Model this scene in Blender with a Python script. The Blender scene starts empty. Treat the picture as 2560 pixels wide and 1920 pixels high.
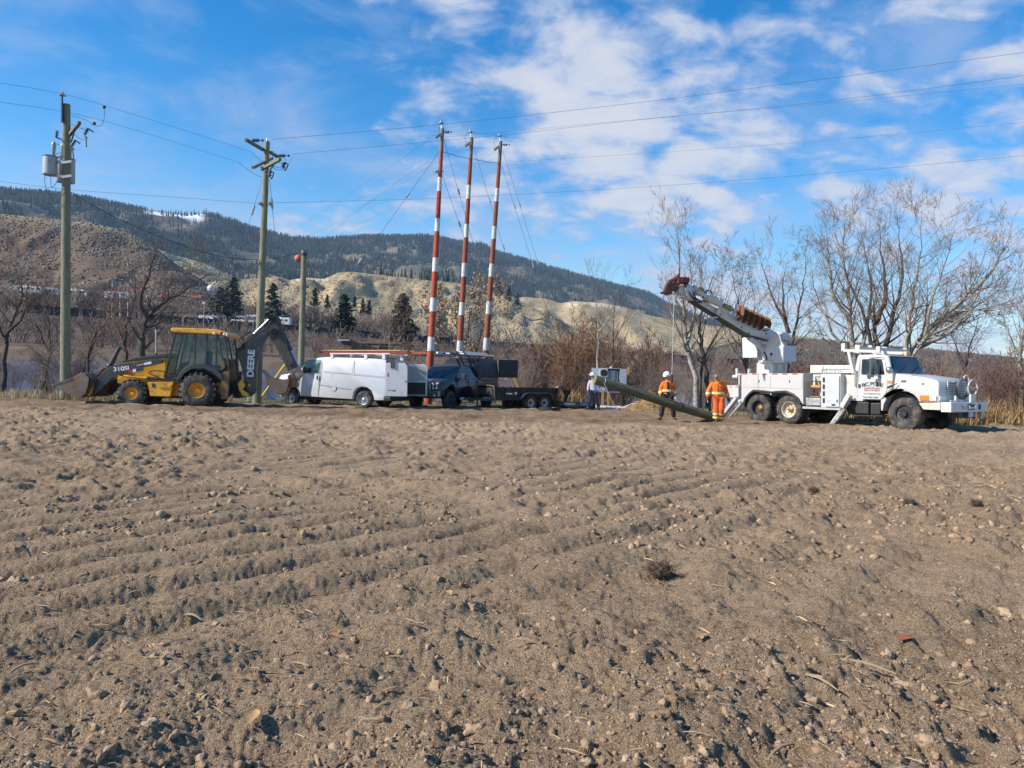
import bpy, bmesh, math, random
import numpy as np
from mathutils import Matrix, Vector
random.seed(7)
rng = np.random.default_rng(11)
R = math.radians
C = bpy.context.scene.collection
sc = bpy.context.scene

# ---------------------------------------------------------------- camera, sky, sun, exposure
FPX = 1850.0                      # focal length in pixels of the 2560 px wide photograph
EYE = 1.4                         # height of the phone above the field
CAM_W = Matrix.Translation((0, 0, EYE)) @ Matrix.Rotation(R(90) - math.atan(80 / FPX), 4, 'X') @ Matrix.Rotation(R(2.7), 4, 'Z')
# the field is a gently sloping plane; in its own frame (u right, v away, w up) the camera stands like this
CAM_P = Matrix.Translation((0, 0, EYE)) @ Matrix.Rotation(R(90) - math.atan(6.5 / FPX), 4, 'X') @ Matrix.Rotation(R(0.9), 4, 'Z')
MP = CAM_W @ CAM_P.inverted()     # field frame -> world
MPn = np.array(MP)
cam = bpy.data.cameras.new('camera')
cam.sensor_fit = 'HORIZONTAL'; cam.sensor_width = 36.0; cam.lens = 36.0 * FPX / 2560.0
cam.clip_start = 0.05; cam.clip_end = 20000
camo = bpy.data.objects.new('camera', cam); C.objects.link(camo); camo.matrix_world = CAM_W
sc.camera = camo

SUN_DIR = Vector((-0.88, -0.26, 0.60)).normalized()      # towards the sun: from the left, slightly behind the camera
sun = bpy.data.lights.new('sun', 'SUN'); sun.energy = 4.9; sun.angle = R(0.7); sun.color = (1.0, 0.945, 0.87)
suno = bpy.data.objects.new('sun', sun); C.objects.link(suno)
suno.rotation_euler = SUN_DIR.to_track_quat('Z', 'Y').to_euler()

world = bpy.data.worlds.new('World'); sc.world = world; world.use_nodes = True
def build_sky():
    nt = world.node_tree; nt.nodes.clear(); N = nt.nodes.new; L = nt.links.new
    out = N('ShaderNodeOutputWorld')
    sky = N('ShaderNodeTexSky'); sky.sky_type = 'NISHITA'; sky.sun_disc = False
    sky.sun_elevation = math.asin(SUN_DIR.z); sky.sun_rotation = math.atan2(SUN_DIR.x, SUN_DIR.y)
    sky.altitude = 400; sky.air_density = 1.0; sky.dust_density = 0.6; sky.ozone_density = 2.6
    hs = N('ShaderNodeHueSaturation'); hs.inputs['Saturation'].default_value = 1.48; hs.inputs['Value'].default_value = 1.22
    L(sky.outputs[0], hs.inputs['Color'])
    bg = N('ShaderNodeBackground'); bg.inputs['Strength'].default_value = 0.125; L(hs.outputs[0], bg.inputs['Color'])
    tc = N('ShaderNodeTexCoord'); sep = N('ShaderNodeSeparateXYZ'); L(tc.outputs['Generated'], sep.inputs[0])
    def m(op, a, b=None, c=None, clamp=False):
        n = N('ShaderNodeMath'); n.operation = op; n.use_clamp = clamp
        for i, q in enumerate((a, b, c)):
            if q is None: continue
            if isinstance(q, (int, float)): n.inputs[i].default_value = q
            else: L(q, n.inputs[i])
        return n.outputs[0]
    zc = m('ADD', m('MAXIMUM', sep.outputs[2], 0.0), 0.34)
    px = m('DIVIDE', sep.outputs[0], zc); py = m('DIVIDE', sep.outputs[1], zc)
    com = N('ShaderNodeCombineXYZ'); L(px, com.inputs[0]); L(m('MULTIPLY', py, 1.25), com.inputs[1])
    def noise(scale, det, rough, dist, off):
        mp = N('ShaderNodeMapping'); mp.inputs['Location'].default_value = off; L(com.outputs[0], mp.inputs[0])
        n = N('ShaderNodeTexNoise'); n.inputs['Scale'].default_value = scale; n.inputs['Detail'].default_value = det
        n.inputs['Roughness'].default_value = rough; n.inputs['Distortion'].default_value = dist
        L(mp.outputs[0], n.inputs['Vector']); return n.outputs['Fac']
    n1 = noise(8.5, 10, 0.55, 0.25, CLOUD_A); n2 = noise(2.1, 3, 0.5, 0.2, CLOUD_B); n3 = noise(3.0, 8, 0.62, 0.4, CLOUD_C)
    # broken fair-weather cloud in patches, thicker towards the horizon where one looks through more of the deck
    cov = m('ADD', m('MULTIPLY', n2, 0.85), m('MULTIPLY', sep.outputs[0], 0.10))
    cov = m('ADD', cov, m('MULTIPLY', m('SUBTRACT', 0.45, sep.outputs[2]), 0.20))
    def bank(px_, py_, r0, gain):          # a bank of cloud around one direction of the sky
        nonlocal cov
        c = (CAM_W.to_3x3() @ Vector(((px_ - 1280) / FPX, -(py_ - 960) / FPX, -1.0))).normalized()
        dp = N('ShaderNodeVectorMath'); dp.operation = 'DOT_PRODUCT'; L(tc.outputs['Generated'], dp.inputs[0]); dp.inputs[1].default_value = c
        q = N('ShaderNodeMapRange'); q.interpolation_type = 'SMOOTHSTEP'; q.inputs['From Min'].default_value = math.cos(R(r0)); q.inputs['From Max'].default_value = 1.0; q.inputs['To Max'].default_value = gain; L(dp.outputs['Value'], q.inputs['Value'])
        cov = m('ADD', cov, q.outputs[0])
    bank(1150, 120, 14, .12); bank(1600, 150, 10, .05); bank(2200, 400, 20, .12); bank(1500, 520, 16, .13); bank(200, 480, 11, .20); bank(900, 560, 12, .16); bank(350, 150, 18, -.22)
    d = m('ADD', m('MULTIPLY', n1, 0.85), cov)
    mr = N('ShaderNodeMapRange'); mr.interpolation_type = 'SMOOTHSTEP'
    mr.inputs['From Min'].default_value = 0.915; mr.inputs['From Max'].default_value = 1.20; L(d, mr.inputs['Value'])
    mv = N('ShaderNodeMapRange'); mv.interpolation_type = 'SMOOTHSTEP'
    mv.inputs['From Min'].default_value = 0.42; mv.inputs['From Max'].default_value = 0.80; mv.inputs['To Max'].default_value = 0.62
    L(m('ADD', n3, m('MULTIPLY', m('SUBTRACT', 0.34, sep.outputs[2]), 0.42)), mv.inputs['Value'])
    fac = m('MAXIMUM', m('MULTIPLY', mr.outputs[0], 0.90), mv.outputs[0])
    fac = m('MULTIPLY', fac, m('GREATER_THAN', sep.outputs[2], -0.05))
    cr = N('ShaderNodeMix'); cr.data_type = 'RGBA'; cr.inputs['A'].default_value = (0.55, 0.67, 0.93, 1); cr.inputs['B'].default_value = (0.90, 0.91, 0.96, 1)
    mc = N('ShaderNodeMapRange'); mc.interpolation_type = 'SMOOTHSTEP'; mc.inputs['From Min'].default_value = .97; mc.inputs['From Max'].default_value = 1.34; L(d, mc.inputs['Value']); L(mc.outputs[0], cr.inputs['Factor'])
    bc = N('ShaderNodeBackground'); bc.inputs['Strength'].default_value = 0.70; L(cr.outputs['Result'], bc.inputs['Color'])
    mx = N('ShaderNodeMixShader'); L(fac, mx.inputs[0]); L(bg.outputs[0], mx.inputs[1]); L(bc.outputs[0], mx.inputs[2])
    L(mx.outputs[0], out.inputs['Surface'])
CLOUD_A = (11.4, .9, 0); CLOUD_B = (6.7, 4.4, 0); CLOUD_C = (5.3, 1.1, 0)
build_sky()
vs = sc.view_settings; vs.view_transform = 'Standard'; vs.look = 'None'; vs.exposure = 0.32; vs.gamma = 1.0; vs.use_curve_mapping = False

# ---------------------------------------------------------------- helpers
def cam_ray(M, px, py):
    d = Vector(((px - 1280) / FPX, -(py - 960) / FPX, -1.0))
    return M.translation.copy(), (M.to_3x3() @ d)
def at(px, py, Y):                       # world point at world depth Y seen at a photo pixel
    o, d = cam_ray(CAM_W, px, py); return o + d * ((Y - o.y) / d.y)
def atp(px, py, V):                      # the same in the field frame
    o, d = cam_ray(CAM_P, px, py); return o + d * ((V - o.y) / d.y)
def at2(x, y, Y): return at(x * 1.1573, y * 1.1573, Y)
def rise(u): return 0.016 * (np.logaddexp(0, -np.asarray(u) / 1.5) * 1.5)
def fw(u, v, w=0.0):                     # field frame -> world
    return MP @ Vector((u, v, w + float(rise(u))))
def field_M(u, v, yaw=0.0, w=0.0):
    return MP @ Matrix.Translation((u, v, w + float(rise(u)))) @ Matrix.Rotation(R(yaw), 4, 'Z')
class Frame:                             # upright frame on the field: x along the vehicle (to the right), y away, z up
    def __init__(s, u, v, yaw, zoom=None, w=0.0):
        s.L = Matrix.Translation((u, v, w + float(rise(u)))) @ Matrix.Rotation(R(yaw), 4, 'Z')
        s.M = MP @ s.L; s.I = s.L.inverted(); s.zoom = zoom
    def pt(s, zx, zy, y=0.0, zoom=None):
        ox, oy, k = zoom or s.zoom
        o, d = cam_ray(CAM_P, ox + zx / k, oy + zy / k)
        o = s.I @ o; d = s.I.to_3x3() @ d
        p = o + d * ((y - o.y) / d.y); return (p.x, p.z)
    def pts(s, l, y=0.0, zoom=None): return [s.pt(a, b, y, zoom) for a, b in l]
    def p3(s, zx, zy, y=0.0, zoom=None):
        a = s.pt(zx, zy, y, zoom); return Vector((a[0], y, a[1]))

MATS = {}
def mat(name, col, rough=0.6, metal=0.0, var=0.12, vs=3.0, bump=0.0, bs=60.0, dirt=None, spec=0.5, coat=0.0, col2=None, stretch=None):
    if name in MATS: return MATS[name]
    m = bpy.data.materials.new(name); m.use_nodes = True; nt = m.node_tree; N = nt.nodes.new; L = nt.links.new
    b = nt.nodes['Principled BSDF']; b.inputs['Roughness'].default_value = rough; b.inputs['Metallic'].default_value = metal
    b.inputs['Specular IOR Level'].default_value = spec; b.inputs['Coat Weight'].default_value = coat; b.inputs['Coat Roughness'].default_value = 0.08
    tc = N('ShaderNodeTexCoord'); vec = tc.outputs['Object']
    if stretch:
        mp = N('ShaderNodeMapping'); mp.inputs['Scale'].default_value = stretch; L(vec, mp.inputs[0]); vec = mp.outputs[0]
    def noise(s, d=5, r=0.6):
        n = N('ShaderNodeTexNoise'); n.inputs['Scale'].default_value = s; n.inputs['Detail'].default_value = d; n.inputs['Roughness'].default_value = r
        L(vec, n.inputs['Vector']); return n.outputs['Fac']
    def ramp(f, a, c):
        n = N('ShaderNodeMapRange'); n.inputs['From Min'].default_value = a; n.inputs['From Max'].default_value = c; L(f, n.inputs['Value']); return n.outputs[0]
    def mix(f, a, c):
        n = N('ShaderNodeMix'); n.data_type = 'RGBA'; L(f, n.inputs['Factor'])
        for k, q in (('A', a), ('B', c)):
            if isinstance(q, tuple): n.inputs[k].default_value = (*q[:3], 1)
            else: L(q, n.inputs[k])
        return n.outputs['Result']
    c1 = tuple(x * (1 - var) for x in col); c2 = col2 or tuple(min(1, x * (1 + var)) for x in col)
    c = mix(ramp(noise(vs), 0.3, 0.7), c1, c2)
    if dirt:
        c = mix(ramp(noise(dirt[2], 8, 0.7), 0.62 - dirt[1] * 0.5, 0.86 - dirt[1] * 0.5), c, dirt[0])
    L(c, b.inputs['Base Color'])
    if bump:
        bn = N('ShaderNodeBump'); bn.inputs['Strength'].default_value = bump; bn.inputs['Distance'].default_value = 0.02
        L(noise(bs, 6), bn.inputs['Height']); L(bn.outputs[0], b.inputs['Normal'])
    MATS[name] = m; return m
def glass(name, tint=(0.10, 0.13, 0.14), mixf=0.45, rough=0.03):
    if name in MATS: return MATS[name]
    m = bpy.data.materials.new(name); m.use_nodes = True; nt = m.node_tree; N = nt.nodes.new; L = nt.links.new
    nt.nodes.remove(nt.nodes['Principled BSDF']); o = nt.nodes['Material Output']
    t = N('ShaderNodeBsdfTransparent'); t.inputs[0].default_value = (*[min(1, x * 5.2) for x in tint], 1)
    g = N('ShaderNodeBsdfPrincipled'); g.inputs['Base Color'].default_value = (*[x * .25 for x in tint], 1); g.inputs['Roughness'].default_value = rough
    g.inputs['Specular IOR Level'].default_value = 0.9; g.inputs['Coat Weight'].default_value = 0.6
    tc = N('ShaderNodeTexCoord'); n = N('ShaderNodeTexNoise'); n.inputs['Scale'].default_value = 4
    L(tc.outputs['Object'], n.inputs['Vector']); r = N('ShaderNodeMapRange'); r.inputs['To Min'].default_value = mixf - .06; r.inputs['To Max'].default_value = mixf + .06
    L(n.outputs['Fac'], r.inputs['Value']); x = N('ShaderNodeMixShader'); L(r.outputs[0], x.inputs[0]); L(t.outputs[0], x.inputs[1]); L(g.outputs[0], x.inputs[2])
    L(x.outputs[0], o.inputs['Surface']); MATS[name] = m; return m

def tag(o, label=None, cat=None, group=None, kind=None):
    for k, q in (('label', label), ('category', cat), ('group', group), ('kind', kind)):
        if q: o[k] = q
    return o
def thing(name, label, cat, M=None, group=None):
    o = bpy.data.objects.new(name, None); C.objects.link(o); o.empty_display_size = 0.2
    if M is not None: o.matrix_world = M
    return tag(o, label, cat, group)
def link(name, me, mats, parent=None, M=None):
    for q in (mats if isinstance(mats, (list, tuple)) else [mats]):
        if len(me.materials) < 8 and q is not None: me.materials.append(q)
    o = bpy.data.objects.new(name, me); C.objects.link(o)
    if parent is not None: o.parent = parent
    if M is not None: o.matrix_world = M if parent is None else M
    return o
def np_mesh(name, V, F, smooth=False, attr=None):
    V = np.asarray(V, dtype=np.float32); F = np.asarray(F, dtype=np.int32); k = F.shape[1]
    me = bpy.data.meshes.new(name); me.vertices.add(len(V)); me.vertices.foreach_set('co', V.ravel())
    me.loops.add(F.size); me.loops.foreach_set('vertex_index', F.ravel())
    me.polygons.add(len(F)); me.polygons.foreach_set('loop_start', np.arange(0, F.size, k, dtype=np.int32))
    if smooth: me.polygons.foreach_set('use_smooth', np.ones(len(F), dtype=bool))
    me.update(calc_edges=True)
    if attr:
        for an, av in attr.items():
            av = np.asarray(av, dtype=np.float32)
            if av.ndim == 1:
                a = me.attributes.new(an, 'FLOAT', 'POINT'); a.data.foreach_set('value', av)
            else:
                a = me.attributes.new(an, 'FLOAT_COLOR', 'POINT'); a.data.foreach_set('color', np.c_[av, np.ones(len(av))].astype(np.float32).ravel())
    return me

class MB:
    def __init__(s): s.v = []; s.f = []; s.m = []; s.mi = 0
    def add(s, vs_, fs):
        o = len(s.v); s.v += [tuple(p) for p in vs_]; s.f += [tuple(i + o for i in f) for f in fs]; s.m += [s.mi] * len(fs); return s
    def box(s, c, d, rot=None):
        x, y, z = d[0] / 2, d[1] / 2, d[2] / 2; P = [Vector((a * x, b * y, e * z)) for a in (-1, 1) for b in (-1, 1) for e in (-1, 1)]
        if rot is not None: P = [rot @ p for p in P]
        return s.add([p + Vector(c) for p in P], [(0, 1, 3, 2), (4, 6, 7, 5), (0, 4, 5, 1), (2, 3, 7, 6), (0, 2, 6, 4), (1, 5, 7, 3)])
    def bx(s, x0, x1, y0, y1, z0, z1): return s.box(((x0 + x1) / 2, (y0 + y1) / 2, (z0 + z1) / 2), (x1 - x0, y1 - y0, z1 - z0))
    def prism(s, pts, y0, y1):           # (x, z) outline extruded along y
        n = len(pts)
        a = sum(pts[i][0] * pts[(i + 1) % n][1] - pts[(i + 1) % n][0] * pts[i][1] for i in range(n))
        if a < 0: pts = pts[::-1]
        return s.add([(p[0], y0, p[1]) for p in pts] + [(p[0], y1, p[1]) for p in pts],
                     [tuple(range(n)), tuple(range(2 * n - 1, n - 1, -1))] + [((i + 1) % n, i, n + i, n + (i + 1) % n) for i in range(n)])
    def bar(s, p0, p1, w, h=None):
        p0, p1 = Vector(p0), Vector(p1); h = h or w; d = (p1 - p0); q = d.to_track_quat('X', 'Z').to_matrix()
        return s.box((p0 + p1) / 2, (d.length, w, h), q)
    def rings(s, rs, closed=True, cap=True):
        n = len(rs[0]); o = []; f = []
        for r in rs: o += list(r)
        for j in range(len(rs) - 1):
            for i in range(n if closed else n - 1):
                a, b = j * n + i, j * n + (i + 1) % n; f.append((a, b, b + n, a + n))
        if cap and closed: f += [tuple(range(n - 1, -1, -1)), tuple(range((len(rs) - 1) * n, len(rs) * n))]
        return s.add(o, f)
    def cyl(s, p0, p1, r0, r1=None, n=12, cap=True):
        p0, p1 = Vector(p0), Vector(p1); r1 = r0 if r1 is None else r1; q = (p1 - p0).to_track_quat('Z', 'Y').to_matrix()
        ring = lambda p, r: [p + q @ Vector((r * math.cos(t * 2 * math.pi / n), r * math.sin(t * 2 * math.pi / n), 0)) for t in range(n)]
        return s.rings([ring(p0, r0), ring(p1, r1)], cap=cap)
    def tube(s, path, r, n=6, taper=None):
        P = [Vector(p) for p in path]; rs = []
        for i, p in enumerate(P):
            d = (P[min(i + 1, len(P) - 1)] - P[max(i - 1, 0)]); q = d.to_track_quat('Z', 'Y').to_matrix()
            rr = r[i] if isinstance(r, (list, tuple)) else r
            rs.append([p + q @ Vector((rr * math.cos(t * 2 * math.pi / n), rr * math.sin(t * 2 * math.pi / n), 0)) for t in range(n)])
        return s.rings(rs)
    def lathe(s, prof, o=(0, 0, 0), ax=(0, 0, 1), n=20, cap=True):   # prof: (radius, along)
        q = Vector(ax).to_track_quat('Z', 'Y').to_matrix(); o = Vector(o)
        return s.rings([[o + q @ Vector((r * math.cos(t * 2 * math.pi / n), r * math.sin(t * 2 * math.pi / n), a)) for t in range(n)] for r, a in prof], cap=cap)
    def ball(s, c, r, n=10, k=7, sq=(1, 1, 1)):
        c = Vector(c); return s.rings([[c + Vector((r * sq[0] * math.sin(a) * math.cos(t), r * sq[1] * math.sin(a) * math.sin(t), -r * sq[2] * math.cos(a)))
                       for t in [2 * math.pi * i / n for i in range(n)]] for a in [0.02 + (math.pi - 0.04) * j / k for j in range(k + 1)]])
    def build(s, name, m, parent=None, smooth=False, bevel=0.0, M=None, seg=2, label=None):
        me = bpy.data.meshes.new(name); me.from_pydata([tuple(p) for p in s.v], [], s.f)
        o = link(name, me, m, parent, M)
        if any(s.m): me.polygons.foreach_set('material_index', s.m)
        if smooth:
            me.shade_smooth(); me.set_sharp_from_angle(angle=R(smooth if smooth is not True else 38))
        if bevel:
            b = o.modifiers.new('bevel', 'BEVEL'); b.width = bevel; b.segments = seg; b.limit_method = 'ANGLE'; b.angle_limit = R(40)
        if label: o['label'] = label
        return o
def text(s, size, m, parent, M, name='lettering', extrude=0.004, align='CENTER', sx=1.0, bold=0.0):
    c = bpy.data.curves.new(name, 'FONT'); c.body = s; c.size = size; c.extrude = extrude; c.align_x = align; c.align_y = 'CENTER'; c.offset = bold
    tmp = bpy.data.objects.new('tmp_text', c); C.objects.link(tmp); dg = bpy.context.evaluated_depsgraph_get(); me = bpy.data.meshes.new_from_object(tmp.evaluated_get(dg)); bpy.data.objects.remove(tmp); bpy.data.curves.remove(c)
    me.materials.clear(); o = link(name, me, m, parent); o.matrix_local = M @ Matrix.Diagonal((sx, 1, 1, 1)); return o
def side_M(x, y, z, rot=0.0):             # lettering that stands on a side facing -y
    return Matrix.Translation((x, y, z)) @ Matrix.Rotation(R(-rot), 4, 'Y') @ Matrix.Rotation(R(90), 4, 'X')
def copy_tree(o, parent=None):
    c = o.copy(); C.objects.link(c); c.parent = parent
    for ch in list(o.children): copy_tree(ch, c)
    return c

# lattice noise in numpy
def _h(ix, iy, s):
    n = (ix.astype(np.int64) * 374761393 + iy.astype(np.int64) * 668265263 + s * 1442695041) & 0xffffffff
    n = ((n ^ (n >> 13)) * 1274126177) & 0xffffffff
    return ((n ^ (n >> 16)) & 0xffff) / 65535.0 * 2 - 1
def vnoise(x, y, s=0):
    ix = np.floor(x); iy = np.floor(y); fx = x - ix; fy = y - iy
    a = fx * fx * fx * (fx * (fx * 6 - 15) + 10); b = fy * fy * fy * (fy * (fy * 6 - 15) + 10)
    return (_h(ix, iy, s) * (1 - a) + _h(ix + 1, iy, s) * a) * (1 - b) + (_h(ix, iy + 1, s) * (1 - a) + _h(ix + 1, iy + 1, s) * a) * b
def fbm(x, y, o=4, s=0, g=0.5):
    t = 0; a = 1; c, sn = math.cos(0.6), math.sin(0.6)
    for i in range(o):
        t = t + a * vnoise(x, y, s + i); x, y = (x * c - y * sn) * 2.03, (x * sn + y * c) * 2.03; a *= g
    return t
def sstep(a, b, x):
    t = np.clip((x - a) / (b - a), 0, 1); return t * t * (3 - 2 * t)
def scatter(name, pv, pf, P, S, yaw, mats, M=None, kind='stuff', tilt=None, smooth=False, tint=None):
    pv = np.asarray(pv, float); pf = np.asarray(pf); n = len(P); S = np.asarray(S, float)
    if S.ndim == 1: S = S[:, None] * np.ones(3)
    c, s = np.cos(yaw)[:, None], np.sin(yaw)[:, None]
    L = pv[None] * S[:, None, :]
    if tilt is not None:
        ct, st = np.cos(tilt)[:, None], np.sin(tilt)[:, None]
        L = np.stack([L[..., 0], L[..., 1] * ct - L[..., 2] * st, L[..., 1] * st + L[..., 2] * ct], -1)
    W = np.stack([L[..., 0] * c - L[..., 1] * s, L[..., 0] * s + L[..., 1] * c, L[..., 2]], -1) + np.asarray(P)[:, None, :]
    F = (pf[None] + (np.arange(n) * len(pv))[:, None, None]).reshape(-1, pf.shape[1])
    at_ = {'tint': np.repeat(tint, len(pv))} if tint is not None else None
    o = link(name, np_mesh(name, W.reshape(-1, 3), F, smooth, at_), mats, None, M)
    if kind: o['kind'] = kind
    return o
# ---------------------------------------------------------------- the field
def v_verge(u): return np.interp(u, [-40, -20, -14, -5, 4, 8, 11, 15, 20, 40], [29.5, 30.3, 31.2, 35.5, 38.5, 34.5, 31.0, 27.0, 25.8, 25])
def v_bank(u): return np.interp(u, [-60, -18, -10, 0, 10, 20, 60], [36, 36.5, 42, 49, 48, 44, 42])
def zones(u, v):
    w = fbm(u * 0.5, v * 0.5, 3, 91) * 0.9
    track = sstep(23.3, 25.2, v + w * 0.9) * (1 - sstep(14, 18, u))
    verge = sstep(-0.5, 1.3, v - v_verge(u) + w * 1.2)
    return track, verge
def hfield(u, v):
    u = np.asarray(u, float); v = np.asarray(v, float)
    track, verge = zones(u, v)
    soil = (1 - 0.72 * track)
    near = sstep(20, 6, v)
    q = u * 0.75 - v * 0.66; a = u * 0.66 + v * 0.75
    wob = 0.13 * fbm(a * 0.30, q * 0.15, 3, 5) + 0.025 * vnoise(a * 2.0, q * 2, 6)
    ph = (q + wob) / 0.56
    saw = 0.5 + 0.5 * np.sin(2 * math.pi * ph + 0.55 * np.cos(2 * math.pi * ph))
    fm = np.clip(sstep(-15.5, -11.5, q) * sstep(-2.3, -4.0, q) * sstep(20, 13, v) * sstep(16.5, 9.5, a + 1.5 * fbm(q * .5, a * .1, 2, 9)) * (0.70 + 0.75 * fbm(a * 0.32, q * 0.6, 3, 8)), 0, 1.1)
    h = 0.092 * (saw ** 0.9 - 0.5) * fm
    q2 = u * 0.80 - v * 0.60
    h = h + 0.020 * np.sin(2 * math.pi * (q2 + 0.2 * fbm(a * .3, q * .3, 2, 15)) / 0.75) * (1 - fm) * soil * sstep(24, 14, v)
    h = h + soil * (0.050 * fbm(u * 0.45, v * 0.45, 2, 20) + (1 - .72 * np.clip(fm, 0, 1)) * 0.048 * fbm(u * 2.0, v * 2.0, 3, 23))
    bil = np.abs(fbm(u * 4.2, v * 4.2, 2, 30)); bil2 = np.abs(vnoise(u * 11.0, v * 11.0, 33)); bil3 = np.abs(vnoise(u * 27.0, v * 27.0, 35))
    rough = 0.55 + 0.75 * sstep(-0.3, 0.6, fbm(u * 0.6, v * 0.6, 2, 38)) + 0.5 * sstep(-3.0, 0.5, q)
    calm = 1 - 0.66 * np.clip(fm, 0, 1) * sstep(-.7, .1, fbm(u * 0.7 + 7, v * 0.7, 2, 39) + .25)
    h = h + soil * calm * rough * (1 + .75 * sstep(6, 13, v)) * (0.040 * bil + 0.022 * bil2 + 0.013 * bil3)
    h = h + (0.0095 * vnoise(u * 55, v * 55, 41) + .006 * np.abs(vnoise(u * 95, v * 95, 43))) * near * soil
    # wheel ruts and graded clumps along the track
    vt = v + 0.05 * u + 0.35 * fbm(u * 0.12, v * 0.12, 2, 50)
    ruts = sum(np.exp(-((vt - c) / 0.22) ** 2) for c in (25.4, 26.9, 27.5, 28.9))
    h = h + track * (1 - verge) * (-0.085 * ruts + 0.085 * np.abs(fbm(u * 1.1, v * 2.3, 3, 54)))
    h = h + track * 0.16 * sstep(0.2, 0.75, fbm(u * 0.55, v * 1.0, 3, 58)) * np.exp(-((v - 25.6 - 0.17 * np.clip(u + 9, 0, 12)) / 1.1) ** 2) * sstep(3.5, 0, u) * sstep(-18, -12, u)
    h = h + verge * 0.05 * fbm(u * 1.2, v * 1.2, 3, 61)
    bank = np.clip(v - v_bank(u), 0, 40)
    h = h - 4.6 * sstep(0, 13, bank) - 0.02 * bank
    return h
def on_field(u, v):
    return hfield(u, v) + rise(u)
def build_field():
    nr, nc = 820, 780
    v = 1.3 * (64 / 1.3) ** (np.arange(nr) / (nr - 1)); s = np.linspace(-1, 1, nc)
    vv, ss = np.meshgrid(v, s, indexing='ij'); uu = ss * (0.80 * vv + 1.2) + 0.0 * vv
    hh = on_field(uu, vv); tr, ve = zones(uu, vv)
    P = np.c_[uu.ravel(), vv.ravel(), hh.ravel()]; W = P @ MPn[:3, :3].T + MPn[:3, 3]
    i = np.arange(nr * nc).reshape(nr, nc); F = np.c_[i[:-1, :-1].ravel(), i[:-1, 1:].ravel(), i[1:, 1:].ravel(), i[1:, :-1].ravel()]
    me = np_mesh('field', W, F, True, {'track': tr.ravel(), 'verge': ve.ravel()})
    m = bpy.data.materials.new('tilled_soil'); m.use_nodes = True; nt = m.node_tree; N = nt.nodes.new; L = nt.links.new
    b = nt.nodes['Principled BSDF']; b.inputs['Roughness'].default_value = 0.95; b.inputs['Specular IOR Level'].default_value = 0.12
    tc = N('ShaderNodeTexCoord')
    def noise(sc_, d=6, r=0.62):
        n = N('ShaderNodeTexNoise'); n.inputs['Scale'].default_value = sc_; n.inputs['Detail'].default_value = d; n.inputs['Roughness'].default_value = r
        L(tc.outputs['Object'], n.inputs['Vector']); return n.outputs['Fac']
    def mr(f, a, c, t0=0., t1=1.):
        n = N('ShaderNodeMapRange'); n.inputs[1].default_value = a; n.inputs[2].default_value = c; n.inputs[3].default_value = t0; n.inputs[4].default_value = t1; L(f, n.inputs[0]); return n.outputs[0]
    def mix(f, a, c, bt='MIX'):
        n = N('ShaderNodeMix'); n.data_type = 'RGBA'; n.blend_type = bt
        if isinstance(f, float): n.inputs['Factor'].default_value = f
        else: L(f, n.inputs['Factor'])
        for k, q in (('A', a), ('B', c)):
            if isinstance(q, tuple): n.inputs[k].default_value = (*q, 1)
            else: L(q, n.inputs[k])
        return n.outputs['Result']
    def at_(n_): n = N('ShaderNodeAttribute'); n.attribute_name = n_; return n.outputs['Fac']
    soil = mix(mr(noise(0.9), .35, .68), (0.35, 0.224, 0.126), (0.495, 0.334, 0.197))
    soil = mix(mr(noise(0.28, 5), .47, .62, 0, .75), soil, (0.27, 0.168, 0.09))
    soil = mix(mr(noise(14, 5), .42, .72), soil, (0.535, 0.372, 0.228))
    soil = mix(mr(noise(3.1, 6), .60, .74, 0, .55), soil, (0.32, 0.195, 0.105))
    soil = mix(mr(noise(120, 3), .50, .64, 0, .8), soil, (0.74, 0.59, 0.41))
    soil = mix(mr(noise(85, 3), .54, .64, 0, .8), soil, (0.15, 0.102, 0.064))
    trk = mix(mr(noise(1.1), .35, .65), (0.215, 0.135, 0.078), (0.39, 0.27, 0.165))
    trk = mix(mr(noise(9, 6), .5, .72, 0, .65), trk, (0.105, 0.068, 0.042))
    vg = mix(mr(noise(1.6), .4, .62), (0.16, 0.125, 0.075), (0.10, 0.115, 0.045))
    vg = mix(mr(noise(22, 5), .5, .68), vg, (0.30, 0.24, 0.14))
    c = mix(at_('track'), soil, trk); c = mix(at_('verge'), c, vg); L(c, b.inputs['Base Color'])
    bn = N('ShaderNodeBump'); bn.inputs['Strength'].default_value = 1.0; bn.inputs['Distance'].default_value = 0.03
    ad = N('ShaderNodeMath'); ad.operation = 'ADD'; L(noise(48, 7, .72), ad.inputs[0]); L(noise(130, 4, .7), ad.inputs[1]); L(ad.outputs[0], bn.inputs['Height']); L(bn.outputs[0], b.inputs['Normal'])
    o = link('field', me, m); o['kind'] = 'structure'; o['label'] = 'bare tilled field of dry grey brown soil with furrows'
    return o
build_field()

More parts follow.
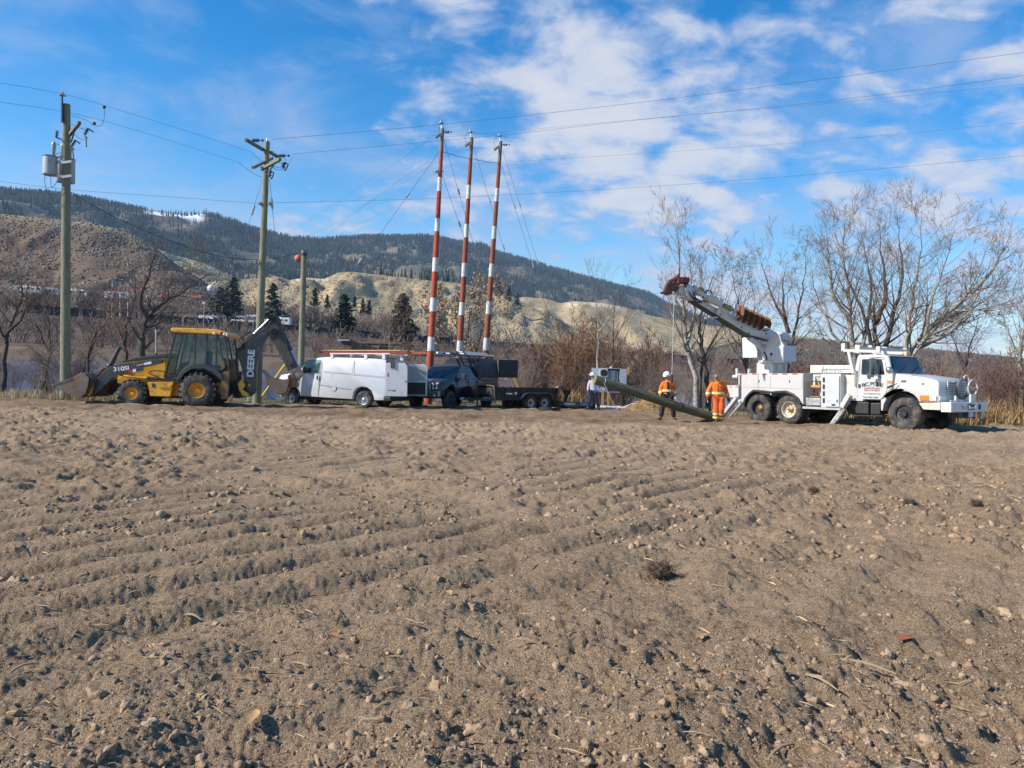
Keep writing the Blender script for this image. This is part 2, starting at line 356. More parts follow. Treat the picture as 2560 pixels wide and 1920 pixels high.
# ---------------------------------------------------------------- river, far bank, railway
WATER_Z = -2.6
RAIL = [at(-500, 771, 225), at(100, 794, 250), at(812, 845, 300), at(1535, 895, 400), at(1780, 911, 430), at(2700, 975, 520)]
RX = [p.x for p in RAIL]; RY = [p.y for p in RAIL]; RZ = [p.z for p in RAIL]
def yr(x): return np.interp(x, RX, RY)
def zr(x): return np.interp(x, RX, RZ)
def shore(x): return 103 + 6 * fbm(np.asarray(x) * 0.03, np.asarray(x) * 0 + 2.2, 3, 71)
def zterr(x, y):
    ys = shore(x); t = sstep(0, 1, (y - ys - 4) / np.maximum(20, (yr(x) - 9 - ys - 4)))
    z = -3.4 + 2.3 * sstep(-2, 9, y - ys) + t * (zr(x) - 1.2 + 1.1)
    z = z + 3.0 * sstep(8, 34, y - yr(x)) * sstep(-25, -75, x) + 0.008 * np.clip(y - yr(x), 0, 2000)
    return z + 0.35 * fbm(x * 0.05, y * 0.05, 3, 73) * sstep(0, 14, y - ys)
def build_terrain():
    na, nr = 240, 170; az = np.radians(np.linspace(-50, 50, na)); r = 92 * (3600 / 92) ** (np.linspace(0, 1, nr) ** 1.15)
    yy, aa = np.meshgrid(r, az, indexing='ij'); xx = yy * np.tan(aa); zz = zterr(xx, yy)
    i = np.arange(nr * na).reshape(nr, na); F = np.c_[i[:-1, :-1].ravel(), i[:-1, 1:].ravel(), i[1:, 1:].ravel(), i[1:, :-1].ravel()]
    m = mat('far_bank_ground', (0.20, 0.145, 0.092), 0.95, var=.35, vs=.06, bump=.6, bs=.8, dirt=((0.12, 0.085, 0.06), .55, .22), spec=.1)
    o = link('far_bank', np_mesh('far_bank', np.c_[xx.ravel(), yy.ravel(), zz.ravel()], F, True), m); o['kind'] = 'structure'
    # water
    m = mat('river_water', (0.035, 0.095, 0.21), 0.10, var=.2, vs=.05, bump=.35, bs=1.6, spec=.6, stretch=(1, .45, 1))  # sky reflection is put into the blue base colour
    w = link('river', np_mesh('river', [(-260, 34, WATER_Z), (260, 34, WATER_Z), (260, 135, WATER_Z), (-260, 135, WATER_Z)], [(0, 1, 2, 3)]), m); w['kind'] = 'structure'
    # railway embankment
    b = MB(); rs = []
    for k in range(41):
        x = RX[0] + (RX[-1] - RX[0]) * k / 40; y = float(yr(x)); z = float(zr(x))
        rs.append([(x, y + o_, z + h_) for o_, h_ in ((-9, -3.2), (-2.2, -0.05), (2.2, -0.05), (9, -3.2))])
    b.rings(rs, closed=False); o = b.build('railway_embankment', mat('ballast', (0.10, 0.085, 0.075), .95, var=.3, vs=.6, bump=.8, bs=4), smooth=20); o['kind'] = 'structure'
build_terrain()

# ---------------------------------------------------------------- hills and mountain
def hill(name, crest, D, base_k, x0, x1, nc, nr, m, power=1.0, rough=0.0, gully=0.0, back=0.25, zb=None, seed=0, attrfn=None, kink=0.0):
    px = np.linspace(x0, x1, nc); cx = [c[0] for c in crest]; cy = [c[1] for c in crest]; Dp = np.interp(px, [d[0] for d in D], [d[1] for d in D])
    top = np.array([at2(p, y, d) for p, y, d in zip(px, np.interp(px, cx, cy), Dp)])
    t = np.r_[np.linspace(0, 1, nr), 1 + np.linspace(0, 1, 8)[1:] * back]; T, J = np.meshgrid(t, np.arange(nc), indexing='ij')
    dirx = top[:, 0] / top[:, 1]; Y = Dp[J] * (base_k + (1 - base_k) * T); X = dirx[J] * Y
    zb_ = zterr(dirx * Dp * base_k, Dp * base_k) - 2 if zb is None else np.full(nc, zb)
    s = np.where(T <= 1, np.clip(T, 0, 1) ** power, 1 - (T - 1) ** 1.2 * 1.6)
    Z = zb_[J] + (top[:, 2][J] - zb_[J]) * s; amp = (top[:, 2][J] - zb_[J])
    env = np.clip(T * (1 - np.clip(T, 0, 1)) * 4, 0, 1) + 0.06
    k = 1.0 / np.mean(Dp)
    Z = Z + rough * amp * env * fbm(X * 9 * k, Y * 9 * k, 5, 100 + seed) + gully * amp * np.minimum(env, .6 + 0 * env) * np.clip((1.0 - T) * 6, 0.05, 1) * (np.abs(fbm(X * 22 * k, Y * 5 * k, 4, 120 + seed)) - .3)
    V = np.c_[X.ravel(), Y.ravel(), Z.ravel()]; nrr = len(t); i = np.arange(nrr * nc).reshape(nrr, nc)
    F = np.c_[i[:-1, :-1].ravel(), i[:-1, 1:].ravel(), i[1:, 1:].ravel(), i[1:, :-1].ravel()]
    at_ = {'cover': attrfn(px[J].ravel(), T.ravel(), V)} if attrfn else None
    o = link(name, np_mesh(name, V, F, True, at_), m); o['kind'] = 'structure'
    def sample(n, tmin=0.0, tmax=1.0, rg=rng, xa=None, xb=None):
        a = rg.uniform(0 if xa is None else (xa - x0) / (x1 - x0) * (nc - 1), (nc - 1.001) if xb is None else (xb - x0) / (x1 - x0) * (nc - 1) - .01, n); r_ = rg.uniform(tmin, tmax, n) * (nr - 1.001)
        ia = a.astype(int); ir = r_.astype(int); fa = a - ia; fr = r_ - ir; G = V.reshape(nrr, nc, 3)
        p = (G[ir, ia] * (1 - fa)[:, None] + G[ir, ia + 1] * fa[:, None]) * (1 - fr)[:, None] + (G[ir + 1, ia] * (1 - fa)[:, None] + G[ir + 1, ia + 1] * fa[:, None]) * fr[:, None]
        return p, x0 + a / (nc - 1) * (x1 - x0), r_ / (nr - 1)
    return sample
def cover_mat(name, base, base2, cov, scale, snow=False):
    m = bpy.data.materials.new(name); m.use_nodes = True; nt = m.node_tree; N = nt.nodes.new; L = nt.links.new
    b = nt.nodes['Principled BSDF']; b.inputs['Roughness'].default_value = 0.95; b.inputs['Specular IOR Level'].default_value = 0.1
    tc = N('ShaderNodeTexCoord')
    def noise(s, d=6): n = N('ShaderNodeTexNoise'); n.inputs['Scale'].default_value = s; n.inputs['Detail'].default_value = d; n.inputs['Roughness'].default_value = .65; L(tc.outputs['Object'], n.inputs['Vector']); return n.outputs['Fac']
    def mr(f, a, c): n = N('ShaderNodeMapRange'); n.inputs[1].default_value = a; n.inputs[2].default_value = c; L(f, n.inputs[0]); return n.outputs[0]
    def mix(f, a, c):
        n = N('ShaderNodeMix'); n.data_type = 'RGBA'; L(f, n.inputs['Factor'])
        for k, q in (('A', a), ('B', c)):
            if isinstance(q, tuple): n.inputs[k].default_value = (*q, 1)
            else: L(q, n.inputs[k])
        return n.outputs['Result']
    c = mix(mr(noise(scale), .35, .65), base, base2); a = N('ShaderNodeAttribute'); a.attribute_name = 'cover'
    c = mix(a.outputs['Fac'], c, cov); L(c, b.inputs['Base Color'])
    bn = N('ShaderNodeBump'); bn.inputs['Strength'].default_value = .7; bn.inputs['Distance'].default_value = 1.0; L(noise(scale * 9), bn.inputs['Height']); L(bn.outputs[0], b.inputs['Normal'])
    return m
CREST_M = [(-500, 400), (-100, 402), (0, 407), (100, 415), (200, 430), (300, 450), (400, 464), (440, 463), (480, 476), (560, 498), (640, 513), (700, 517), (800, 512), (880, 513), (950, 516), (1000, 524), (1100, 551), (1200, 580), (1300, 610), (1400, 633), (1450, 662), (1520, 690), (1700, 730), (2000, 770)]
def snow_cov(px, T, V):
    n = fbm(V[:, 0] * .006, V[:, 1] * .006, 4, 200) * .5
    a = sstep(300, 322, px) * sstep(452, 425, px) * sstep(.74, .79, T + n * .06) * sstep(.985, .955, T + n * .03)
    b_ = sstep(520, 535, px) * sstep(575, 560, px) * sstep(.90, .925, T) * sstep(.97, .955, T)
    return np.clip(np.maximum(a, b_) * (1 - .8 * sstep(-.05, .3, n)), 0, 1)
smp_m = hill('forested_mountain', CREST_M, [(-500, 1700), (0, 1800), (700, 2500), (1450, 3300), (2000, 3600)], 0.42, -500, 2000, 380, 90,
    cover_mat('mountain_ground', (0.06, 0.07, 0.045), (0.30, 0.225, 0.14), (0.86, 0.87, 0.90), .004), power=1.05, rough=.07, gully=.10, seed=1, attrfn=snow_cov)
sage = lambda n, a, b_, c: cover_mat(n, a, b_, c, .03)
def cliff_cov(bands):
    def f(px, T, V):
        n = fbm(V[:, 0] * .03, V[:, 1] * .03, 3, 210) * .3; o = np.zeros(len(px))
        for x0, x1, t0 in bands: o = np.maximum(o, sstep(x0 - 12, x0 + 12, px + n * 30) * sstep(x1 + 12, x1 - 12, px + n * 30) * sstep(t0 - .04, t0 + .05, T + n * .15))
        return o
    return f
smp_d = hill('pale_sage_hill', [(800, 700), (1050, 660), (1085, 655), (1130, 641), (1180, 645), (1210, 655), (1240, 651), (1300, 655), (1350, 664), (1390, 678), (1450, 690), (1600, 712), (1800, 735)], [(800, 850), (1800, 900)], 0.72, 800, 1800, 120, 34,
    sage('sage_pale', (0.48, 0.36, 0.20), (0.36, 0.28, 0.165), (0.66, 0.53, 0.36)), power=.8, rough=.06, gully=.16, seed=4, attrfn=cliff_cov([(1225, 1345, .86)]))
smp_c = hill('middle_sage_hill', [(250, 560), (340, 545), (400, 557), (430, 566), (470, 582), (520, 604), (560, 601), (600, 597), (625, 606), (640, 603), (660, 600), (700, 603), (730, 590), (760, 588), (800, 592), (870, 600), (930, 606), (1000, 613), (1080, 636), (1130, 652), (1200, 690), (1280, 720)], [(250, 520), (1280, 720)], 0.62, 250, 1280, 200, 44,
    sage('sage_mid', (0.50, 0.365, 0.20), (0.37, 0.28, 0.16), (0.70, 0.56, 0.37)), power=.75, rough=.07, gully=.20, seed=3, attrfn=cliff_cov([(335, 470, .80), (628, 700, .74)]))
smp_b = hill('brown_sage_hill', [(-600, 440), (-200, 452), (0, 462), (60, 467), (100, 471), (150, 476), (200, 481), (250, 493), (300, 512), (340, 540), (380, 570), (430, 602), (480, 632), (520, 655), (560, 672)], [(-600, 400), (300, 430), (560, 400)], 0.70, -600, 560, 160, 44,
    sage('sage_brown', (0.215, 0.14, 0.093), (0.16, 0.112, 0.075), (0.34, 0.26, 0.155)), power=.85, rough=.06, gully=.10, seed=2, attrfn=cliff_cov([(-600, 340, .93)]))
smp_r = hill('right_brown_hill', [(1500, 755), (1600, 738), (1700, 730), (1800, 735), (1900, 745), (2000, 752), (2100, 763), (2212, 774), (2600, 803)], [(1500, 560), (2600, 600)], 0.72, 1500, 2600, 90, 26,
    sage('sage_right', (0.15, 0.108, 0.08), (0.12, 0.10, 0.07), (0.25, 0.21, 0.14)), power=.8, rough=.06, gully=.12, seed=6, attrfn=cliff_cov([(1500, 2600, .95)]))

# conifers of the mountain: far beyond counting
def leaf_mat(name, cols, rough=.9, trans=False):
    m = bpy.data.materials.new(name); m.use_nodes = True; nt = m.node_tree; N = nt.nodes.new; L = nt.links.new
    b = nt.nodes['Principled BSDF']; b.inputs['Roughness'].default_value = rough; b.inputs['Specular IOR Level'].default_value = .15
    a = N('ShaderNodeAttribute'); a.attribute_name = 'tint'; r = N('ShaderNodeValToRGB'); L(a.outputs['Fac'], r.inputs[0])
    e = r.color_ramp.elements; e[0].color = (*cols[0], 1); e[1].color = (*cols[-1], 1)
    for k, c in enumerate(cols[1:-1]): q = e.new((k + 1) / (len(cols) - 1)); q.color = (*c, 1)
    n = N('ShaderNodeTexNoise'); n.inputs['Scale'].default_value = 3; h = N('ShaderNodeHueSaturation'); L(r.outputs[0], h.inputs['Color'])
    mr = N('ShaderNodeMapRange'); mr.inputs[3].default_value = .85; mr.inputs[4].default_value = 1.15; L(n.outputs['Fac'], mr.inputs[0]); L(mr.outputs[0], h.inputs['Value']); L(h.outputs[0], b.inputs['Base Color'])
    return m
def conifer_proto(n=6):
    V = []; F = []
    for k, (z0, z1, r0) in enumerate(((.08, .62, .17), (.34, .84, .125), (.62, 1.0, .075))):
        o = len(V)
        for t in range(n):
            a = 2 * math.pi * (t + .5 * k) / n; rr = r0 * (1 if t % 2 else .7); V.append((rr * math.cos(a), rr * math.sin(a), z0 + (.03 if t % 2 else 0)))
        V.append((0, 0, z1)); F += [(o + t, o + (t + 1) % n, o + n) for t in range(n)]
    return np.array(V), np.array(F)
CV, CF = conifer_proto()
def forest():
    P, px, t = smp_m(90000, .22, 1.0)
    n = fbm(P[:, 0] * .0042, P[:, 1] * .0042, 4, 220); n2 = fbm(P[:, 0] * .012, P[:, 1] * .012, 3, 224)
    dens = .34 + .9 * sstep(-.35, .25, n + .35 * n2) + .5 * sstep(500, 900, px) * sstep(.55, .75, t)
    dens = np.where((px > -500) & (px < 700), dens * .95, dens)
    sn = snow_cov(px, t, P); dens = np.where(sn > .15, dens * .16, dens); dens = np.where((px > 318) & (px < 440) & (t > .66) & (t < .80), dens * .25, dens)
    clear = fbm(P[:, 0] * .0065, P[:, 1] * .0065, 3, 227); dens = np.where((clear > .42) & (t < .82), dens * .06, dens)
    dens = np.where(t < .5, dens * .55, dens) * np.where(np.abs(px - 250) > 1500, .3, 1)
    keep = rng.uniform(0, 1, len(P)) < dens * .72
    P = P[keep]; k = len(P); s = rng.uniform(8, 18, k) * (1 - .35 * sstep(.93, 1.0, t[keep])) * np.interp(P[:, 1], [900, 3000], [.85, 1.3])
    m = leaf_mat('mountain_conifers', [(0.018, 0.030, 0.020), (0.030, 0.046, 0.026), (0.052, 0.066, 0.032)])
    o = scatter('mountain_forest', CV, CF, P - np.array([0, 0, .5]), np.c_[s * .95, s * .95, s], rng.uniform(0, 6.28, k), m, tint=rng.uniform(0, 1, k))
    o['label'] = 'dark conifer forest covering the far mountain'; o['category'] = 'forest'
forest()
def blob_proto():
    V = [(0, 0, .62)]; F = []
    for k, (z, r) in enumerate(((.42, .40), (.0, .52))):
        for t in range(6): a = 2 * math.pi * (t + .5 * k) / 6; V.append((r * math.cos(a) * (.8 + .3 * (t % 2)), r * math.sin(a), z))
    F += [(0, 1 + t, 1 + (t + 1) % 6) for t in range(6)]
    for t in range(6): F += [(1 + t, 7 + t, 1 + (t + 1) % 6), (1 + (t + 1) % 6, 7 + t, 7 + (t + 1) % 6)]
    return np.array(V), np.array(F)
BV, BF = blob_proto()
def sagebrush():
    for nm, smp, n, lo, hi, cols, seed, lab in (('sagebrush_left', smp_b, 15000, .5, 1.7, [(.11, .085, .065), (.20, .165, .115), (.29, .255, .18)], 1, 'grey brown sagebrush dotted over the left hill'),
                                     ('sagebrush_middle', smp_c, 17000, .6, 1.9, [(.22, .17, .10), (.33, .265, .16), (.43, .35, .215)], 2, 'grey green sagebrush dotted over the middle hills'),
                                     ('sagebrush_right', smp_d, 5000, .8, 2.2, [(.22, .17, .10), (.33, .265, .16), (.42, .34, .21)], 3, 'sagebrush dotted over the pale hill on the right'),
                                     ('sagebrush_low', smp_r, 4000, .8, 2.4, [(.085, .062, .05), (.13, .10, .075), (.19, .16, .11)], 4, 'brush covering the low hill behind the boom truck')):
        P, px, t = smp(n, .05, 1.02 if False else 1.0); k = fbm(P[:, 0] * .02, P[:, 1] * .02, 3, 230 + seed); P = P[rng.uniform(-1, 1, n) < .35 + .9 * k]
        s = rng.uniform(lo, hi, len(P)); o = scatter('sagebrush', BV, BF, P - np.array([0, 0, .12]), np.c_[s, s * rng.uniform(.7, 1.2, len(P)), s * .75], rng.uniform(0, 6, len(P)), leaf_mat('sage_' + nm, cols), tint=rng.uniform(0, 1, len(P)))
        o['label'] = lab; o['category'] = 'sagebrush'
sagebrush()
# ---------------------------------------------------------------- utility poles and lines
wood_green = mat('treated_pole', (0.235, 0.235, 0.15), .9, var=.22, vs=2.5, bump=.5, bs=20, dirt=((.12, .105, .07), .3, 4), stretch=(6, 6, .5))
wood_grey = mat('weathered_pole', (0.20, 0.175, 0.13), .92, var=.3, vs=3, bump=.5, bs=20, stretch=(6, 6, .5))
steel_dk = mat('dark_steel', (0.045, 0.05, 0.06), .5, .4, var=.2); galv = mat('galvanised', (0.42, 0.44, 0.46), .45, .6, var=.15); porc = mat('porcelain_grey', (0.36, 0.38, 0.42), .3, var=.1)
poly = mat('polymer_insulator', (0.085, 0.11, 0.16), .5, var=.15); glassy = mat('glass_disc', (0.28, 0.34, 0.33), .2, var=.1); wire_m = mat('wire', (0.10, 0.11, 0.12), .6, .3, var=.1); cable_m = mat('black_cable', (0.022, 0.022, 0.025), .7, var=.1)
red_p = mat('red_band', (0.46, 0.070, 0.030), .8, var=.18, vs=3, dirt=((.20, .085, .055), .35, 7), bump=.3, bs=25); red_old = mat('faded_red_band', (0.34, 0.075, 0.038), .9, var=.25, vs=3, dirt=((.20, .105, .06), .42, 6), bump=.3, bs=25)
white_p = mat('white_band', (0.70, 0.70, 0.68), .8, var=.08, vs=3, dirt=((.20, .20, .15), .28, 16), bump=.3, bs=25); white_old = mat('chipped_white_band', (0.68, 0.69, 0.65), .9, var=.10, vs=3, dirt=((.24, .25, .18), .36, 16), bump=.4, bs=25)
def catmull(P, n=6):
    Q = []
    for k in range(len(P) - 1):
        p0 = P[max(0, k - 1)]; p1 = P[k]; p2 = P[k + 1]; p3 = P[min(len(P) - 1, k + 2)]
        for t in range(n): s = t / n; Q.append(.5 * (2 * p1 + (p2 - p0) * s + (2 * p0 - 5 * p1 + 4 * p2 - p3) * s * s + (3 * p1 - p0 - 3 * p2 + p3) * s ** 3))
    return Q + [P[-1]]
def W2(x, y, V): return MP @ atp(x * 1.1573, y * 1.1573, V)
def wire(name, label, pts, r=.010, m=None, group=None, cat='wire', n=6):
    P = catmull([W2(*p) for p in pts], n); o = P[0]; b = MB(); b.tube([p - o for p in P], r * .58, 5); q = b.build(name, m or wire_m, smooth=True, M=Matrix.Translation(o)); return tag(q, label, cat, group)
class PoleKit:
    def __init__(s, name, label, zoom, V, top, low, r0, r1, m, group=None, down=2.5, cat='utility pole', bands=None):
        s.zoom = zoom; s.V = V; a = s.P(*top); l = s.P(*low); d = (l - a).normalized(); base = a + d * ((l - a).length + down)
        for _ in range(30):
            w = MP.inverted() @ base; g = float(on_field(np.array([w.x]), np.array([w.y]))[0]); base = base + d * (w.z - g)
        s.base = base; s.t = thing(name, label, cat, Matrix.Translation(base), group); s.a = a; L = (base - a).length
        b = MB(); n = 16; prev = a - base; cuts = [0.0] + ([x for x in bands] if bands else []) + [L + .6]
        q = (a - base).to_track_quat('Z', 'Y').to_matrix(); rs = []; dirn = (base - a).normalized()
        ring = lambda f: [a - base + dirn * f + q @ Vector(((r1 + (r0 - r1) * f / L) * math.cos(k * 2 * math.pi / n), (r1 + (r0 - r1) * f / L) * math.sin(k * 2 * math.pi / n), 0)) for k in range(n)]
        mats = m if isinstance(m, list) else [m]
        for k in range(len(cuts) - 1):
            b.mi = k % len(mats) if len(mats) == 1 else (0 if k == 0 else 1 + (k + 1) % 2); b.rings([ring(cuts[k]), ring((cuts[k] + cuts[k + 1]) / 2), ring(cuts[k + 1])], cap=(k == 0 or k == len(cuts) - 2))
        s.shaft = b.build('pole_shaft', mats, s.t, smooth=True); s.L = L
    def P(s, zx, zy, dV=0.0): ox, oy, k = s.zoom; return MP @ atp(ox + zx / k, oy + zy / k, s.V + dV)
    def p(s, zx, zy, dV=0.0): return s.P(zx, zy, dV) - s.base
def ribbed(b, p0, p1, r, n=5, core=.45):
    p0, p1 = Vector(p0), Vector(p1); L = (p1 - p0).length; prof = [(r * core, 0)]
    for k in range(n): a = L * (k + .2) / n; prof += [(r * core, a), (r, a + L * .25 / n), (r, a + L * .45 / n), (r * core, a + L * .6 / n)]
    prof.append((r * core, L)); b.lathe(prof, p0, p1 - p0, 10)
def pole_one():
    k = PoleKit('utility_pole', 'tall green utility pole carrying grey transformers on the far left', (80, 200, 4.61), 31.0, (398, 282), (392, 1650), .205, .145, wood_green, 'wooden utility poles'); t = k.t
    b = MB(); b.bar(k.p(345, 190, -.2), k.p(345, 485, -.2), .05, .14); b.build('top_bracket', mat('blue_steel', (.03, .045, .10), .5, .3), t, bevel=.006)
    b = MB(); p = k.p(348, 188, -.2); b.lathe([(.03, 0), (.13, .03), (.13, .06), (.06, .10), (.07, .15), (.03, .18)], p, (0, 0, 1), 14); b.build('insulator', porc, t, smooth=True)
    b = MB(); b.bar(k.p(425, 640, .15), k.p(548, 492, -1.3), .12, .12); b.build('crossarm', wood_grey, t, bevel=.008)
    b = MB(); b.bar(k.p(450, 718, -.1), k.p(494, 572, -.75), .05, .03); b.build('arm_brace', mat('blue_steel', (0, 0, 0)), t)
    for (a, c, e, f) in (((652, 556), (603, 628), (620, 650), (628, 772)), ((500, 690), (455, 762), (465, 790), (480, 900))):
        b = MB(); ribbed(b, k.p(*a, -1.0), k.p(*c, -1.0), .085, 4); q = b.build('fuse_cutout', poly, t, smooth=True)
        b = MB(); b.bar(k.p(*e, -1.0), k.p(*f, -1.0), .035); b.bar(k.p(a[0] + 5, a[1] + 8, -1.0), k.p(a[0] + 52, a[1] + 42, -1.0), .05); b.bar(k.p(c[0], c[1] + 12, -1.0), k.p(c[0] + 36, c[1] + 42, -1.0), .04); b.build('fuse_tube', steel_dk, q)
    b = MB(); ribbed(b, k.p(290, 585, -.3), k.p(280, 665, -.3), .07, 4); b.bar(k.p(288, 668, -.3), k.p(360, 690), .04); b.build('surge_arrester', poly, t, smooth=True)
    def tank(c0, c1, r, dV, bush):
        p0, p1 = k.p(*c0, dV), k.p(*c1, dV); L = (p1 - p0).length; b = MB(); b.lathe([(r * .9, 0), (r, .03), (r, L - .06), (r * .98, L)], p0, p1 - p0, 20); q = b.build('transformer', mat('transformer_grey', (.40, .42, .43), .45, var=.08, vs=2, dirt=((.25, .23, .2), .15, 5)), t, smooth=True)
        b = MB(); b.lathe([(r * 1.05, L), (r * 1.06, L + .025), (r * .8, L + .06), (.02, L + .07)], p0, p1 - p0, 20); b.build('lid', mat('transformer_lid', (.12, .15, .21), .5), q, smooth=True)
        b = MB(); ribbed(b, p1 + Vector((bush, 0, .04)), p1 + Vector((bush + .02, 0, .40)), .085, 6, .7); b.lathe([(.07, 0), (.085, .05), (.085, .20), (.04, .26)], p1 + Vector((bush + .02, 0, .38)), (0, 0, 1), 10); b.build('bushing', porc, q, smooth=True)
    tank((208, 1098), (210, 890), .275, -.15, .12); tank((345, 1180), (345, 905), .22, .62, .0); tank((430, 1190), (432, 920), .22, .55, .0)
    for zy in (945, 1110):
        b = MB(); b.bar(k.p(345, zy + 8, -.25), k.p(455, zy - 8, -.25), .03, .10); b.bar(k.p(285, zy, -.15), k.p(350, zy, -.2), .06, .12); b.build('mounting_bracket', galv, t)
    for pl in ([(150, 1085), (150, 1200), (200, 1340), (270, 1410), (355, 1442)], [(440, 1495), (520, 1500), (555, 1450), (552, 1390), (490, 1320)], [(215, 1120), (225, 1240), (270, 1200), (310, 1130)], [(275, 1240), (280, 1290), (330, 1285), (355, 1250)], [(445, 1420), (500, 1440), (530, 1400), (500, 1320)], [(275, 735), (320, 745), (360, 772)], [(270, 870), (300, 840), (330, 850)]):
        b = MB(); b.tube(catmull([k.p(*q, -.2) for q in pl], 5), .011, 5); b.build('jumper_wire', cable_m, t)
    for pl in ([(450, 408), (560, 440), (640, 470), (720, 525), (800, 520), (832, 440), (832, 320)], [(480, 620), (560, 680), (610, 680)], [(420, 490), (520, 540), (605, 570)]):
        b = MB(); b.tube(catmull([k.p(*q, -.9) for q in pl], 5), .010, 5); b.build('jumper_wire', wire_m, t)
    for x, y in ((832, 312), (718, 500)):
        b = MB(); b.ball(k.p(x, y, -.6), .07, 8, 5); b.build('line_clamp', steel_dk, t)
pole_one()
def pole_two():
    k = PoleKit('utility_pole', 'green utility pole with crossarms standing behind the backhoe boom', (580, 320, 6.91), 33.0, (608, 238), (552, 1650), .195, .115, wood_green, 'wooden utility poles', down=4.5); t = k.t
    for a, c, m in (((238, 200, -1.6), (545, 380, .1), wood_grey), ((650, 412, .1), (785, 498, 1.2), wood_grey), ((362, 682, -1.4), (692, 520, .6), wood_green), ((505, 712, -.6), (832, 538, -1.9), wood_green)):
        b = MB(); b.bar(k.p(*a), k.p(*c), .13, .12); b.build('crossarm', m, t, bevel=.008)
    for a, c, dv in (((352, 214), (465, 212), -1.5), ((808, 480), (915, 478), 1.1)):
        b = MB(); ribbed(b, k.p(*a, dv), k.p(*c, dv), .075, 6, .8); e = k.p(c[0] + 90, c[1] - 3, dv); b.bar(k.p(*c, dv), e, .03); b.ball(k.p(c[0] + 60, c[1], dv), .06, 8, 5); b.build('insulator', poly, t, smooth=True)
    b = MB(); p = k.p(665, 475, .3); b.lathe([(.03, 0), (.03, .1), (.17, .12), (.16, .16), (.10, .21), (.03, .23)], p, (0, 0, 1), 14); b.build('insulator', mat('white_porcelain', (.66, .66, .64), .3), t, smooth=True)
    b = MB(); p = k.p(608, 236); b.lathe([(.05, 0), (.05, .06), (.02, .14)], p, (0, 0, 1), 8); b.build('pole_cap', galv, t)
    for a, c in (((905, 590), (880, 690)), ((655, 735), (645, 835))):
        b = MB(); ribbed(b, k.p(*a, -1.6), k.p(*c, -1.6), .09, 2, .6); q = b.build('fuse_cutout', poly, t, smooth=True)
        b = MB(); b.bar(k.p(a[0] + 15, a[1] + 5, -1.6), k.p(a[0] + 70, a[1] + 45, -1.6), .05); b.bar(k.p(a[0] + 66, a[1] + 48, -1.6), k.p(c[0] + 40, c[1] + 45, -1.6), .04); b.bar(k.p(c[0] - 5, c[1], -1.6), k.p(c[0] + 45, c[1] + 48, -1.6), .04); b.build('fuse_tube', steel_dk, q)
    for a, c, d0, d1 in (((540, 740), (575, 600), 0, -.5), ((640, 750), (735, 612), 0, -1.2)):
        b = MB(); b.bar(k.p(*a, d0 - .15), k.p(*c, d1), .045, .03); b.build('arm_brace', steel_dk, t)
    for x in (485, 645):
        b = MB(); b.lathe([(.05, 0), (.09, .03), (.05, .07), (.09, .11), (.05, .15)], k.p(x, 1335, -.1), (0, 0, 1), 10); b.bar(k.p(x - 20, 1320, -.1), k.p(x + 35, 1320, -.05), .04); b.build('spool_insulator', galv, t)
    for pl in ([(350, 445), (420, 500), (520, 590)], [(120, 600), (300, 740), (440, 820), (525, 848)], [(880, 500), (930, 540), (935, 580)], [(1030, 500), (1010, 580), (985, 620)], [(700, 680), (780, 720), (870, 722)], [(660, 670), (760, 672), (860, 695)], [(810, 580), (830, 615), (880, 618)]):
        b = MB(); b.tube(catmull([k.p(*q, -1.0) for q in pl], 5), .010, 5); b.build('jumper_wire', wire_m, t)
    for zs, ze, g, lab in (((527, 880), (300, 1620), (363, 1420), 'guy wire running down to the left of the crossarm pole'), ((650, 880), (722, 1650), (690, 1305), 'guy wire running down to the right of the crossarm pole')):
        A = k.P(*zs); B = k.P(*ze); d = (B - A); E_ = A + d * 4.0; w = MP.inverted() @ E_; E_ = A + d * 4.6 if w.z > 1 else E_
        g_ = thing('guy_wire', lab, 'guy wire', Matrix.Translation(E_), 'guy wires'); b = MB(); b.tube([A - E_, B - E_, Vector((0, 0, 0))], .010, 5); b.build('strand', wire_m, g_)
        c = k.P(*g) - E_; u = d.normalized() * .22; b = MB(); b.cyl(c - u, c + u, .055, n=8); b.build('strain_insulator', porc, g_, smooth=True)
pole_two()
def pole_three():
    k = PoleKit('utility_pole', 'short leaning service pole just left of the van', (0, 0, .8641), 37.0, (657, 541), (651, 770), .165, .135, wood_grey if False else wood_green, 'wooden utility poles', down=1.0); t = k.t
    b = MB(); b.lathe([(.15, 0), (.16, .02), (.16, .10), (.15, .12)], k.p(657, 552), (0, 0, 1), 14); b.build('pole_band', steel_dk, t)
pole_three()
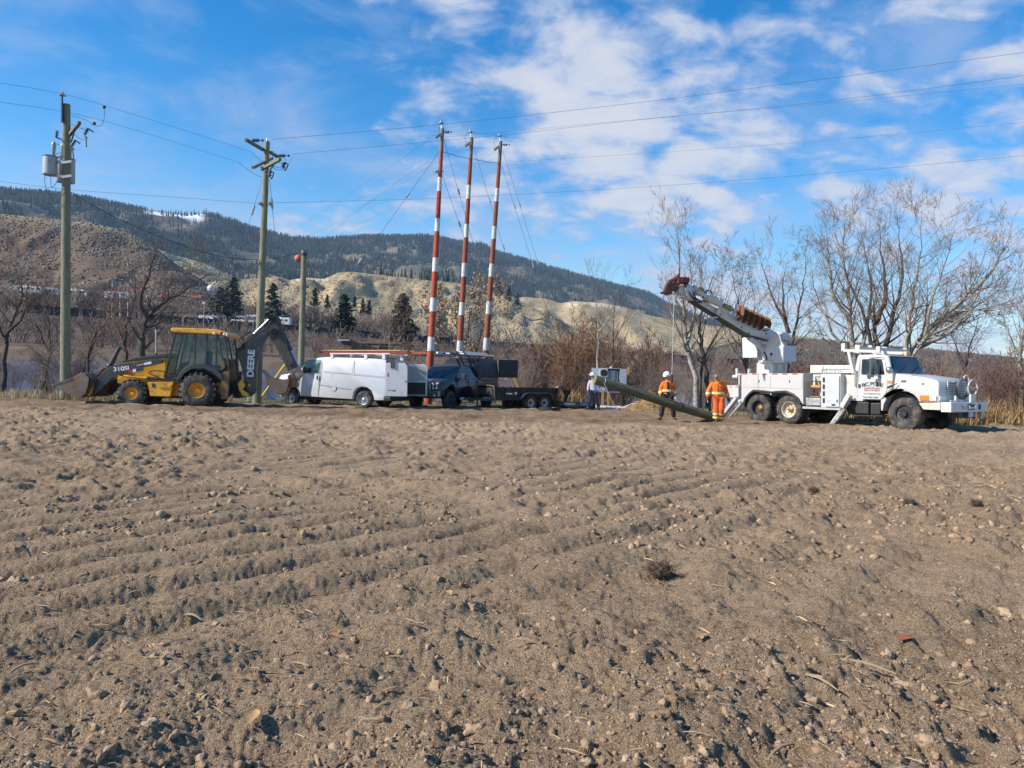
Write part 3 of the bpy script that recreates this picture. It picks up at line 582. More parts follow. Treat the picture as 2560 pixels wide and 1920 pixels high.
def striped():
    Z7 = (740, 280, 2.592)
    specs = [('striped_pole', 'tallest red and white striped pole, left of the three', 40.0, (949, 108), (868, 1640), (250, 425, 515, 690, 775, 945, 1035, 1205, 1293, 1458, 1548), [wood_grey, red_p, white_p], .215, .095),
             ('striped_pole', 'middle red and white striped pole with faded chipped paint', 46.0, (1139, 165), (1058, 1580), (300, 475, 563, 728, 815, 980, 1068, 1235, 1318, 1483, 1570), [wood_grey, red_old, white_old], .215, .11),
             ('striped_pole', 'rightmost of the three red and white striped poles', 48.0, (1327, 190), (1228, 1570), (325, 495, 580, 742, 825, 985, 1068, 1228, 1310, 1465, 1545), [wood_grey, red_old, white_old], .22, .115)]
    out = []
    for nm, lab, V, top, low, bd, ms, r0, r1 in specs:
        f = lambda y: top[0] + (low[0] - top[0]) * (y - top[1]) / (low[1] - top[1])
        A = MP @ atp(Z7[0] + top[0] / Z7[2], Z7[1] + top[1] / Z7[2], V)
        bands = [((MP @ atp(Z7[0] + f(y) / Z7[2], Z7[1] + y / Z7[2], V)) - A).length for y in bd]
        k = PoleKit(nm, lab, Z7, V, top, low, r0, r1, ms, 'red and white striped river crossing poles', down=1.5, bands=bands, cat='striped pole'); t = k.t; out.append(k)
        x, y = top
        b = MB(); b.bar(k.p(x - 8, y - 30), k.p(x - 6, y + 40), .04); b.build('pin', galv, t)
        b = MB(); b.lathe([(.03, 0), (.13, .02), (.13, .07), (.07, .12), (.07, .18), (.02, .2)], k.p(x - 8, y - 30), (0, 0, 1), 12); b.build('pin_insulator', porc, t, smooth=True)
        b = MB(); ribbed(b, k.p(x - 14, y + 32), k.p(x - 42, y + 55, -.3), .10, 4, .3); b.build('disc_insulator', glassy, t, smooth=True)
        if x != 1139:
            b = MB(); ribbed(b, k.p(x + 16, y + 22), k.p(x + 40, y + 22, -.2), .07, 4, .8); b.ball(k.p(x + 56, y + 22, -.2), .05, 8, 5); b.bar(k.p(x + 10, y + 22), k.p(x + 56, y + 22, -.2), .025); b.build('strain_insulator', poly, t, smooth=True)
        pl = [(x - 36, y + 45), (x - 44, y - 5), (x - 22, y - 32), (x + 10, y - 34), (x + 45, y - 22)] if x > 1000 else [(x - 30, y + 40), (x - 18, y - 5), (x - 8, y - 26)]
        b = MB(); b.tube(catmull([k.p(*q) for q in pl], 5), .012, 5); b.build('jumper_wire', wire_m, t)
        if x < 1000:
            b = MB(); ribbed(b, k.p(925, 378), k.p(900, 388, -.2), .09, 2, .4); b.bar(k.p(945, 380), k.p(955, 388, .2), .05); b.build('spool_insulator', glassy, t, smooth=True)
    a, m_, c = out
    for p, q, lab in ((a.P(955, 258), m_.P(1120, 300), 'cable tying the left striped pole to the middle one'), (m_.P(1148, 304), c.P(1312, 330), 'cable tying the middle striped pole to the right one')):
        b = MB(); b.tube([Vector((0, 0, 0)), (q - p) * .5 - Vector((0, 0, .05)), q - p], .017, 5); tag(b.build('tie_cable', wire_m, M=Matrix.Translation(p)), lab, 'cable')
    # guys
    yel = mat('yellow_guard', (.72, .46, .03), .5, var=.1)
    for k, s, (gx, gy), V, ins, lab, guard in ((a, (948, 412), (1312, 985), 41.5, (.33,), 'lower guy wire of the left striped pole', True), (a, (960, 185), (1300, 985), 42, (.3, .62), 'upper guy wire of the left striped pole', False), (m_, (1152, 228), (1376, 985), 47, (.33, .62), 'guy wire of the middle striped pole', False),
                                        (c, (1334, 350), (1442, 985), 48.5, (.27, .67), 'lower guy wire of the right striped pole', False), (c, (1340, 250), (1456, 985), 49, (.34, .7), 'upper guy wire of the right striped pole', False), (a, (928, 258), (646, 1000), 36.5, (.3, .74), 'guy wire running from the left striped pole down towards the van', True)):
        A = k.P(*s); E_ = MP @ atp(gx, gy, V); w = MP.inverted() @ E_; E_ = MP @ Vector((w.x, w.y, float(on_field(np.array([w.x]), np.array([w.y]))[0])))
        g = thing('guy_wire', lab, 'guy wire', Matrix.Translation(E_), 'guy wires'); b = MB(); b.tube([A - E_, Vector((0, 0, -.1))], .010, 5); b.build('strand', wire_m, g); d = (A - E_).normalized()
        for f in ins: p = (A - E_) * (1 - f * .62); b = MB(); b.cyl(p - d * .16, p + d * .16, .05, n=8); b.build('strain_insulator', porc, g, smooth=True)
        if guard: b = MB(); b.cyl(d * .05, d * 2.3, .055, n=8); b.build('guard', yel, g, smooth=True)
striped()
def lines():
    G = 'overhead conductors'
    wire('power_line', 'upper conductor from the left edge over the transformer pole to the crossarm pole', [(-80, 167, 26.5), (135, 203, 30.8), (330, 260, 32), (548, 330, 32.5)], .011, group=G)
    wire('power_line', 'second conductor below it from the left edge to the lower crossarm', [(-80, 211, 26.5), (138, 241, 30.8), (300, 283, 32), (520, 352, 32)], .011, group=G)
    wire('power_line', 'neutral wire between the left edge and the crossarm pole', [(-80, 381, 26.5), (143, 409, 30.9), (350, 424, 32), (562, 440, 32.9)], .010, group=G)
    wire('power_line', 'low wire running from the crossarm pole to the right edge', [(592, 438, 33), (950, 428, 37), (1420, 402, 35), (1850, 369, 32), (2310, 327, 29)], .010, group=G)
    wire('power_line', 'topmost wire running to the upper right edge', [(588, 301, 31.6), (950, 269, 34), (1350, 225, 33), (1800, 168, 31), (2310, 100, 28)], .012, group=G)
    wire('power_line', 'second highest wire running to the right edge', [(632, 333, 33.6), (1080, 292, 36), (1350, 262, 35), (1800, 217, 32), (2310, 150, 29)], .011, group=G)
    wire('power_line', 'faint wire from the middle striped pole to the right edge', [(962, 296, 42), (1080, 286, 44), (1400, 256, 42), (1800, 222, 39), (2310, 172, 36)], .009, group=G)
    wire('power_line', 'wire from the right striped pole to the right edge', [(1098, 350, 48), (1400, 331, 46), (1800, 302, 42), (2310, 255, 37)], .009, group=G)
    wire('service_cable', 'thick black cable sagging from the transformer pole to the short pole', [(148, 412, 31), (250, 470, 33), (400, 532, 35), (490, 556, 36), (575, 560, 36.6), (655, 545, 37)], .024, cable_m, cat='cable')
    wire('service_cable', 'black cable dropping from the short pole to the old shed', [(660, 548, 37), (690, 632, 42), (728, 702, 48), (753, 734, 53)], .022, cable_m, cat='cable')
    wire('crossing_wire', 'crossing line from the left striped pole top over the river', [(928, 302, 40), (790, 394, 62), (640, 492, 95), (440, 590, 160), (277, 612, 255)], .011, group='river crossing lines')
    wire('crossing_wire', 'crossing line from the middle striped pole over the river', [(1000, 317, 46), (840, 412, 70), (669, 510, 105), (450, 608, 170), (261, 613, 255)], .011, group='river crossing lines')
    wire('crossing_wire', 'crossing line from the right striped pole over the river', [(1068, 328, 48), (867, 440, 72), (749, 497, 100), (560, 590, 150), (244, 615, 255)], .011, group='river crossing lines')
    wire('crossing_wire', 'lowest crossing line carrying the marker balls', [(925, 350, 40), (812, 425, 56), (711, 505, 75), (651, 557, 86), (560, 596, 100), (456, 623, 118), (350, 640, 150), (240, 640, 250)], .012, group='river crossing lines')
    org = mat('orange_ball', (.62, .12, .035), .6, var=.15); wht = mat('white_ball', (.72, .72, .70), .6, var=.1)
    for x, y, V, r, m, lab in ((645, 558, 86, .46, org, 'orange aerial marker ball beside the short pole top'), (456, 623, 118, .58, wht, 'white aerial marker ball left of the crossarm pole'), (350, 640, 150, .42, org, 'orange aerial marker ball behind the bent tree limb'), (302, 629, 170, .36, org, 'small orange marker ball furthest left'), (320, 640, 165, .38, wht, 'small white marker ball between the two left orange ones')):
        p = W2(x, y, V); b = MB(); b.ball(p - p, r, 14, 10); q = b.build('ball', m, smooth=True); t = thing('marker_ball', lab, 'marker ball', Matrix.Translation(p), 'aerial marker balls'); q.parent = t
        b = MB(); b.cyl((-r * 1.15, 0, 0), (r * 1.15, 0, 0), r * .12, n=8); b.cyl((0, 0, -.01), (0, 0, .01), r * 1.03, n=16); b.build('clamp', wht if m is org else galv, t)
lines()
# ---------------------------------------------------------------- vehicles
rubber = mat('tyre_rubber', (0.030, 0.030, 0.032), .85, var=.25, vs=4, bump=.3, bs=40, dirt=((.17, .135, .10), .34, 5)); black = mat('black_plastic', (0.018, 0.018, 0.02), .55, var=.2)
yellow = mat('machine_yellow', (0.84, 0.42, 0.022), .45, var=.08, vs=2, dirt=((.20, .13, .07), .26, 3), coat=.15); charcoal = mat('charcoal_paint', (0.030, 0.033, 0.040), .42, var=.15, vs=2, dirt=((.12, .10, .08), .18, 3), coat=.2)
chrome = mat('chrome_rod', (0.42, 0.44, 0.47), .3, .8, var=.05); white_v = mat('van_white', (0.56, 0.57, 0.585), .32, var=.02, vs=.8, dirt=((.46, .41, .34), .13, 2.2), coat=.5); white_t = mat('truck_white', (0.52, 0.51, 0.485), .42, var=.03, vs=1, dirt=((.50, .42, .31), .16, 2.6), coat=.25)
steel_w = mat('worn_steel', (0.20, 0.165, 0.14), .5, .5, var=.3, vs=3, bump=.2, bs=20, dirt=((.26, .12, .05), .35, 4)); rust = mat('rusty_steel', (0.22, 0.085, 0.03), .8, .1, var=.35, vs=5, bump=.4, bs=30, dirt=((.10, .05, .03), .4, 6))
gl_dark = glass('dark_glass', (.06, .075, .08), .62); gl_cab = glass('cab_glass', (.165, .185, .185), .20); silver = mat('silver_rim', (.50, .51, .52), .35, .7, var=.1, dirt=((.2, .17, .13), .2, 6)); whitebox = mat('lettering_white', (.80, .80, .78), .5); red_l = mat('red_lens', (.50, .02, .018), .25, var=.1); amber = mat('amber_lens', (.72, .20, .015), .25, var=.1)
clear_l = mat('clear_lens', (.62, .64, .64), .12, var=.1); greyw = mat('pale_grey_panel', (.50, .52, .58), .5, var=.05, dirt=((.35, .33, .30), .15, 4)); gold = mat('hub_bronze', (.30, .18, .08), .5, .5, var=.3, vs=8); alum = mat('aluminium', (.60, .61, .62), .35, .8, var=.1)
def offset(pts, d):
    n = len(pts); A = sum(pts[i][0] * pts[(i + 1) % n][1] - pts[(i + 1) % n][0] * pts[i][1] for i in range(n)); s = 1 if A > 0 else -1; o = []
    for i in range(n):
        p, a, c = Vector(pts[i]), Vector(pts[i - 1]), Vector(pts[(i + 1) % n]); e1 = (p - a); e2 = (c - p)
        if e1.length < 1e-6 or e2.length < 1e-6: o.append(pts[i]); continue
        e1.normalize(); e2.normalize(); n1 = Vector((-e1.y, e1.x)); n2 = Vector((-e2.y, e2.x)); m = n1 + n2
        m = m / max(.35, m.length_squared / 2) if m.length > 1e-4 else n1; q = p + m * d * s; o.append((q.x, q.y))
    return o
def shell(pts, W, y0=0.0, inset=lambda z: 0.0, r=.05):
    n = len(pts); A = sum(pts[i][0] * pts[(i + 1) % n][1] - pts[(i + 1) % n][0] * pts[i][1] for i in range(n))
    if A < 0: pts = pts[::-1]
    b = MB(); P2 = offset(pts, r); P1 = offset(pts, r * .3); rs = []
    for P_, k in ((P2, 0), (P1, r * .3), (pts, r)): rs.append([(p[0], y0 + inset(p[1]) + k, p[1]) for p in P_])
    for P_, k in ((pts, r), (P1, r * .3), (P2, 0)): rs.append([(p[0], y0 + W - inset(p[1]) - k, p[1]) for p in P_])
    b.rings(rs); b.f = [f[::-1] for f in b.f]; return b
def panel(b, pts, inset, off, thick=.012, y0=0.0, W=None):   # plate lying on the near (or far) side
    n = len(pts); yf = (lambda z, o: y0 + inset(z) - o) if W is None else (lambda z, o: y0 + W - inset(z) + o)
    b.add([(p[0], yf(p[1], off), p[1]) for p in pts] + [(p[0], yf(p[1], off - thick), p[1]) for p in pts], [tuple(range(n)), tuple(range(2 * n - 1, n - 1, -1))] + [(i, n + i, n + (i + 1) % n, (i + 1) % n) for i in range(n)]); return b
def wheel(parent, x, z, y, Rr, w, rim, rim_m, hub_m=None, lugs=0, dish=.25, near=True, nuts=0, tread=.03, name='wheel', label=None, steer=0.0, skew=.5):
    b = MB(); s = 1 if near else -1; ax = (0, 1, 0); o = Vector((0, 0, 0))
    b.lathe([(rim, .03 * w), (rim + (Rr - rim) * .35, 0), (rim + (Rr - rim) * .8, .0 + .02 * w), (Rr * .975, .10 * w), (Rr, .2 * w), (Rr, .8 * w), (Rr * .975, .9 * w), (rim + (Rr - rim) * .8, .98 * w), (rim + (Rr - rim) * .35, w), (rim, .97 * w)], o, ax, 32, cap=False)
    for k in range(lugs):
        a = 2 * math.pi * k / lugs
        for h in (0, 1):
            aa = a + h * math.pi / lugs; c = Vector((math.cos(aa) * (Rr + tread * .3), w * (.26 + .48 * h), math.sin(aa) * (Rr + tread * .3)))
            q = Matrix.Rotation(-aa, 3, 'Y') @ Matrix.Rotation(skew * (1 if h else -1), 3, 'X'); b.box(c, (tread * 1.4, w * .52, max(.035, Rr * 1.9 / lugs)), q)
    Mx = Matrix.Translation((x, y, z)) @ Matrix.Rotation(steer, 4, 'Z')
    if not near: Mx = Mx @ Matrix.Translation((0, w, 0)) @ Matrix.Rotation(math.pi, 4, 'Z')
    t = b.build(name, rubber, parent, smooth=40); t.matrix_local = Mx
    if label: t['label'] = label
    b = MB(); b.lathe([(rim * 1.02, .02 * w), (rim * 1.02, .05 * w), (rim * .94, .07 * w), (rim * .9, dish * w), (rim * .40, (dish + .04) * w), (rim * .34, (dish - .02) * w)], o, ax, 28, cap=False); b.build('rim', rim_m, t, smooth=40)
    b = MB(); b.lathe([(rim * .38, (dish + .02) * w), (rim * .36, (dish - .14) * w), (rim * .26, (dish - .22) * w), (.01, (dish - .23) * w)], o, ax, 16)
    for k in range(nuts): a = 2 * math.pi * k / nuts; b.cyl((math.cos(a) * rim * .55, (dish + .05) * w, math.sin(a) * rim * .55), (math.cos(a) * rim * .55, (dish - .08) * w, math.sin(a) * rim * .55), rim * .065, n=6)
    b.build('hub', hub_m or rim_m, t, smooth=40); return t

# ---- backhoe loader
def backhoe():
    F = Frame(-12.26, 28.79, 6, (100, 740, 3.16)); P = F.pts; p3 = F.p3
    t = thing('backhoe_loader', 'yellow and charcoal backhoe loader parked on the track at the left', 'backhoe', F.M); W = 2.25
    zc = lambda a, b_: F.pt(a, b_)
    c = zc(1237, 752); wheel(t, c[0], .66, 0.0, .66, .46, .30, yellow, yellow, 20, .40, nuts=8, tread=.05, label='large rear drive wheel with yellow rim'); wheel(t, c[0] + .02, .66, W - .46, .66, .46, .30, yellow, yellow, 20, .4, near=False, tread=.05)
    c = zc(710, 765); wheel(t, c[0], .51, .12, .51, .34, .235, yellow, yellow, 18, .35, nuts=8, tread=.04); wheel(t, c[0] + .02, .51, W - .44, .51, .34, .235, yellow, yellow, 18, .35, near=False, tread=.04)
    # loader arms
    arm = [(395, 778), (425, 690), (498, 602), (560, 556), (640, 540), (935, 494), (968, 505), (966, 530), (700, 590), (640, 612), (582, 642), (480, 742), (425, 790)]
    b = MB(); b.prism(P(arm, .3), .26, .40); near = b.build('loader_arm', charcoal, t, bevel=.012)
    b = MB(); b.prism(P(arm, .3), W - .45, W - .31); b.build('loader_arm', charcoal, t, bevel=.012)
    x, z = F.pt(642, 576, .25); text('310SJ', .235, whitebox, near, side_M(x, .252, z, 7), bold=.006, sx=1.15)
    for pl, mm, nm in (([(762, 545), (820, 530), (822, 542), (766, 556)], mat('pink_sticker', (.55, .25, .25), .5), 'warning_sticker'), ([(822, 528), (878, 516), (880, 536), (824, 546)], whitebox, 'warning_sticker')):
        b = MB(); b.prism(P(pl, .25), .252, .262); b.build(nm, mm, near)
    b = MB(); b.prism(P([(640, 592), (815, 560), (820, 588), (700, 614)], .24), .225, .262); k = b.build('arm_plate', charcoal, t, bevel=.006)
    b = MB(); b.prism(P([(702, 585), (732, 578), (734, 606), (706, 611)], .22), .216, .228); b.build('reflector', red_l, k); b = MB(); b.prism(P([(733, 579), (758, 574), (760, 600), (735, 605)], .22), .216, .228); b.build('reflector', whitebox, k)
    # bucket: curved floor and back, side plates
    prof = P([(100, 703), (165, 738), (222, 768), (285, 794), (335, 800), (372, 770), (392, 715), (402, 645), (372, 615), (345, 603)], 0.0); inn = offset(prof + [prof[0]], .0)
    b = MB(); n = len(prof); rs = []
    for y in (-.12, W + .12): rs.append(y)
    th = []
    for i in range(n):
        a = Vector(prof[max(0, i - 1)]); c_ = Vector(prof[min(n - 1, i + 1)]); d = (c_ - a).normalized(); th.append((prof[i][0] + d.y * -.03 * -1, prof[i][1] + d.x * .03))
    loop = prof + th[::-1]; b.prism(loop, -.12, W + .12); bk = b.build('loader_bucket', steel_w, t, smooth=30)
    for y in (-.14, W + .10):
        b = MB(); b.prism(P([(108, 702), (222, 768), (285, 794), (335, 800), (372, 770), (392, 715), (402, 645), (345, 603), (268, 648)], 0), y, y + .04); b.build('side_plate', steel_w, bk, bevel=.008)
    b = MB(); b.prism(P([(92, 701), (150, 684), (268, 646), (262, 658), (112, 709)], 0), -.16, W + .14); b.build('cutting_edge', steel_w, bk)
    for y in (.15, W - .35):
        b = MB(); b.prism(P([(345, 606), (402, 640), (412, 690), (395, 775), (372, 790), (352, 690), (330, 640)], .1), y, y + .2); b.build('bucket_mount', yellow, t, bevel=.01)
    b = MB(); b.prism(P([(420, 590), (500, 568), (470, 615), (440, 640)], .6), .6, 1.6); b.build('linkage', steel_w, t, bevel=.01)
    b = MB(); b.cyl(p3(552, 556, .55), p3(592, 480, .55), .10, n=14); b.cyl(p3(575, 510, .55), p3(630, 402, .55), .075, n=14); b.ball(p3(553, 552, .55), .13, 10, 6); b.build('tilt_cylinder', charcoal, t, smooth=True)
    b = MB(); b.cyl(p3(662, 631, .3), p3(845, 648, .3), .05, n=12); b.build('lift_cylinder', yellow, t, smooth=True); b = MB(); b.cyl(p3(845, 648, .3), p3(935, 657, .3), .062, n=12); b.build('cylinder_end', black, t, smooth=True)
    # body
    b = MB(); b.prism(P([(640, 550), (652, 515), (1012, 482), (1012, 600), (985, 655), (905, 660), (660, 630), (615, 650), (612, 600)], .62), .62, W - .62); b.build('engine_hood', yellow, t, bevel=.03)
    b = MB(); b.prism(P([(645, 522), (680, 505), (760, 482), (1022, 452), (1024, 482), (860, 497), (690, 518)], .6), .56, W - .56); b.build('hood_top', charcoal, t, bevel=.02)
    b = MB(); b.prism(P([(610, 648), (660, 628), (905, 662), (1060, 680), (1440, 680), (1440, 770), (1050, 790), (870, 790), (840, 720), (612, 690)], .55), .55, W - .55); b.build('chassis', yellow, t, bevel=.02)
    b = MB(); b.prism(P([(640, 700), (840, 720), (860, 800), (1100, 810), (1400, 800), (1400, 760), (640, 680)], .7), .7, W - .7); b.build('axle_frame', black, t)
    b = MB(); b.prism(P([(850, 682), (1056, 678), (1030, 795), (872, 790), (862, 730)], .2), .16, .6); s = b.build('side_step', yellow, t, bevel=.015)
    b = MB(); b.prism(P([(935, 705), (1040, 700), (1030, 722), (935, 722)], .15), .12, .17); b.build('step_tread', yellow, s); b = MB(); b.prism(P([(885, 690), (905, 690), (905, 720), (885, 720)], .15), .14, .17); b.build('latch', steel_dk, s)
    b = MB(); b.tube(catmull([p3(1010, 600, .5), p3(900, 590, .45), p3(860, 610, .42), p3(930, 640, .4), p3(975, 670, .4)], 5), .018, 6); b.build('hose', cable_m, t)
    b = MB(); b.cyl(p3(918, 465, 1.1), p3(917, 262, 1.1), .035, n=12); b.build('exhaust_stack', mat('exhaust_steel', (.42, .40, .34), .45, .5), t, smooth=True); b = MB(); b.cyl(p3(918, 468, 1.1), p3(918, 452, 1.1), .05, n=12); b.cyl(p3(917, 264, 1.1), p3(914, 236, 1.1), .045, n=12); b.build('exhaust_cap', black, t, smooth=True)
    # cab
    y0, y1 = .42, W - .42
    roof = P([(1032, 258), (1045, 250), (1290, 256), (1400, 266), (1480, 288), (1498, 308), (1488, 326), (1400, 303), (1200, 293), (1062, 287), (1034, 276)], y0 - .08); b = MB(); b.prism(roof, y0 - .12, y1 + .12); cab = b.build('cab_roof', yellow, t, bevel=.04, seg=3)
    for zx, zy, m_ in ((1378, 297, clear_l), (1432, 292, red_l), (1455, 303, clear_l), (1478, 308, clear_l)):
        b = MB(); b.ball(p3(zx, zy, y0 - .14), .062, 10, 6); b.build('work_lamp', m_, cab, smooth=True)
    b = MB(); b.prism(P([(1035, 285), (1062, 290), (1060, 296), (1040, 296)], y0), y0, y1); b.build('roof_trim', black, cab)
    pil = [((1070, 288), (984, 645), .07), ((1126, 290), (1062, 628), .045), ((1228, 296), (1222, 540), .06), ((1318, 298), (1312, 545), .07), ((1408, 306), (1442, 500), .05), ((1462, 318), (1492, 560), .06)]
    fr = None
    for yy in (y0, y1):
        for a, c_, w in pil:
            b = MB(); b.bar(p3(*a, y0) + Vector((0, yy - y0, 0)), p3(*c_, y0) + Vector((0, yy - y0, 0)), .07, w); q = b.build('cab_pillar', charcoal, t, bevel=.008)
        b = MB(); b.bar(p3(984, 642, y0) + Vector((0, yy - y0, 0)), p3(1095, 636, y0) + Vector((0, yy - y0, 0)), .08, .08); b.build('cab_sill', black, t)
        for pl in ([(1074, 300), (1118, 300), (1062, 600), (1004, 625)], [(1130, 300), (1222, 306), (1216, 535), (1140, 575), (1080, 620), (1070, 618)], [(1236, 306), (1308, 308), (1306, 535), (1226, 530)], [(1330, 310), (1405, 318), (1438, 500), (1430, 556), (1400, 575), (1326, 535)], [(1418, 325), (1456, 330), (1484, 545), (1445, 510)]):
            b = MB(); b.prism(P(pl, y0), yy - .006, yy + .006); b.build('window', gl_cab, t)
    a0, a1 = F.pt(1070, 290, y0), F.pt(984, 640, y0); b = MB(); b.add([(a0[0], y0, a0[1]), (a0[0], y1, a0[1]), (a1[0] + .3, y1, a1[1] + .9), (a1[0] + .3, y0, a1[1] + .9)], [(0, 1, 2, 3)]); b.build('windscreen', gl_cab, t)
    b = MB(); b.prism(P([(1190, 560), (1300, 545), (1310, 470), (1335, 430), (1350, 440), (1340, 570), (1300, 600), (1190, 600)], 1.1), .85, 1.4); b.build('seat', mat('blue_seat', (.03, .06, .16), .7), t, bevel=.04)
    b = MB(); b.prism(P([(1080, 630), (1110, 540), (1160, 520), (1170, 540), (1150, 640)], 1.1), .95, 1.3); b.tube([p3(1150, 530, 1.1), p3(1185, 500, 1.1)], .02); b.build('console', black, t, bevel=.02)
    b = MB(); b.tube(catmull([p3(990, 560, y0 - .1), p3(1010, 400, y0 - .12), p3(1040, 385, y0 - .1)], 4), .014, 6); b.build('grab_rail', black, t)
    fen = [(1082, 650), (1100, 612), (1150, 560), (1205, 534), (1300, 535), (1385, 565), (1440, 625), (1445, 668), (1420, 655), (1370, 610), (1295, 575), (1200, 578), (1145, 610), (1110, 660), (1075, 672)]
    for ya, yb in ((.03, .62), (W - .62, W - .03)): b = MB(); b.prism(P(fen, .05), ya, yb); b.build('fender', charcoal, t, bevel=.02)
    b = MB(); b.prism(P([(1110, 640), (1200, 585), (1300, 580), (1400, 640), (1430, 680), (1090, 680)], .5), .5, W - .5); b.build('cab_floor', black, t)
    b = MB(); b.prism(P([(980, 652), (1085, 650), (1060, 672), (978, 668)], .3), .3, .6); b.build('cab_step', black, t)
    # stabilisers and swing frame
    for yy in (.12, W - .32):
        b = MB(); b.prism(P([(1440, 602), (1496, 590), (1478, 818), (1424, 815)], .1), yy, yy + .2); b.build('stabiliser', mat('dirty_yellow', (.25, .14, .05), .7, var=.3, vs=4, dirt=((.12, .08, .05), .5, 5)), t, bevel=.012)
    b = MB(); b.prism(P([(1425, 490), (1455, 490), (1462, 560), (1430, 600)], .4), .4, .9); b.prism(P([(1505, 500), (1545, 500), (1560, 600), (1530, 690), (1490, 690)], 1.), .8, 1.3); b.build('control_tower', mat('dirty_yellow', (0, 0, 0)), t, bevel=.012)
    b = MB(); b.prism(P([(1440, 680), (1560, 665), (1620, 690), (1645, 790), (1590, 805), (1560, 760), (1440, 800)], 1.), .75, 1.4); b.build('swing_frame', black, t, bevel=.02)
    b = MB(); b.prism(P([(1560, 690), (1590, 660), (1618, 700), (1600, 740), (1648, 775), (1640, 800), (1600, 790), (1570, 740)], .6), .62, .80); b.build('swing_link', yellow, t, bevel=.01)
    for k in range(4): b = MB(); b.tube(catmull([p3(1490, 690 + 15 * k, .7), p3(1530, 720 + 12 * k, .6), p3(1560, 700 + 18 * k, .65), p3(1590, 740 + 8 * k, .7)], 5), .018, 6); b.build('hose', cable_m, t)
    # boom, stick, bucket
    by0, by1 = .92, 1.22
    b = MB(); b.prism(P([(1552, 425), (1600, 398), (1640, 315), (1700, 285), (1745, 262), (1800, 275), (1808, 300), (1772, 360), (1728, 470), (1708, 560), (1708, 735), (1692, 770), (1660, 795), (1622, 765), (1612, 640), (1582, 520), (1550, 460)], 1.), by0, by1); boom = b.build('boom', charcoal, t, bevel=.025, seg=3)
    x, z = F.pt(1668, 533, by0); text('DEERE', .36, whitebox, boom, side_M(x, by0 - .006, z, 88), bold=.012, sx=1.08)
    b = MB(); b.prism(P([(1643, 696), (1666, 696), (1666, 712), (1643, 712)], by0), by0 - .01, by0); b.build('data_plate', mat('sticker_yellow', (.6, .42, .03), .5), boom)
    b = MB(); b.prism(P([(1798, 165), (1825, 138), (1858, 140), (1888, 172), (1905, 250), (1925, 330), (1975, 440), (2030, 540), (2052, 575), (2010, 610), (1960, 590), (1905, 480), (1850, 380), (1812, 320), (1788, 300)], 1.), by0 + .03, by1 - .03); stick = b.build('dipper_stick', mat('dusty_charcoal', (.040, .041, .040), .6, var=.2, vs=3, dirt=((.10, .085, .065), .4, 4)), t, bevel=.02)
    b = MB(); b.cyl(p3(1825, 170, by0 - .1), p3(1825, 170, by1 + .1), .13, n=16); b.cyl(p3(1850, 285, by0 - .06), p3(1850, 285, by1 + .06), .15, n=16); b.cyl(p3(1828, 168, by0 - .12), p3(1828, 168, by0 - .08), .06, n=12); b.build('pivot', black, t, smooth=40)
    b = MB(); b.cyl(p3(1572, 440, 1.0), p3(1690, 300, 1.0), .085, n=12); b.cyl(p3(1600, 390, 1.3), p3(1690, 300, 1.3), .06, n=12); b.ball(p3(1572, 432, 1.05), .14, 10, 6); b.build('boom_cylinder', charcoal, t, smooth=True); b = MB(); b.cyl(p3(1690, 300, .95), p3(1808, 186, .95), .042, n=12); b.build('cylinder_rod', chrome, t, smooth=True)
    b = MB(); b.cyl(p3(1880, 205, 1.05), p3(1985, 430, 1.05), .075, n=12); b.build('bucket_cylinder', charcoal, t, smooth=True); b = MB(); b.cyl(p3(1985, 430, 1.05), p3(2050, 575, 1.05), .042, n=12); b.build('cylinder_rod', mat('blue_chrome', (.35, .42, .72), .25, .8), t, smooth=True)
    for pl in ([(1600, 430), (1640, 330), (1720, 290), (1800, 240), (1850, 150), (1885, 180)], [(1560, 440), (1650, 345), (1760, 270), (1840, 230), (1810, 180)], [(1890, 175), (1935, 300), (1950, 380), (1925, 480), (1900, 500)], [(1870, 160), (1905, 230), (1930, 330), (1965, 400)], [(1548, 440), (1552, 520), (1560, 600), (1580, 700)]):
        b = MB(); b.tube(catmull([p3(*q, by0 - .06) for q in pl], 5), .022, 6); b.build('hose', cable_m, t)
    b = MB(); b.prism(P([(1970, 590), (2052, 560), (2078, 620), (2040, 672), (2020, 660), (2045, 620), (2030, 595), (1985, 615)], 1.), by0 + .02, by1 - .02); b.build('bucket_link', steel_w, t, bevel=.01)
    b = MB(); b.prism(P([(1968, 625), (2000, 612), (2036, 690), (2032, 720), (1965, 725), (1955, 690)], 1.), by0 - .02, by1 + .02); b.build('bucket_bracket', mat('rust_yellow', (.30, .15, .04), .75, var=.3, vs=5, dirt=((.14, .08, .05), .45, 6)), t, bevel=.01)
    prof = [(1758, 588), (1790, 640), (1800, 690), (1832, 745), (1890, 784), (1940, 762), (1962, 700), (1970, 655)]; pp = P(prof, .8); inn = P([(1768, 596), (1806, 640), (1815, 686), (1842, 732), (1890, 766), (1928, 750), (1948, 700), (1956, 662)], .8)
    b = MB(); b.prism(pp + inn[::-1], .72, 1.42); hb = b.build('hoe_bucket', steel_w, t, smooth=30)
    for y in (.70, 1.40): b = MB(); b.prism(P([(1790, 640), (1800, 690), (1832, 745), (1890, 784), (1940, 762), (1962, 700), (1970, 655), (1900, 662)], .7), y, y + .035); b.build('side_plate', steel_w, hb, bevel=.006)
    for k in range(4): b = MB(); b.bar(p3(1772, 612, .8) + Vector((0, -.04 + .2 * k, 0)), p3(1756, 585, .8) + Vector((0, -.04 + .2 * k, 0)), .05, .03); b.build('bucket_tooth', steel_w, hb)
backhoe()

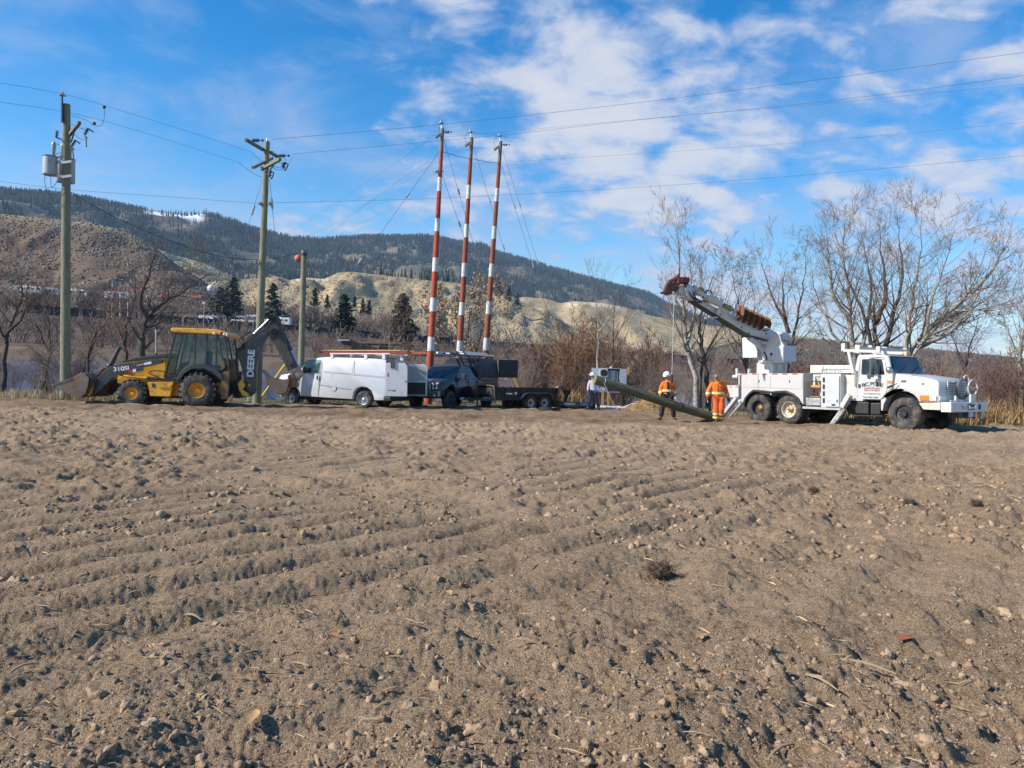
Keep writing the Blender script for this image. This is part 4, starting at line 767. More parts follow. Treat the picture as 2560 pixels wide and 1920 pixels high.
# ---- cargo van
def van():
    F = Frame(-6.56, 32.6, -20, (660, 740, 2.765)); P = F.pts; t = thing('cargo_van', 'long white cargo van with its rear doors swung open', 'van', F.M); W = 1.98
    inset = lambda z: .02 + max(0, z - 1.15) ** 1.6 * .13
    rz = F.pt(684, 715)[1]
    out = [(96, 650), (98, 570), (112, 546), (200, 528), (246, 500), (268, 466), (312, 436), (365, 424), (420, 421), (700, 428), (830, 436), (842, 448), (832, 690), (828, 722), (758, 722), (752, 690), (738, 655), (708, 634), (672, 628), (640, 638), (618, 664), (608, 715), (246, 692), (242, 662), (218, 632), (182, 622), (146, 640), (124, 672), (118, 700), (98, 690)]
    pts = P(out); b = shell(pts, W, 0, inset, .06); body = b.build('body', white_v, t, smooth=32)
    x0 = P([(96, 650)])[0][0]; x1 = P([(832, 600)])[0][0]
    b = MB(); b.bx(x0 + .5, x1 - .06, .22, W - .22, .32, .95); b.build('underbody', black, t)
    for zx, nr in ((183, True), (684, True)):
        c = F.pt(zx, 700)
        wheel(t, c[0], .385, .02, .385, .25, .225, silver, silver, 0, .3, nuts=8); wheel(t, c[0], .385, W - .27, .385, .25, .225, silver, silver, 0, .3, near=False)
    ins = lambda z: inset(z)
    b = MB(); panel(b, P([(258, 470), (282, 446), (312, 438), (384, 437), (366, 531), (262, 531)]), ins, .006); b.build('side_window', glass('van_window', (.13, .165, .15), .45), t)
    b = MB(); panel(b, P([(258, 470), (282, 446), (312, 438), (384, 437), (366, 531), (262, 531)]), ins, .006, W=W, thick=-.012); b.build('side_window', glass('van_window'), t)
    a, c = F.pt(250, 498), F.pt(314, 437); b = MB(); o = Vector((a[1] - c[1], 0, c[0] - a[0])).normalized() * -.012
    b.add([Vector((a[0], .10, a[1])) + o, Vector((a[0], W - .10, a[1])) + o, Vector((c[0], W - .18, c[1])) + o, Vector((c[0], .18, c[1])) + o], [(0, 1, 2, 3)]); b.build('windscreen', gl_dark, t)
    seam = mat('seam_grey', (.11, .115, .12), .7)
    def line(pl, w=.016):
        b = MB()
        for i in range(len(pl) - 1):
            p, q = F.pt(*pl[i]), F.pt(*pl[i + 1]); d = Vector((q[0] - p[0], q[1] - p[1])); n_ = Vector((-d.y, d.x)).normalized() * w / 2
            panel(b, [(p[0] + n_.x, p[1] + n_.y), (q[0] + n_.x, q[1] + n_.y), (q[0] - n_.x, q[1] - n_.y), (p[0] - n_.x, p[1] - n_.y)], ins, .003, .006)
        b.build('panel_seam', seam, t)
    line([(398, 432), (378, 560), (375, 690)]); line([(250, 536), (240, 600), (236, 680)]); line([(615, 444), (606, 530)]); line([(400, 520), (838, 560)], .012); line([(378, 612), (608, 648)], .012)
    b = MB(); panel(b, P([(363, 548), (373, 548), (371, 580), (362, 580)]), ins, .03, .03); b.build('door_handle', black, t, bevel=.006)
    q_ = F.p3(483, 640, 0); b = MB(); b.cyl((q_.x, ins(q_.z) - .005, q_.z), (q_.x, ins(q_.z) + .01, q_.z), .11, n=18); b.build('fuel_door', seam, t); b = MB(); b.cyl((q_.x, ins(q_.z) - .008, q_.z), (q_.x, ins(q_.z) + .01, q_.z), .10, n=18); b.build('fuel_cap', white_v, t)
    b = MB(); b.box(F.p3(278, 512, -.12), (.12, .16, .30)); b.bar(F.p3(278, 515, -.12), F.p3(300, 520, .06), .05); b.build('mirror', black, t, bevel=.03)
    b = MB(); panel(b, P([(835, 500), (860, 498), (856, 556), (833, 556)]), ins, .012, .03); b.build('tail_light', red_l, t, bevel=.01)
    b = MB(); panel(b, P([(838, 441), (893, 445), (893, 498), (836, 500)]), lambda z: .08, .0, .03); b.build('door_frame', black, t)
    zb, zt = F.pt(828, 722)[1], F.pt(842, 448)[1]
    b = MB(); b.bx(x1 - .02, x1 + .012, .14, W - .14, zb + .12, zt - .12); b.build('dark_cargo_plate', black, t)  # black plate stands in for the shade inside the open cargo space
    b = MB(); b.bx(x1 - .05, x1 + .30, .02, W - .02, zb - .02, zb + .16); b.build('rear_bumper', black, t, bevel=.03)
    def door(y, name, mt, inner):
        Dm = Matrix.Translation((x1 + .02, y, zb + .18)) @ Matrix.Rotation(R(20), 4, 'Z'); h = zt - zb - .26
        prof = [(0, 0), (.98, 0), (.98, h * .80), (.95, h * .93), (.86, h), (.10, h), (0, h * .95)]
        b = MB(); b.prism(prof, -.03, .03); d = b.build('rear_door', mt, t, bevel=.02); d.matrix_local = Dm
        if inner:
            b = MB(); b.prism([(.08, .06), (.90, .06), (.90, h * .42), (.08, h * .42)], -.05, -.03); b.build('inner_panel', black, d)
            for k in range(5): b = MB(); b.bx(.12, .86, -.064, -.05, .10 + k * h * .07, .13 + k * h * .07); b.build('panel_rib', steel_dk, d)
            b = MB(); b.prism([(.10, h * .48), (.88, h * .48), (.88, h * .82), (.80, h * .92), (.12, h * .92)], -.04, -.03); b.build('inner_recess', mat('grey_liner', (.42, .43, .42), .7), d)
        else:
            [MB().bx(x_, x_ + w_, -.036, -.03, h * z_, h * z_ + hh_).build('badge', seam, d) for x_, w_, z_, hh_ in ((.12, .10, .175, .03), (.24, .12, .175, .03), (.38, .09, .175, .03), (.34, .12, .15, .02))]; b = MB(); b.cyl((.90, -.06, h * .45), (.90, -.03, h * .45), .03, n=10); b.build('latch', black, d)
        return d
    door(.03, 'rear_door', white_v, False); door(W - .03, 'rear_door', white_v, True)
    b = MB(); b.bx(x0 - .03, x0 + .14, .06, W - .06, .42, .66); b.build('front_bumper', black, t, bevel=.04)
    b = MB(); b.bx(x0 - .02, x0 + .03, .4, W - .4, .72, 1.0); b.build('grille', black, t)
    # roof rack
    zr_ = F.pt(600, 428)[1]; xs = [F.pt(q, 425)[0] for q in (455, 690, 815)]
    b = MB()
    for x in xs: b.bx(x - .04, x + .04, .14, W - .14, zr_ + .12, zr_ + .17); b.bx(x - .08, x + .08, .14, .20, zr_ - .06, zr_ + .14); b.bx(x - .08, x + .08, W - .2, W - .14, zr_ - .06, zr_ + .14)
    b.bx(xs[0] - .1, xs[2] + .3, .14, .19, zr_ + .17, zr_ + .22); b.bx(xs[0] - .1, xs[2] + .3, W - .19, W - .14, zr_ + .17, zr_ + .22); b.build('roof_rack', mat('rack_white', (.66, .67, .66), .5), t, bevel=.008)
    # load on the rack: own things
    xa, xb = F.pt(358, 400)[0], F.pt(1020, 420)[0]
    def ladder(y, z, x0_, x1_, mm, lab, name='extension_ladder'):
        q = thing(name, lab, 'ladder', F.M @ Matrix.Translation((x0_, y, z)), 'ladders carried on vehicle roofs'); L = x1_ - x0_
        for s in (0, .42): b = MB(); b.bx(0, L, s, s + .035, 0, .085); b.build('rail', mm, q)
        k = 0
        while .18 + k * .3 < L: b = MB(); b.cyl((.18 + k * .3, .03, .042), (.18 + k * .3, .42, .042), .017, n=6); b.build('rung', alum, q); k += 1
        for s in (-.004, .414): b = MB(); b.bx(-.03, .09, s, s + .043, -.01, .10); b.build('foot', red_l if mm is not alum else black, q)
    fib = mat('orange_fibreglass', (.40, .075, .035), .5, var=.1)
    ladder(.35, zr_ + .225, xa, xb - .4, fib, 'long orange ladder lying nearest the edge of the van roof rack'); ladder(.98, zr_ + .225, xa + .5, xb, fib, 'orange ladder lying on the far side of the van roof rack')
    pine_w = mat('fresh_lumber', (.44, .29, .15), .8, var=.2, vs=3, stretch=(.4, 8, 8))
    for k, (y, dz, s0, s1) in enumerate(((.30, .312, .05, -.35), (.48, .312, .25, -.1), (.66, .312, .0, -.5), (.40, .345, .4, -.8))):
        b = MB(); b.bx(0, (xb + s1) - (xa + s0), 0, .17, 0, .03); q = b.build('plank', pine_w, M=F.M @ Matrix.Translation((xa + s0, y, zr_ + dz)), bevel=.003); tag(q, ['wooden plank nearest the edge of the lumber on the van roof', 'second wooden plank of the lumber on the van roof', 'farthest wooden plank of the lumber on the van roof', 'short wooden plank lying on top of the others on the van roof'][k], 'plank', 'lumber on the van roof')
van()

# ---- pickup with canopy
def pickup():
    F = Frame(-2.87, 34.8, 65); t = thing('pickup_truck', 'dark blue lifted pickup with a tall black canopy parked behind the van', 'pickup', F.M); W = 2.03
    navy = mat('navy_paint', (.006, .008, .020), .28, var=.1, vs=1, coat=.35, dirt=((.05, .045, .04), .12, 2)); inset = lambda z: max(0, z - 1.2) ** 1.4 * .28
    arch = lambda cx, r=.56, z=.50: [(cx - r * math.cos(a), z + r * math.sin(a)) for a in [math.pi * k / 8 for k in range(9)]]
    pts = [(-.98, .72), (-1.0, 1.02), (-.94, 1.28), (-.62, 1.37), (.40, 1.45), (1.12, 2.03), (1.35, 2.08), (2.45, 2.08), (2.72, 2.0), (2.98, 1.50), (5.05, 1.50), (5.10, 1.35), (5.08, .72)] + arch(3.9)[::-1] + [(.62, .58)] + arch(0.0)[::-1]
    b = shell(pts, W, 0, inset, .06); b.build('body', navy, t, smooth=32)
    b = MB(); b.bx(-.6, 4.9, .25, W - .25, .5, .95); b.build('underbody', black, t)
    alloy = mat('dark_alloy', (.10, .10, .105), .4, .6)
    for x in (0, 3.9): wheel(t, x, .43, -.03, .43, .30, .25, black, alloy, 22, .16, nuts=8, tread=.02, skew=.25); wheel(t, x, .43, W - .27, .43, .30, .25, black, alloy, 22, .16, near=False, tread=.02, skew=.25)
    for pl in ([(.62, 1.47), (1.20, 1.96), (1.72, 1.98), (1.72, 1.48)], [(1.80, 1.48), (1.80, 1.98), (2.42, 1.98), (2.68, 1.50)]):
        b = MB(); panel(b, pl, inset, .006); b.build('side_window', gl_dark, t); b = MB(); panel(b, pl, inset, .006, -.012, W=W); b.build('side_window', gl_dark, t)
    for y in (-.006,):
        for x in (.62, 1.76, 2.72): b = MB(); b.bx(x - .006, x + .006, y, .01, .72, 1.45); b.build('door_seam', black, t)
        for x in (1.58, 2.56): b = MB(); b.bx(x, x + .16, -.035, .0, 1.26, 1.31); b.build('door_handle', black, t, bevel=.008)
    b = MB(); o = Vector((-.5, 0, .6)).normalized() * .014; b.add([Vector((.46, .20, 1.49)) + o, Vector((.46, W - .2, 1.49)) + o, Vector((1.10, W - .32, 2.005)) + o, Vector((1.10, .32, 2.005)) + o], [(0, 1, 2, 3)]); b.build('windscreen', gl_dark, t)
    for y in (.55, 1.2): b = MB(); b.bar((.42, y, 1.485), (.66, y + .45, 1.66), .02); b.build('wiper', black, t)
    b = MB(); b.bx(-1.045, -.97, .50, W - .50, .88, 1.24); g = b.build('grille', chrome, t, bevel=.02)
    for k in range(4): b = MB(); b.bx(-1.058, -1.04, .55, W - .55, .92 + k * .08, .965 + k * .08); b.build('grille_bar', black, g)
    for y in (.04, W - .48):
        b = MB(); b.bx(-1.03, -.95, y, y + .44, .90, 1.24); h = b.build('headlight', mat('lamp_housing', (.05, .05, .055), .3), t, bevel=.03)
        for dy, dz in ((.12, .98), (.31, .98), (.12, 1.14), (.31, 1.14)): b = MB(); b.ball((-1.03, y + dy, dz), .062, 10, 6, (.5, 1, 1)); b.build('lamp', clear_l, h, smooth=True)
    b = MB(); b.bx(-1.12, -.92, -.02, W + .02, .55, .86); bp = b.build('front_bumper', mat('dark_chrome', (.22, .22, .23), .25, .8), t, bevel=.05, seg=3)
    for y in (.22, W - .22): b = MB(); b.cyl((-1.135, y, .66), (-1.11, y, .66), .06, n=12); b.build('fog_lamp', clear_l, bp)
    b = MB(); b.bx(-1.135, -1.12, W / 2 - .16, W / 2 + .16, .56, .72); b.build('licence_plate', mat('plate_dark', (.12, .13, .16), .5), bp)
    for y, s in ((-.20, 1), (W + .05, -1)): b = MB(); b.box((.92, y + .08 * s * 0 + .02, 1.52), (.16, .20, .30)); b.bar((.92, y + .1 * s, 1.45), (.95, y + .26 * s, 1.45), .05); b.build('mirror', black, t, bevel=.03)
    b = MB(); b.bx(.65, 3.2, -.10, .08, .50, .56); b.build('running_board', black, t, bevel=.01)
    b = MB(); b.bx(3.0, 5.05, -.012, .05, 1.40, 1.53); b.build('bed_rail', mat('blue_rail', (.02, .035, .10), .3, coat=.5), t, bevel=.01)
    can = mat('canopy_black', (.020, .021, .024), .5, var=.15); b = shell([(2.72, 1.53), (2.60, 2.10), (2.9, 2.44), (3.3, 2.52), (4.9, 2.50), (5.05, 2.40), (5.12, 1.53)], W + .06, -.03, lambda z: max(0, z - 1.9) ** 1.5 * .30, .06); c = b.build('canopy', can, t, smooth=32)
    b = MB(); panel(b, [(3.25, 1.66), (4.65, 1.66), (4.65, 2.14), (3.25, 2.14)], lambda z: -.03 + max(0, z - 1.9) ** 1.5 * .3, .012, .02); b.build('canopy_window', black, c, bevel=.02)
    b = MB(); b.bx(0, 1.15, -.02, .02, 0, .95); d = b.build('canopy_door', can, t, bevel=.012); d.matrix_local = Matrix.Translation((5.12, .02, 1.55)) @ Matrix.Rotation(R(-38), 4, 'Z')
    b = MB()
    for x in (3.1, 4.6): b.bx(x - .03, x + .03, .1, W - .1, 2.60, 2.65); b.bx(x - .04, x + .04, .16, .22, 2.42, 2.62); b.bx(x - .04, x + .04, W - .22, W - .16, 2.42, 2.62)
    b.build('ladder_rack', black, t)
    def lad(y, z, x0, L, mm, lab):
        q = thing('aluminium_ladder', lab, 'ladder', F.M @ Matrix.Translation((x0, y, z)), 'ladders carried on vehicle roofs')
        for s in (0, .40): b = MB(); b.bx(0, L, s, s + .03, 0, .08); b.build('rail', mm, q)
        for k in range(int(L / .3)): b = MB(); b.cyl((.15 + k * .3, .03, .04), (.15 + k * .3, .40, .04), .018, n=6); b.build('rung', alum, q)
        for s in (0, .40): b = MB(); b.bx(-.05, .04, s - .01, s + .04, -.02, .09); b.build('foot', black, q)
    lad(.30, 2.655, 1.9, 3.3, alum, 'aluminium ladder on the near side of the pickup canopy rack'); lad(.95, 2.655, 1.6, 3.6, mat('blue_ladder', (.05, .12, .35), .5), 'blue railed ladder in the middle of the pickup canopy rack'); lad(.55, 2.75, 2.2, 2.6, alum, 'short aluminium ladder stacked on top of the pickup ladders')
    b = MB(); b.cyl((1.4, 1.62, 2.72), (4.9, 1.62, 2.72), .055, n=12); q = b.build('white_pipe', whitebox, M=F.M); tag(q, 'white plastic pipe on the far side of the pickup canopy rack', 'pipe')
pickup()

# ---- dump trailer
def trailer():
    F = Frame(.96, 36.5, 33); t = thing('utility_trailer', 'black tandem axle dump trailer with a meshed front parked by the pickup', 'trailer', F.M); W = 1.95
    blk = mat('trailer_black', (.017, .017, .018), .5, var=.2, vs=2, dirt=((.12, .10, .075), .2, 3)); x0, x1 = -1.95, 1.75; z0, z1 = .60, 1.04
    b = MB(); b.bx(x0, x1, .18, W - .18, .46, .58); b.build('frame', blk, t, bevel=.01); b = MB(); b.bx(x0, x1, .20, W - .2, .58, .63); b.build('floor', steel_dk, t)
    for y in (.18, W - .22):
        b = MB(); b.bx(x0, x1, y, y + .04, z0, z1); s = b.build('side_panel', blk, t)
        for k in range(9): x = x0 + .1 + k * (x1 - x0 - .2) / 8; b = MB(); b.bx(x - .03, x + .03, y - .035 if y < 1 else y + .04, y if y < 1 else y + .075, z0, z1 - .02); b.build('rib', blk, s)
        b = MB(); b.bx(x0, x1, y - .03, y + .07, z1, z1 + .05); b.build('top_rail', blk, s)
    b = MB(); b.prism([(x0 + .5, z0 + .08), (x0 + 1.1, z0 + .08), (x0 + 1.1, z0 + .36), (x0 + .5, z0 + .36)], .135, .15); b.build('sign_plate', blk, t)
    [MB().bx(x0 + x_, x0 + x_ + w_, .13, .136, z0 + z_, z0 + z_ + h_).build('sticker', whitebox, t) for x_, w_, z_, h_ in ((.56, .07, .16, .06), (.64, .05, .19, .05), (.70, .22, .15, .07))]; b = MB(); b.bx(x0 + 1.05, x0 + 1.2, .13, .14, z0 + .16, z0 + .26); b.build('sticker', whitebox, t)
    # front: posts, mesh, plate
    b = MB(); b.bx(x0 - .05, x0, .18, W - .18, z0, z1 + .12); fr = b.build('front_panel', blk, t)
    b = MB()
    for k in range(16): y = .3 + k * (W - .6) / 15; b.bx(x0 - .10, x0 - .085, y - .008, y + .008, z0 + .15, z1)
    for k in range(6): z = z0 + .15 + k * (z1 - z0 - .15) / 5; b.bx(x0 - .112, x0 - .10, .3, W - .3, z - .008, z + .008)
    b.build('mesh_guard', mat('dull_grey_steel', (.16, .15, .12), .6, .4), fr)
    b = MB(); b.tube(catmull([Vector((x0 - .08, .16, .6)), Vector((x0 - .1, .16, 1.0)), Vector((x0 - .1, .35, 1.16)), Vector((x0 - .1, W - .35, 1.16)), Vector((x0 - .1, W - .16, 1.0)), Vector((x0 - .08, W - .16, .6))], 4), .03, 6); b.build('front_hoop', mat('dull_grey_steel', (0, 0, 0)), t)
    b = MB(); b.bx(x0 - .09, x0 - .05, W * .30, W * .62, .50, .60); b.build('licence_plate', mat('plate_white', (.6, .6, .58), .5), t)
    for k, sp in enumerate((.35, W - .35)): b = MB(); b.bar((x0, sp, .5), (x0 - 1.35, W / 2, .5), .08, .12); b.build('drawbar', blk, t)
    b = MB(); b.box((x0 - 1.42, W / 2, .53), (.22, .12, .12)); b.build('coupler', galv, t, bevel=.02); b = MB(); b.tube(catmull([Vector((x0 - 1.3, W / 2 - .1, .55)), Vector((x0 - 1.1, W / 2 - .2, .35)), Vector((x0 - .9, W / 2 - .1, .45)), Vector((x0 - 1.0, W / 2 + .1, .6))], 5), .014, 5); b.build('safety_chain', galv, t)
    b = MB(); b.cyl((x0 - .7, W / 2 - .25, .05), (x0 - .7, W / 2 - .25, .75), .035, n=10); b.build('jack', blk, t)
    for x in (0, .83):
        wheel(t, x, .345, .0, .345, .21, .20, silver, black, 0, .3, nuts=6); wheel(t, x, .345, W - .21, .345, .21, .2, silver, black, 0, .3, near=False)
    fz = [(-.62, .55), (-.42, .78), (-.2, .84), (1.03, .84), (1.25, .78), (1.42, .55), (1.38, .55), (1.22, .74), (1.02, .80), (-.19, .80), (-.4, .74), (-.58, .55)]
    for y in (-.03, W - .22): b = MB(); b.prism(fz, y, y + .25); b.build('fender', mat('dusty_fender', (.10, .09, .075), .6, var=.2, dirt=((.2, .16, .12), .4, 3)), t, bevel=.006)
    b = MB(); b.bx(x1, x1 + .05, .18, W - .18, z0, z1); b.build('tailgate', blk, t)
    b = MB(); b.bx(1.5, 1.58, .24, .32, .02, .5); b.build('rear_jack', blk, t)
trailer()
# ---- boom truck
ZC = (2060, 840, 5.027); ZR = (1800, 860, 6.506); ZB = (1640, 680, 6.144); Z3 = (1400, 640, 3.687)
def boom_truck():
    F = Frame(9.38, 28.18, -55); t = thing('boom_truck', 'white digger derrick boom truck with a rusty auger parked on the right', 'truck', F.M); W = 2.42
    pc = lambda l, y=0.0: F.pts(l, y, ZC); pr = lambda l, y=0.0: F.pts(l, y, ZR); p3c = lambda x, y, d=0.0: F.p3(x, y, d, ZC); p3r = lambda x, y, d=0.0: F.p3(x, y, d, ZR)
    R_ = .53; xf = 5.49
    # wheels
    deep = mat('dark_wheel', (.030, .031, .034), .5, var=.2, dirt=((.14, .12, .1), .2, 5)); cream = mat('cream_rim', (.62, .56, .43), .5, var=.1, dirt=((.35, .22, .12), .2, 6))
    for x, m_, lab in ((0, deep, 'rearmost wheel with a dark rim'), (1.32, cream, 'rear wheel with a cream rim')):
        wheel(t, x, R_, .0, R_, .27, .30, m_, gold, 30, .62, nuts=8, tread=.018, label=lab, skew=.25); wheel(t, x, R_, .32, R_, .27, .30, deep, deep, 30, .3, tread=.018, skew=.25)
        wheel(t, x, R_, W - .27, R_, .27, .30, m_, gold, 0, .62, near=False); wheel(t, x, R_, W - .59, R_, .27, .30, deep, deep, 0, .3, near=False)
    wheel(t, xf, .545, .03, .545, .36, .30, deep, mat('dark_hub', (.06, .06, .062), .35, .6), 0, .22, nuts=10, label='wide front wheel with a black hub', steer=R(-4)); wheel(t, xf, .545, W - .39, .545, .36, .30, deep, deep, 0, .22, near=False, steer=R(-4))
    b = MB(); b.bx(-1.2, 6.5, .75, 1.0, .70, .95); b.bx(-1.2, 6.5, W - 1.0, W - .75, .70, .95); b.bx(-.2, 1.6, .6, W - .6, .42, .66); b.bx(5.3, 5.65, .4, W - .4, .42, .6); b.build('chassis_rail', black, t)
    # utility body
    body = pr([(348, 478), (1352, 478), (1352, 990), (1332, 962), (1270, 880), (1190, 815), (1070, 772), (950, 776), (800, 776), (560, 752), (490, 790), (430, 870), (392, 960), (346, 950)])
    xb0, xb1, zt = body[0][0], body[1][0], body[0][1]
    b = MB(); b.prism(body, 0, .62); bd = b.build('side_box', white_t, t, bevel=.015); b = MB(); b.prism(body, W - .62, W); b.build('side_box', white_t, t, bevel=.015)
    b = MB(); b.bx(xb0, xb1, .62, W - .62, zt - .62, zt - .5); b.build('deck', greyw, t)
    for pl in ([(362, 510), (824, 512), (824, 712), (362, 700)], [(838, 512), (1338, 512), (1338, 732), (838, 715)]):
        b = MB(); b.prism(pr(pl), -.014, .002); d = b.build('locker_door', white_t, bd, bevel=.006)
        cx = (pl[0][0] + pl[1][0]) / 2 + 40; b = MB(); b.prism(pr([(cx, 588), (cx + 14, 588), (cx + 14, 628), (cx, 628)]), -.022, -.012); b.build('door_latch', steel_dk, d)
    for x in range(6):
        a = 356 + x * 164; b = MB(); b.prism(pr([(a, 482), (a + 90, 482), (a + 90, 497), (a, 497)]), -.006, .002); b.build('reflector_strip', red_l, bd)
    b = MB(); b.prism(pr([(378, 542), (440, 540), (442, 566), (378, 570)]), -.02, -.012); b.build('badge', greyw, bd)
    fl = pr([(385, 1005), (398, 930), (432, 860), (500, 785), (560, 742), (720, 752), (850, 772), (960, 760), (1080, 755), (1200, 805), (1285, 875), (1338, 970), (1328, 1000), (1270, 905), (1185, 840), (1070, 795), (950, 800), (800, 800), (570, 780), (510, 820), (450, 890), (420, 1005)])
    b = MB(); b.prism(fl, -.10, .10); b.build('rubber_fender', black, t, bevel=.02); b = MB(); b.prism(pr([(372, 950), (420, 960), (420, 1105), (372, 1105)]), .05, .6); b.build('mud_flap', black, t)
    # rear step deck and tail
    b = MB(); b.prism(pr([(120, 670), (348, 676), (348, 860), (250, 870), (120, 850)], .3), .12, W - .12); b.build('tail_deck', white_t, t, bevel=.012)
    for a in (130, 200, 300): b = MB(); b.prism(pr([(a, 690), (a + 42, 692), (a + 42, 704), (a, 702)], .3), .112, .12); b.build('reflector_strip', red_l, t)
    b = MB(); b.bar(p3r(276, 395, .1), p3r(280, 520, .1), .09); b.cyl(p3r(215, 530, .1), p3r(300, 530, .1), .075, n=10); b.bar(p3r(290, 490, .1), p3r(350, 492, .1), .05); b.bar(p3r(325, 500, .1), p3r(325, 670, .1), .12, .06); b.bar(p3r(480, 405, .5), p3r(470, 475, .5), .12, .08); b.build('tail_bracket', white_t, t, bevel=.01)
    # outriggers
    for y, s in ((-.05, 1), (W + .05, -1)):
        b = MB(); b.bar(p3r(290, 870, 0) + Vector((0, y, 0)), p3r(70, 1190, 0) + Vector((0, y - .12 * s, 0)), .26, .12); o = b.build('rear_outrigger', white_t, t, bevel=.012)
        b = MB(); b.bar(p3r(330, 960, 0) + Vector((0, y + .1 * s, 0)), p3r(130, 1215, 0) + Vector((0, y, 0)), .08); b.build('outrigger_brace', galv, o)
        b = MB(); b.bar(p3c(345, 740, 0) + Vector((0, y - .05 * s, 0)), p3c(255, 895, 0) + Vector((0, y - .05 * s, 0)), .22, .16); o = b.build('front_outrigger', white_t, t, bevel=.012)
        b = MB(); b.bar(p3c(275, 905, 0) + Vector((0, y - .05 * s, 0)), p3c(118, 1150, 0) + Vector((0, y - .15 * s, 0)), .20, .15); b.build('outrigger_leg', mat('scuffed_leg', (.10, .10, .095), .6, var=.3, vs=3, dirt=((.55, .53, .48), .5, 3)), o, bevel=.01)
    b = MB(); b.prism(pr([(150, 860), (345, 850), (345, 900), (300, 960), (240, 900)], .2), .25, W - .25); b.build('rear_crossmember', white_t, t)
    # open compartments
    xc0, xc1 = F.pt(1640, 600, 0, ZR)[0], F.pt(1962, 600, 0, ZR)[0]; zb = F.pt(1640, 1035, 0, ZR)[1]
    b = MB(); b.bx(xb1, xc1, .0, W, zb - .06, zb + .02); b.build('body_floor', mat('checker_grey', (.42, .41, .38), .6, var=.2), t)
    b = MB(); b.bx(xb1 + .02, xc0, .72, W - .72, zb, zt - .1); b.build('recess_back', mat('cream_panel', (.56, .52, .42), .6, var=.1, dirt=((.2, .15, .1), .3, 4)), t)
    b = MB(); b.prism(pr([(1395, 875), (1634, 880), (1634, 1000), (1400, 1000)], .05), .04, .5); b.build('checker_box', mat('checker_plate', (.5, .51, .52), .4, .7, var=.5, vs=14), t, bevel=.01)
    for pl, mm in (([(1490, 670), (1640, 670), (1640, 712), (1490, 705)], mat('orange_tool', (.62, .26, .02), .6)), ([(1490, 600), (1640, 600), (1640, 615), (1490, 612)], steel_dk), ([(1470, 845), (1635, 850), (1635, 866), (1470, 862)], gold)):
        b = MB(); b.prism(pr(pl, .3), .25, .7); b.build('stored_tool', mm, t, bevel=.01)
    cab_ = pr([(1640, 484), (1966, 482), (1960, 1056), (1640, 1042)]); b = MB(); b.prism(cab_, .0, .62); cb = b.build('tool_cabinet', white_t, t, bevel=.012)
    b = MB(); b.prism(pr([(1720, 520), (1952, 522), (1948, 1022), (1720, 1018)]), -.05, -.012); d = b.build('cabinet_door', greyw, cb, bevel=.006)
    for pl in ([(1828, 975), (1890, 975), (1890, 1005), (1828, 1005)], [(1908, 910), (1930, 910), (1930, 950), (1908, 950)]): b = MB(); b.prism(pr(pl), -.055, -.048); b.build('placard', steel_dk, d)
    for k in range(4): z_ = 545 + k * 112; b = MB(); b.prism(pr([(1672, z_), (1714, z_), (1714, z_ + 78), (1672, z_ + 78)]), -.006, .0); b.build('dark_shelf_plate', black, cb)  # black plates put the shade of the shelf slots into colour
    b = MB(); b.bx(xc1, xc1 + .75, .25, W - .25, zb + .35, zt - .05); b.build('hydraulic_tank', mat('tank_cream', (.60, .57, .49), .6, var=.1, dirt=((.3, .25, .18), .3, 3)), t, bevel=.02); b = MB(); b.bx(xc1, xc1 + .75, .1, W - .1, zb + .28, zb + .34); b.build('shelf', white_t, t)
    b = MB(); b.prism(pr([(1480, 345), (2170, 345), (2170, 472), (1480, 474)], .55), .5, W - .4); b.build('upper_bin', mat('bin_white', (.60, .585, .53), .6, var=.05, dirt=((.5, .42, .3), .2, 3)), t, bevel=.012)
    rg = random.Random(5); b = MB(); 
    for k in range(14): a = 1650 + k * 28; b.tube([p3r(a, 400 + rg.uniform(-15, 15), .48), p3r(a + rg.uniform(-20, 20), 470, .46)], .008, 4)
    b.tube(catmull([p3r(1650, 420, .47), p3r(1750, 405, .47), p3r(1900, 412, .47), p3r(2100, 400, .47)], 4), .010, 5); b.tube(catmull([p3r(1680, 360, .47), p3r(1640, 480, .46), p3r(1590, 590, .45)], 4), .010, 5); b.build('hanging_chain', galv, t)
    # cab
    ins = lambda z: .20 + max(0, z - 1.9) ** 1.3 * .16
    cabp = pc([(365, 802), (368, 640), (378, 470), (402, 270), (420, 236), (600, 228), (765, 236), (796, 262), (868, 468), (866, 640), (735, 792), (718, 808)], .22)
    b = shell(cabp, W, 0, ins, .05); cab = b.build('cab', white_t, t, smooth=32)
    door = pc([(424, 790), (432, 640), (440, 420), (452, 272), (745, 268), (778, 400), (796, 560), (784, 710), (716, 792)], .2); b = MB(); panel(b, offset(door, -.012), ins, .001, .004); b.build('door_seam', mat('seam_grey', (.16, .165, .17), .7), cab); b = MB(); panel(b, door, ins, .008, .008); dr = b.build('door', white_t, t)
    b = MB(); panel(b, pc([(474, 300), (490, 290), (712, 288), (740, 340), (764, 470), (758, 484), (484, 482), (474, 470)], .22), ins, .016, .010); b.build('window', glass('truck_window', (.08, .10, .10), .5), dr)
    b = MB(); panel(b, pc([(474, 300), (490, 290), (712, 288), (740, 340), (764, 470), (758, 484), (484, 482), (474, 470)], .22), ins, .010, -.010, W=W); b.build('window', glass('truck_window'), t)
    b = MB(); b.bar(p3c(668, 292, .20), p3c(676, 480, .2), .02, .03); b.build('window_divider', black, dr)
    tk = mat('lettering_dark', (.035, .05, .06), .6); tr_ = mat('lettering_red', (.55, .05, .04), .6); tb = mat('lettering_teal', (.08, .28, .30), .6)
    xx, zz = F.pt(606, 612, .2, ZC); yy = ins(zz) - .014
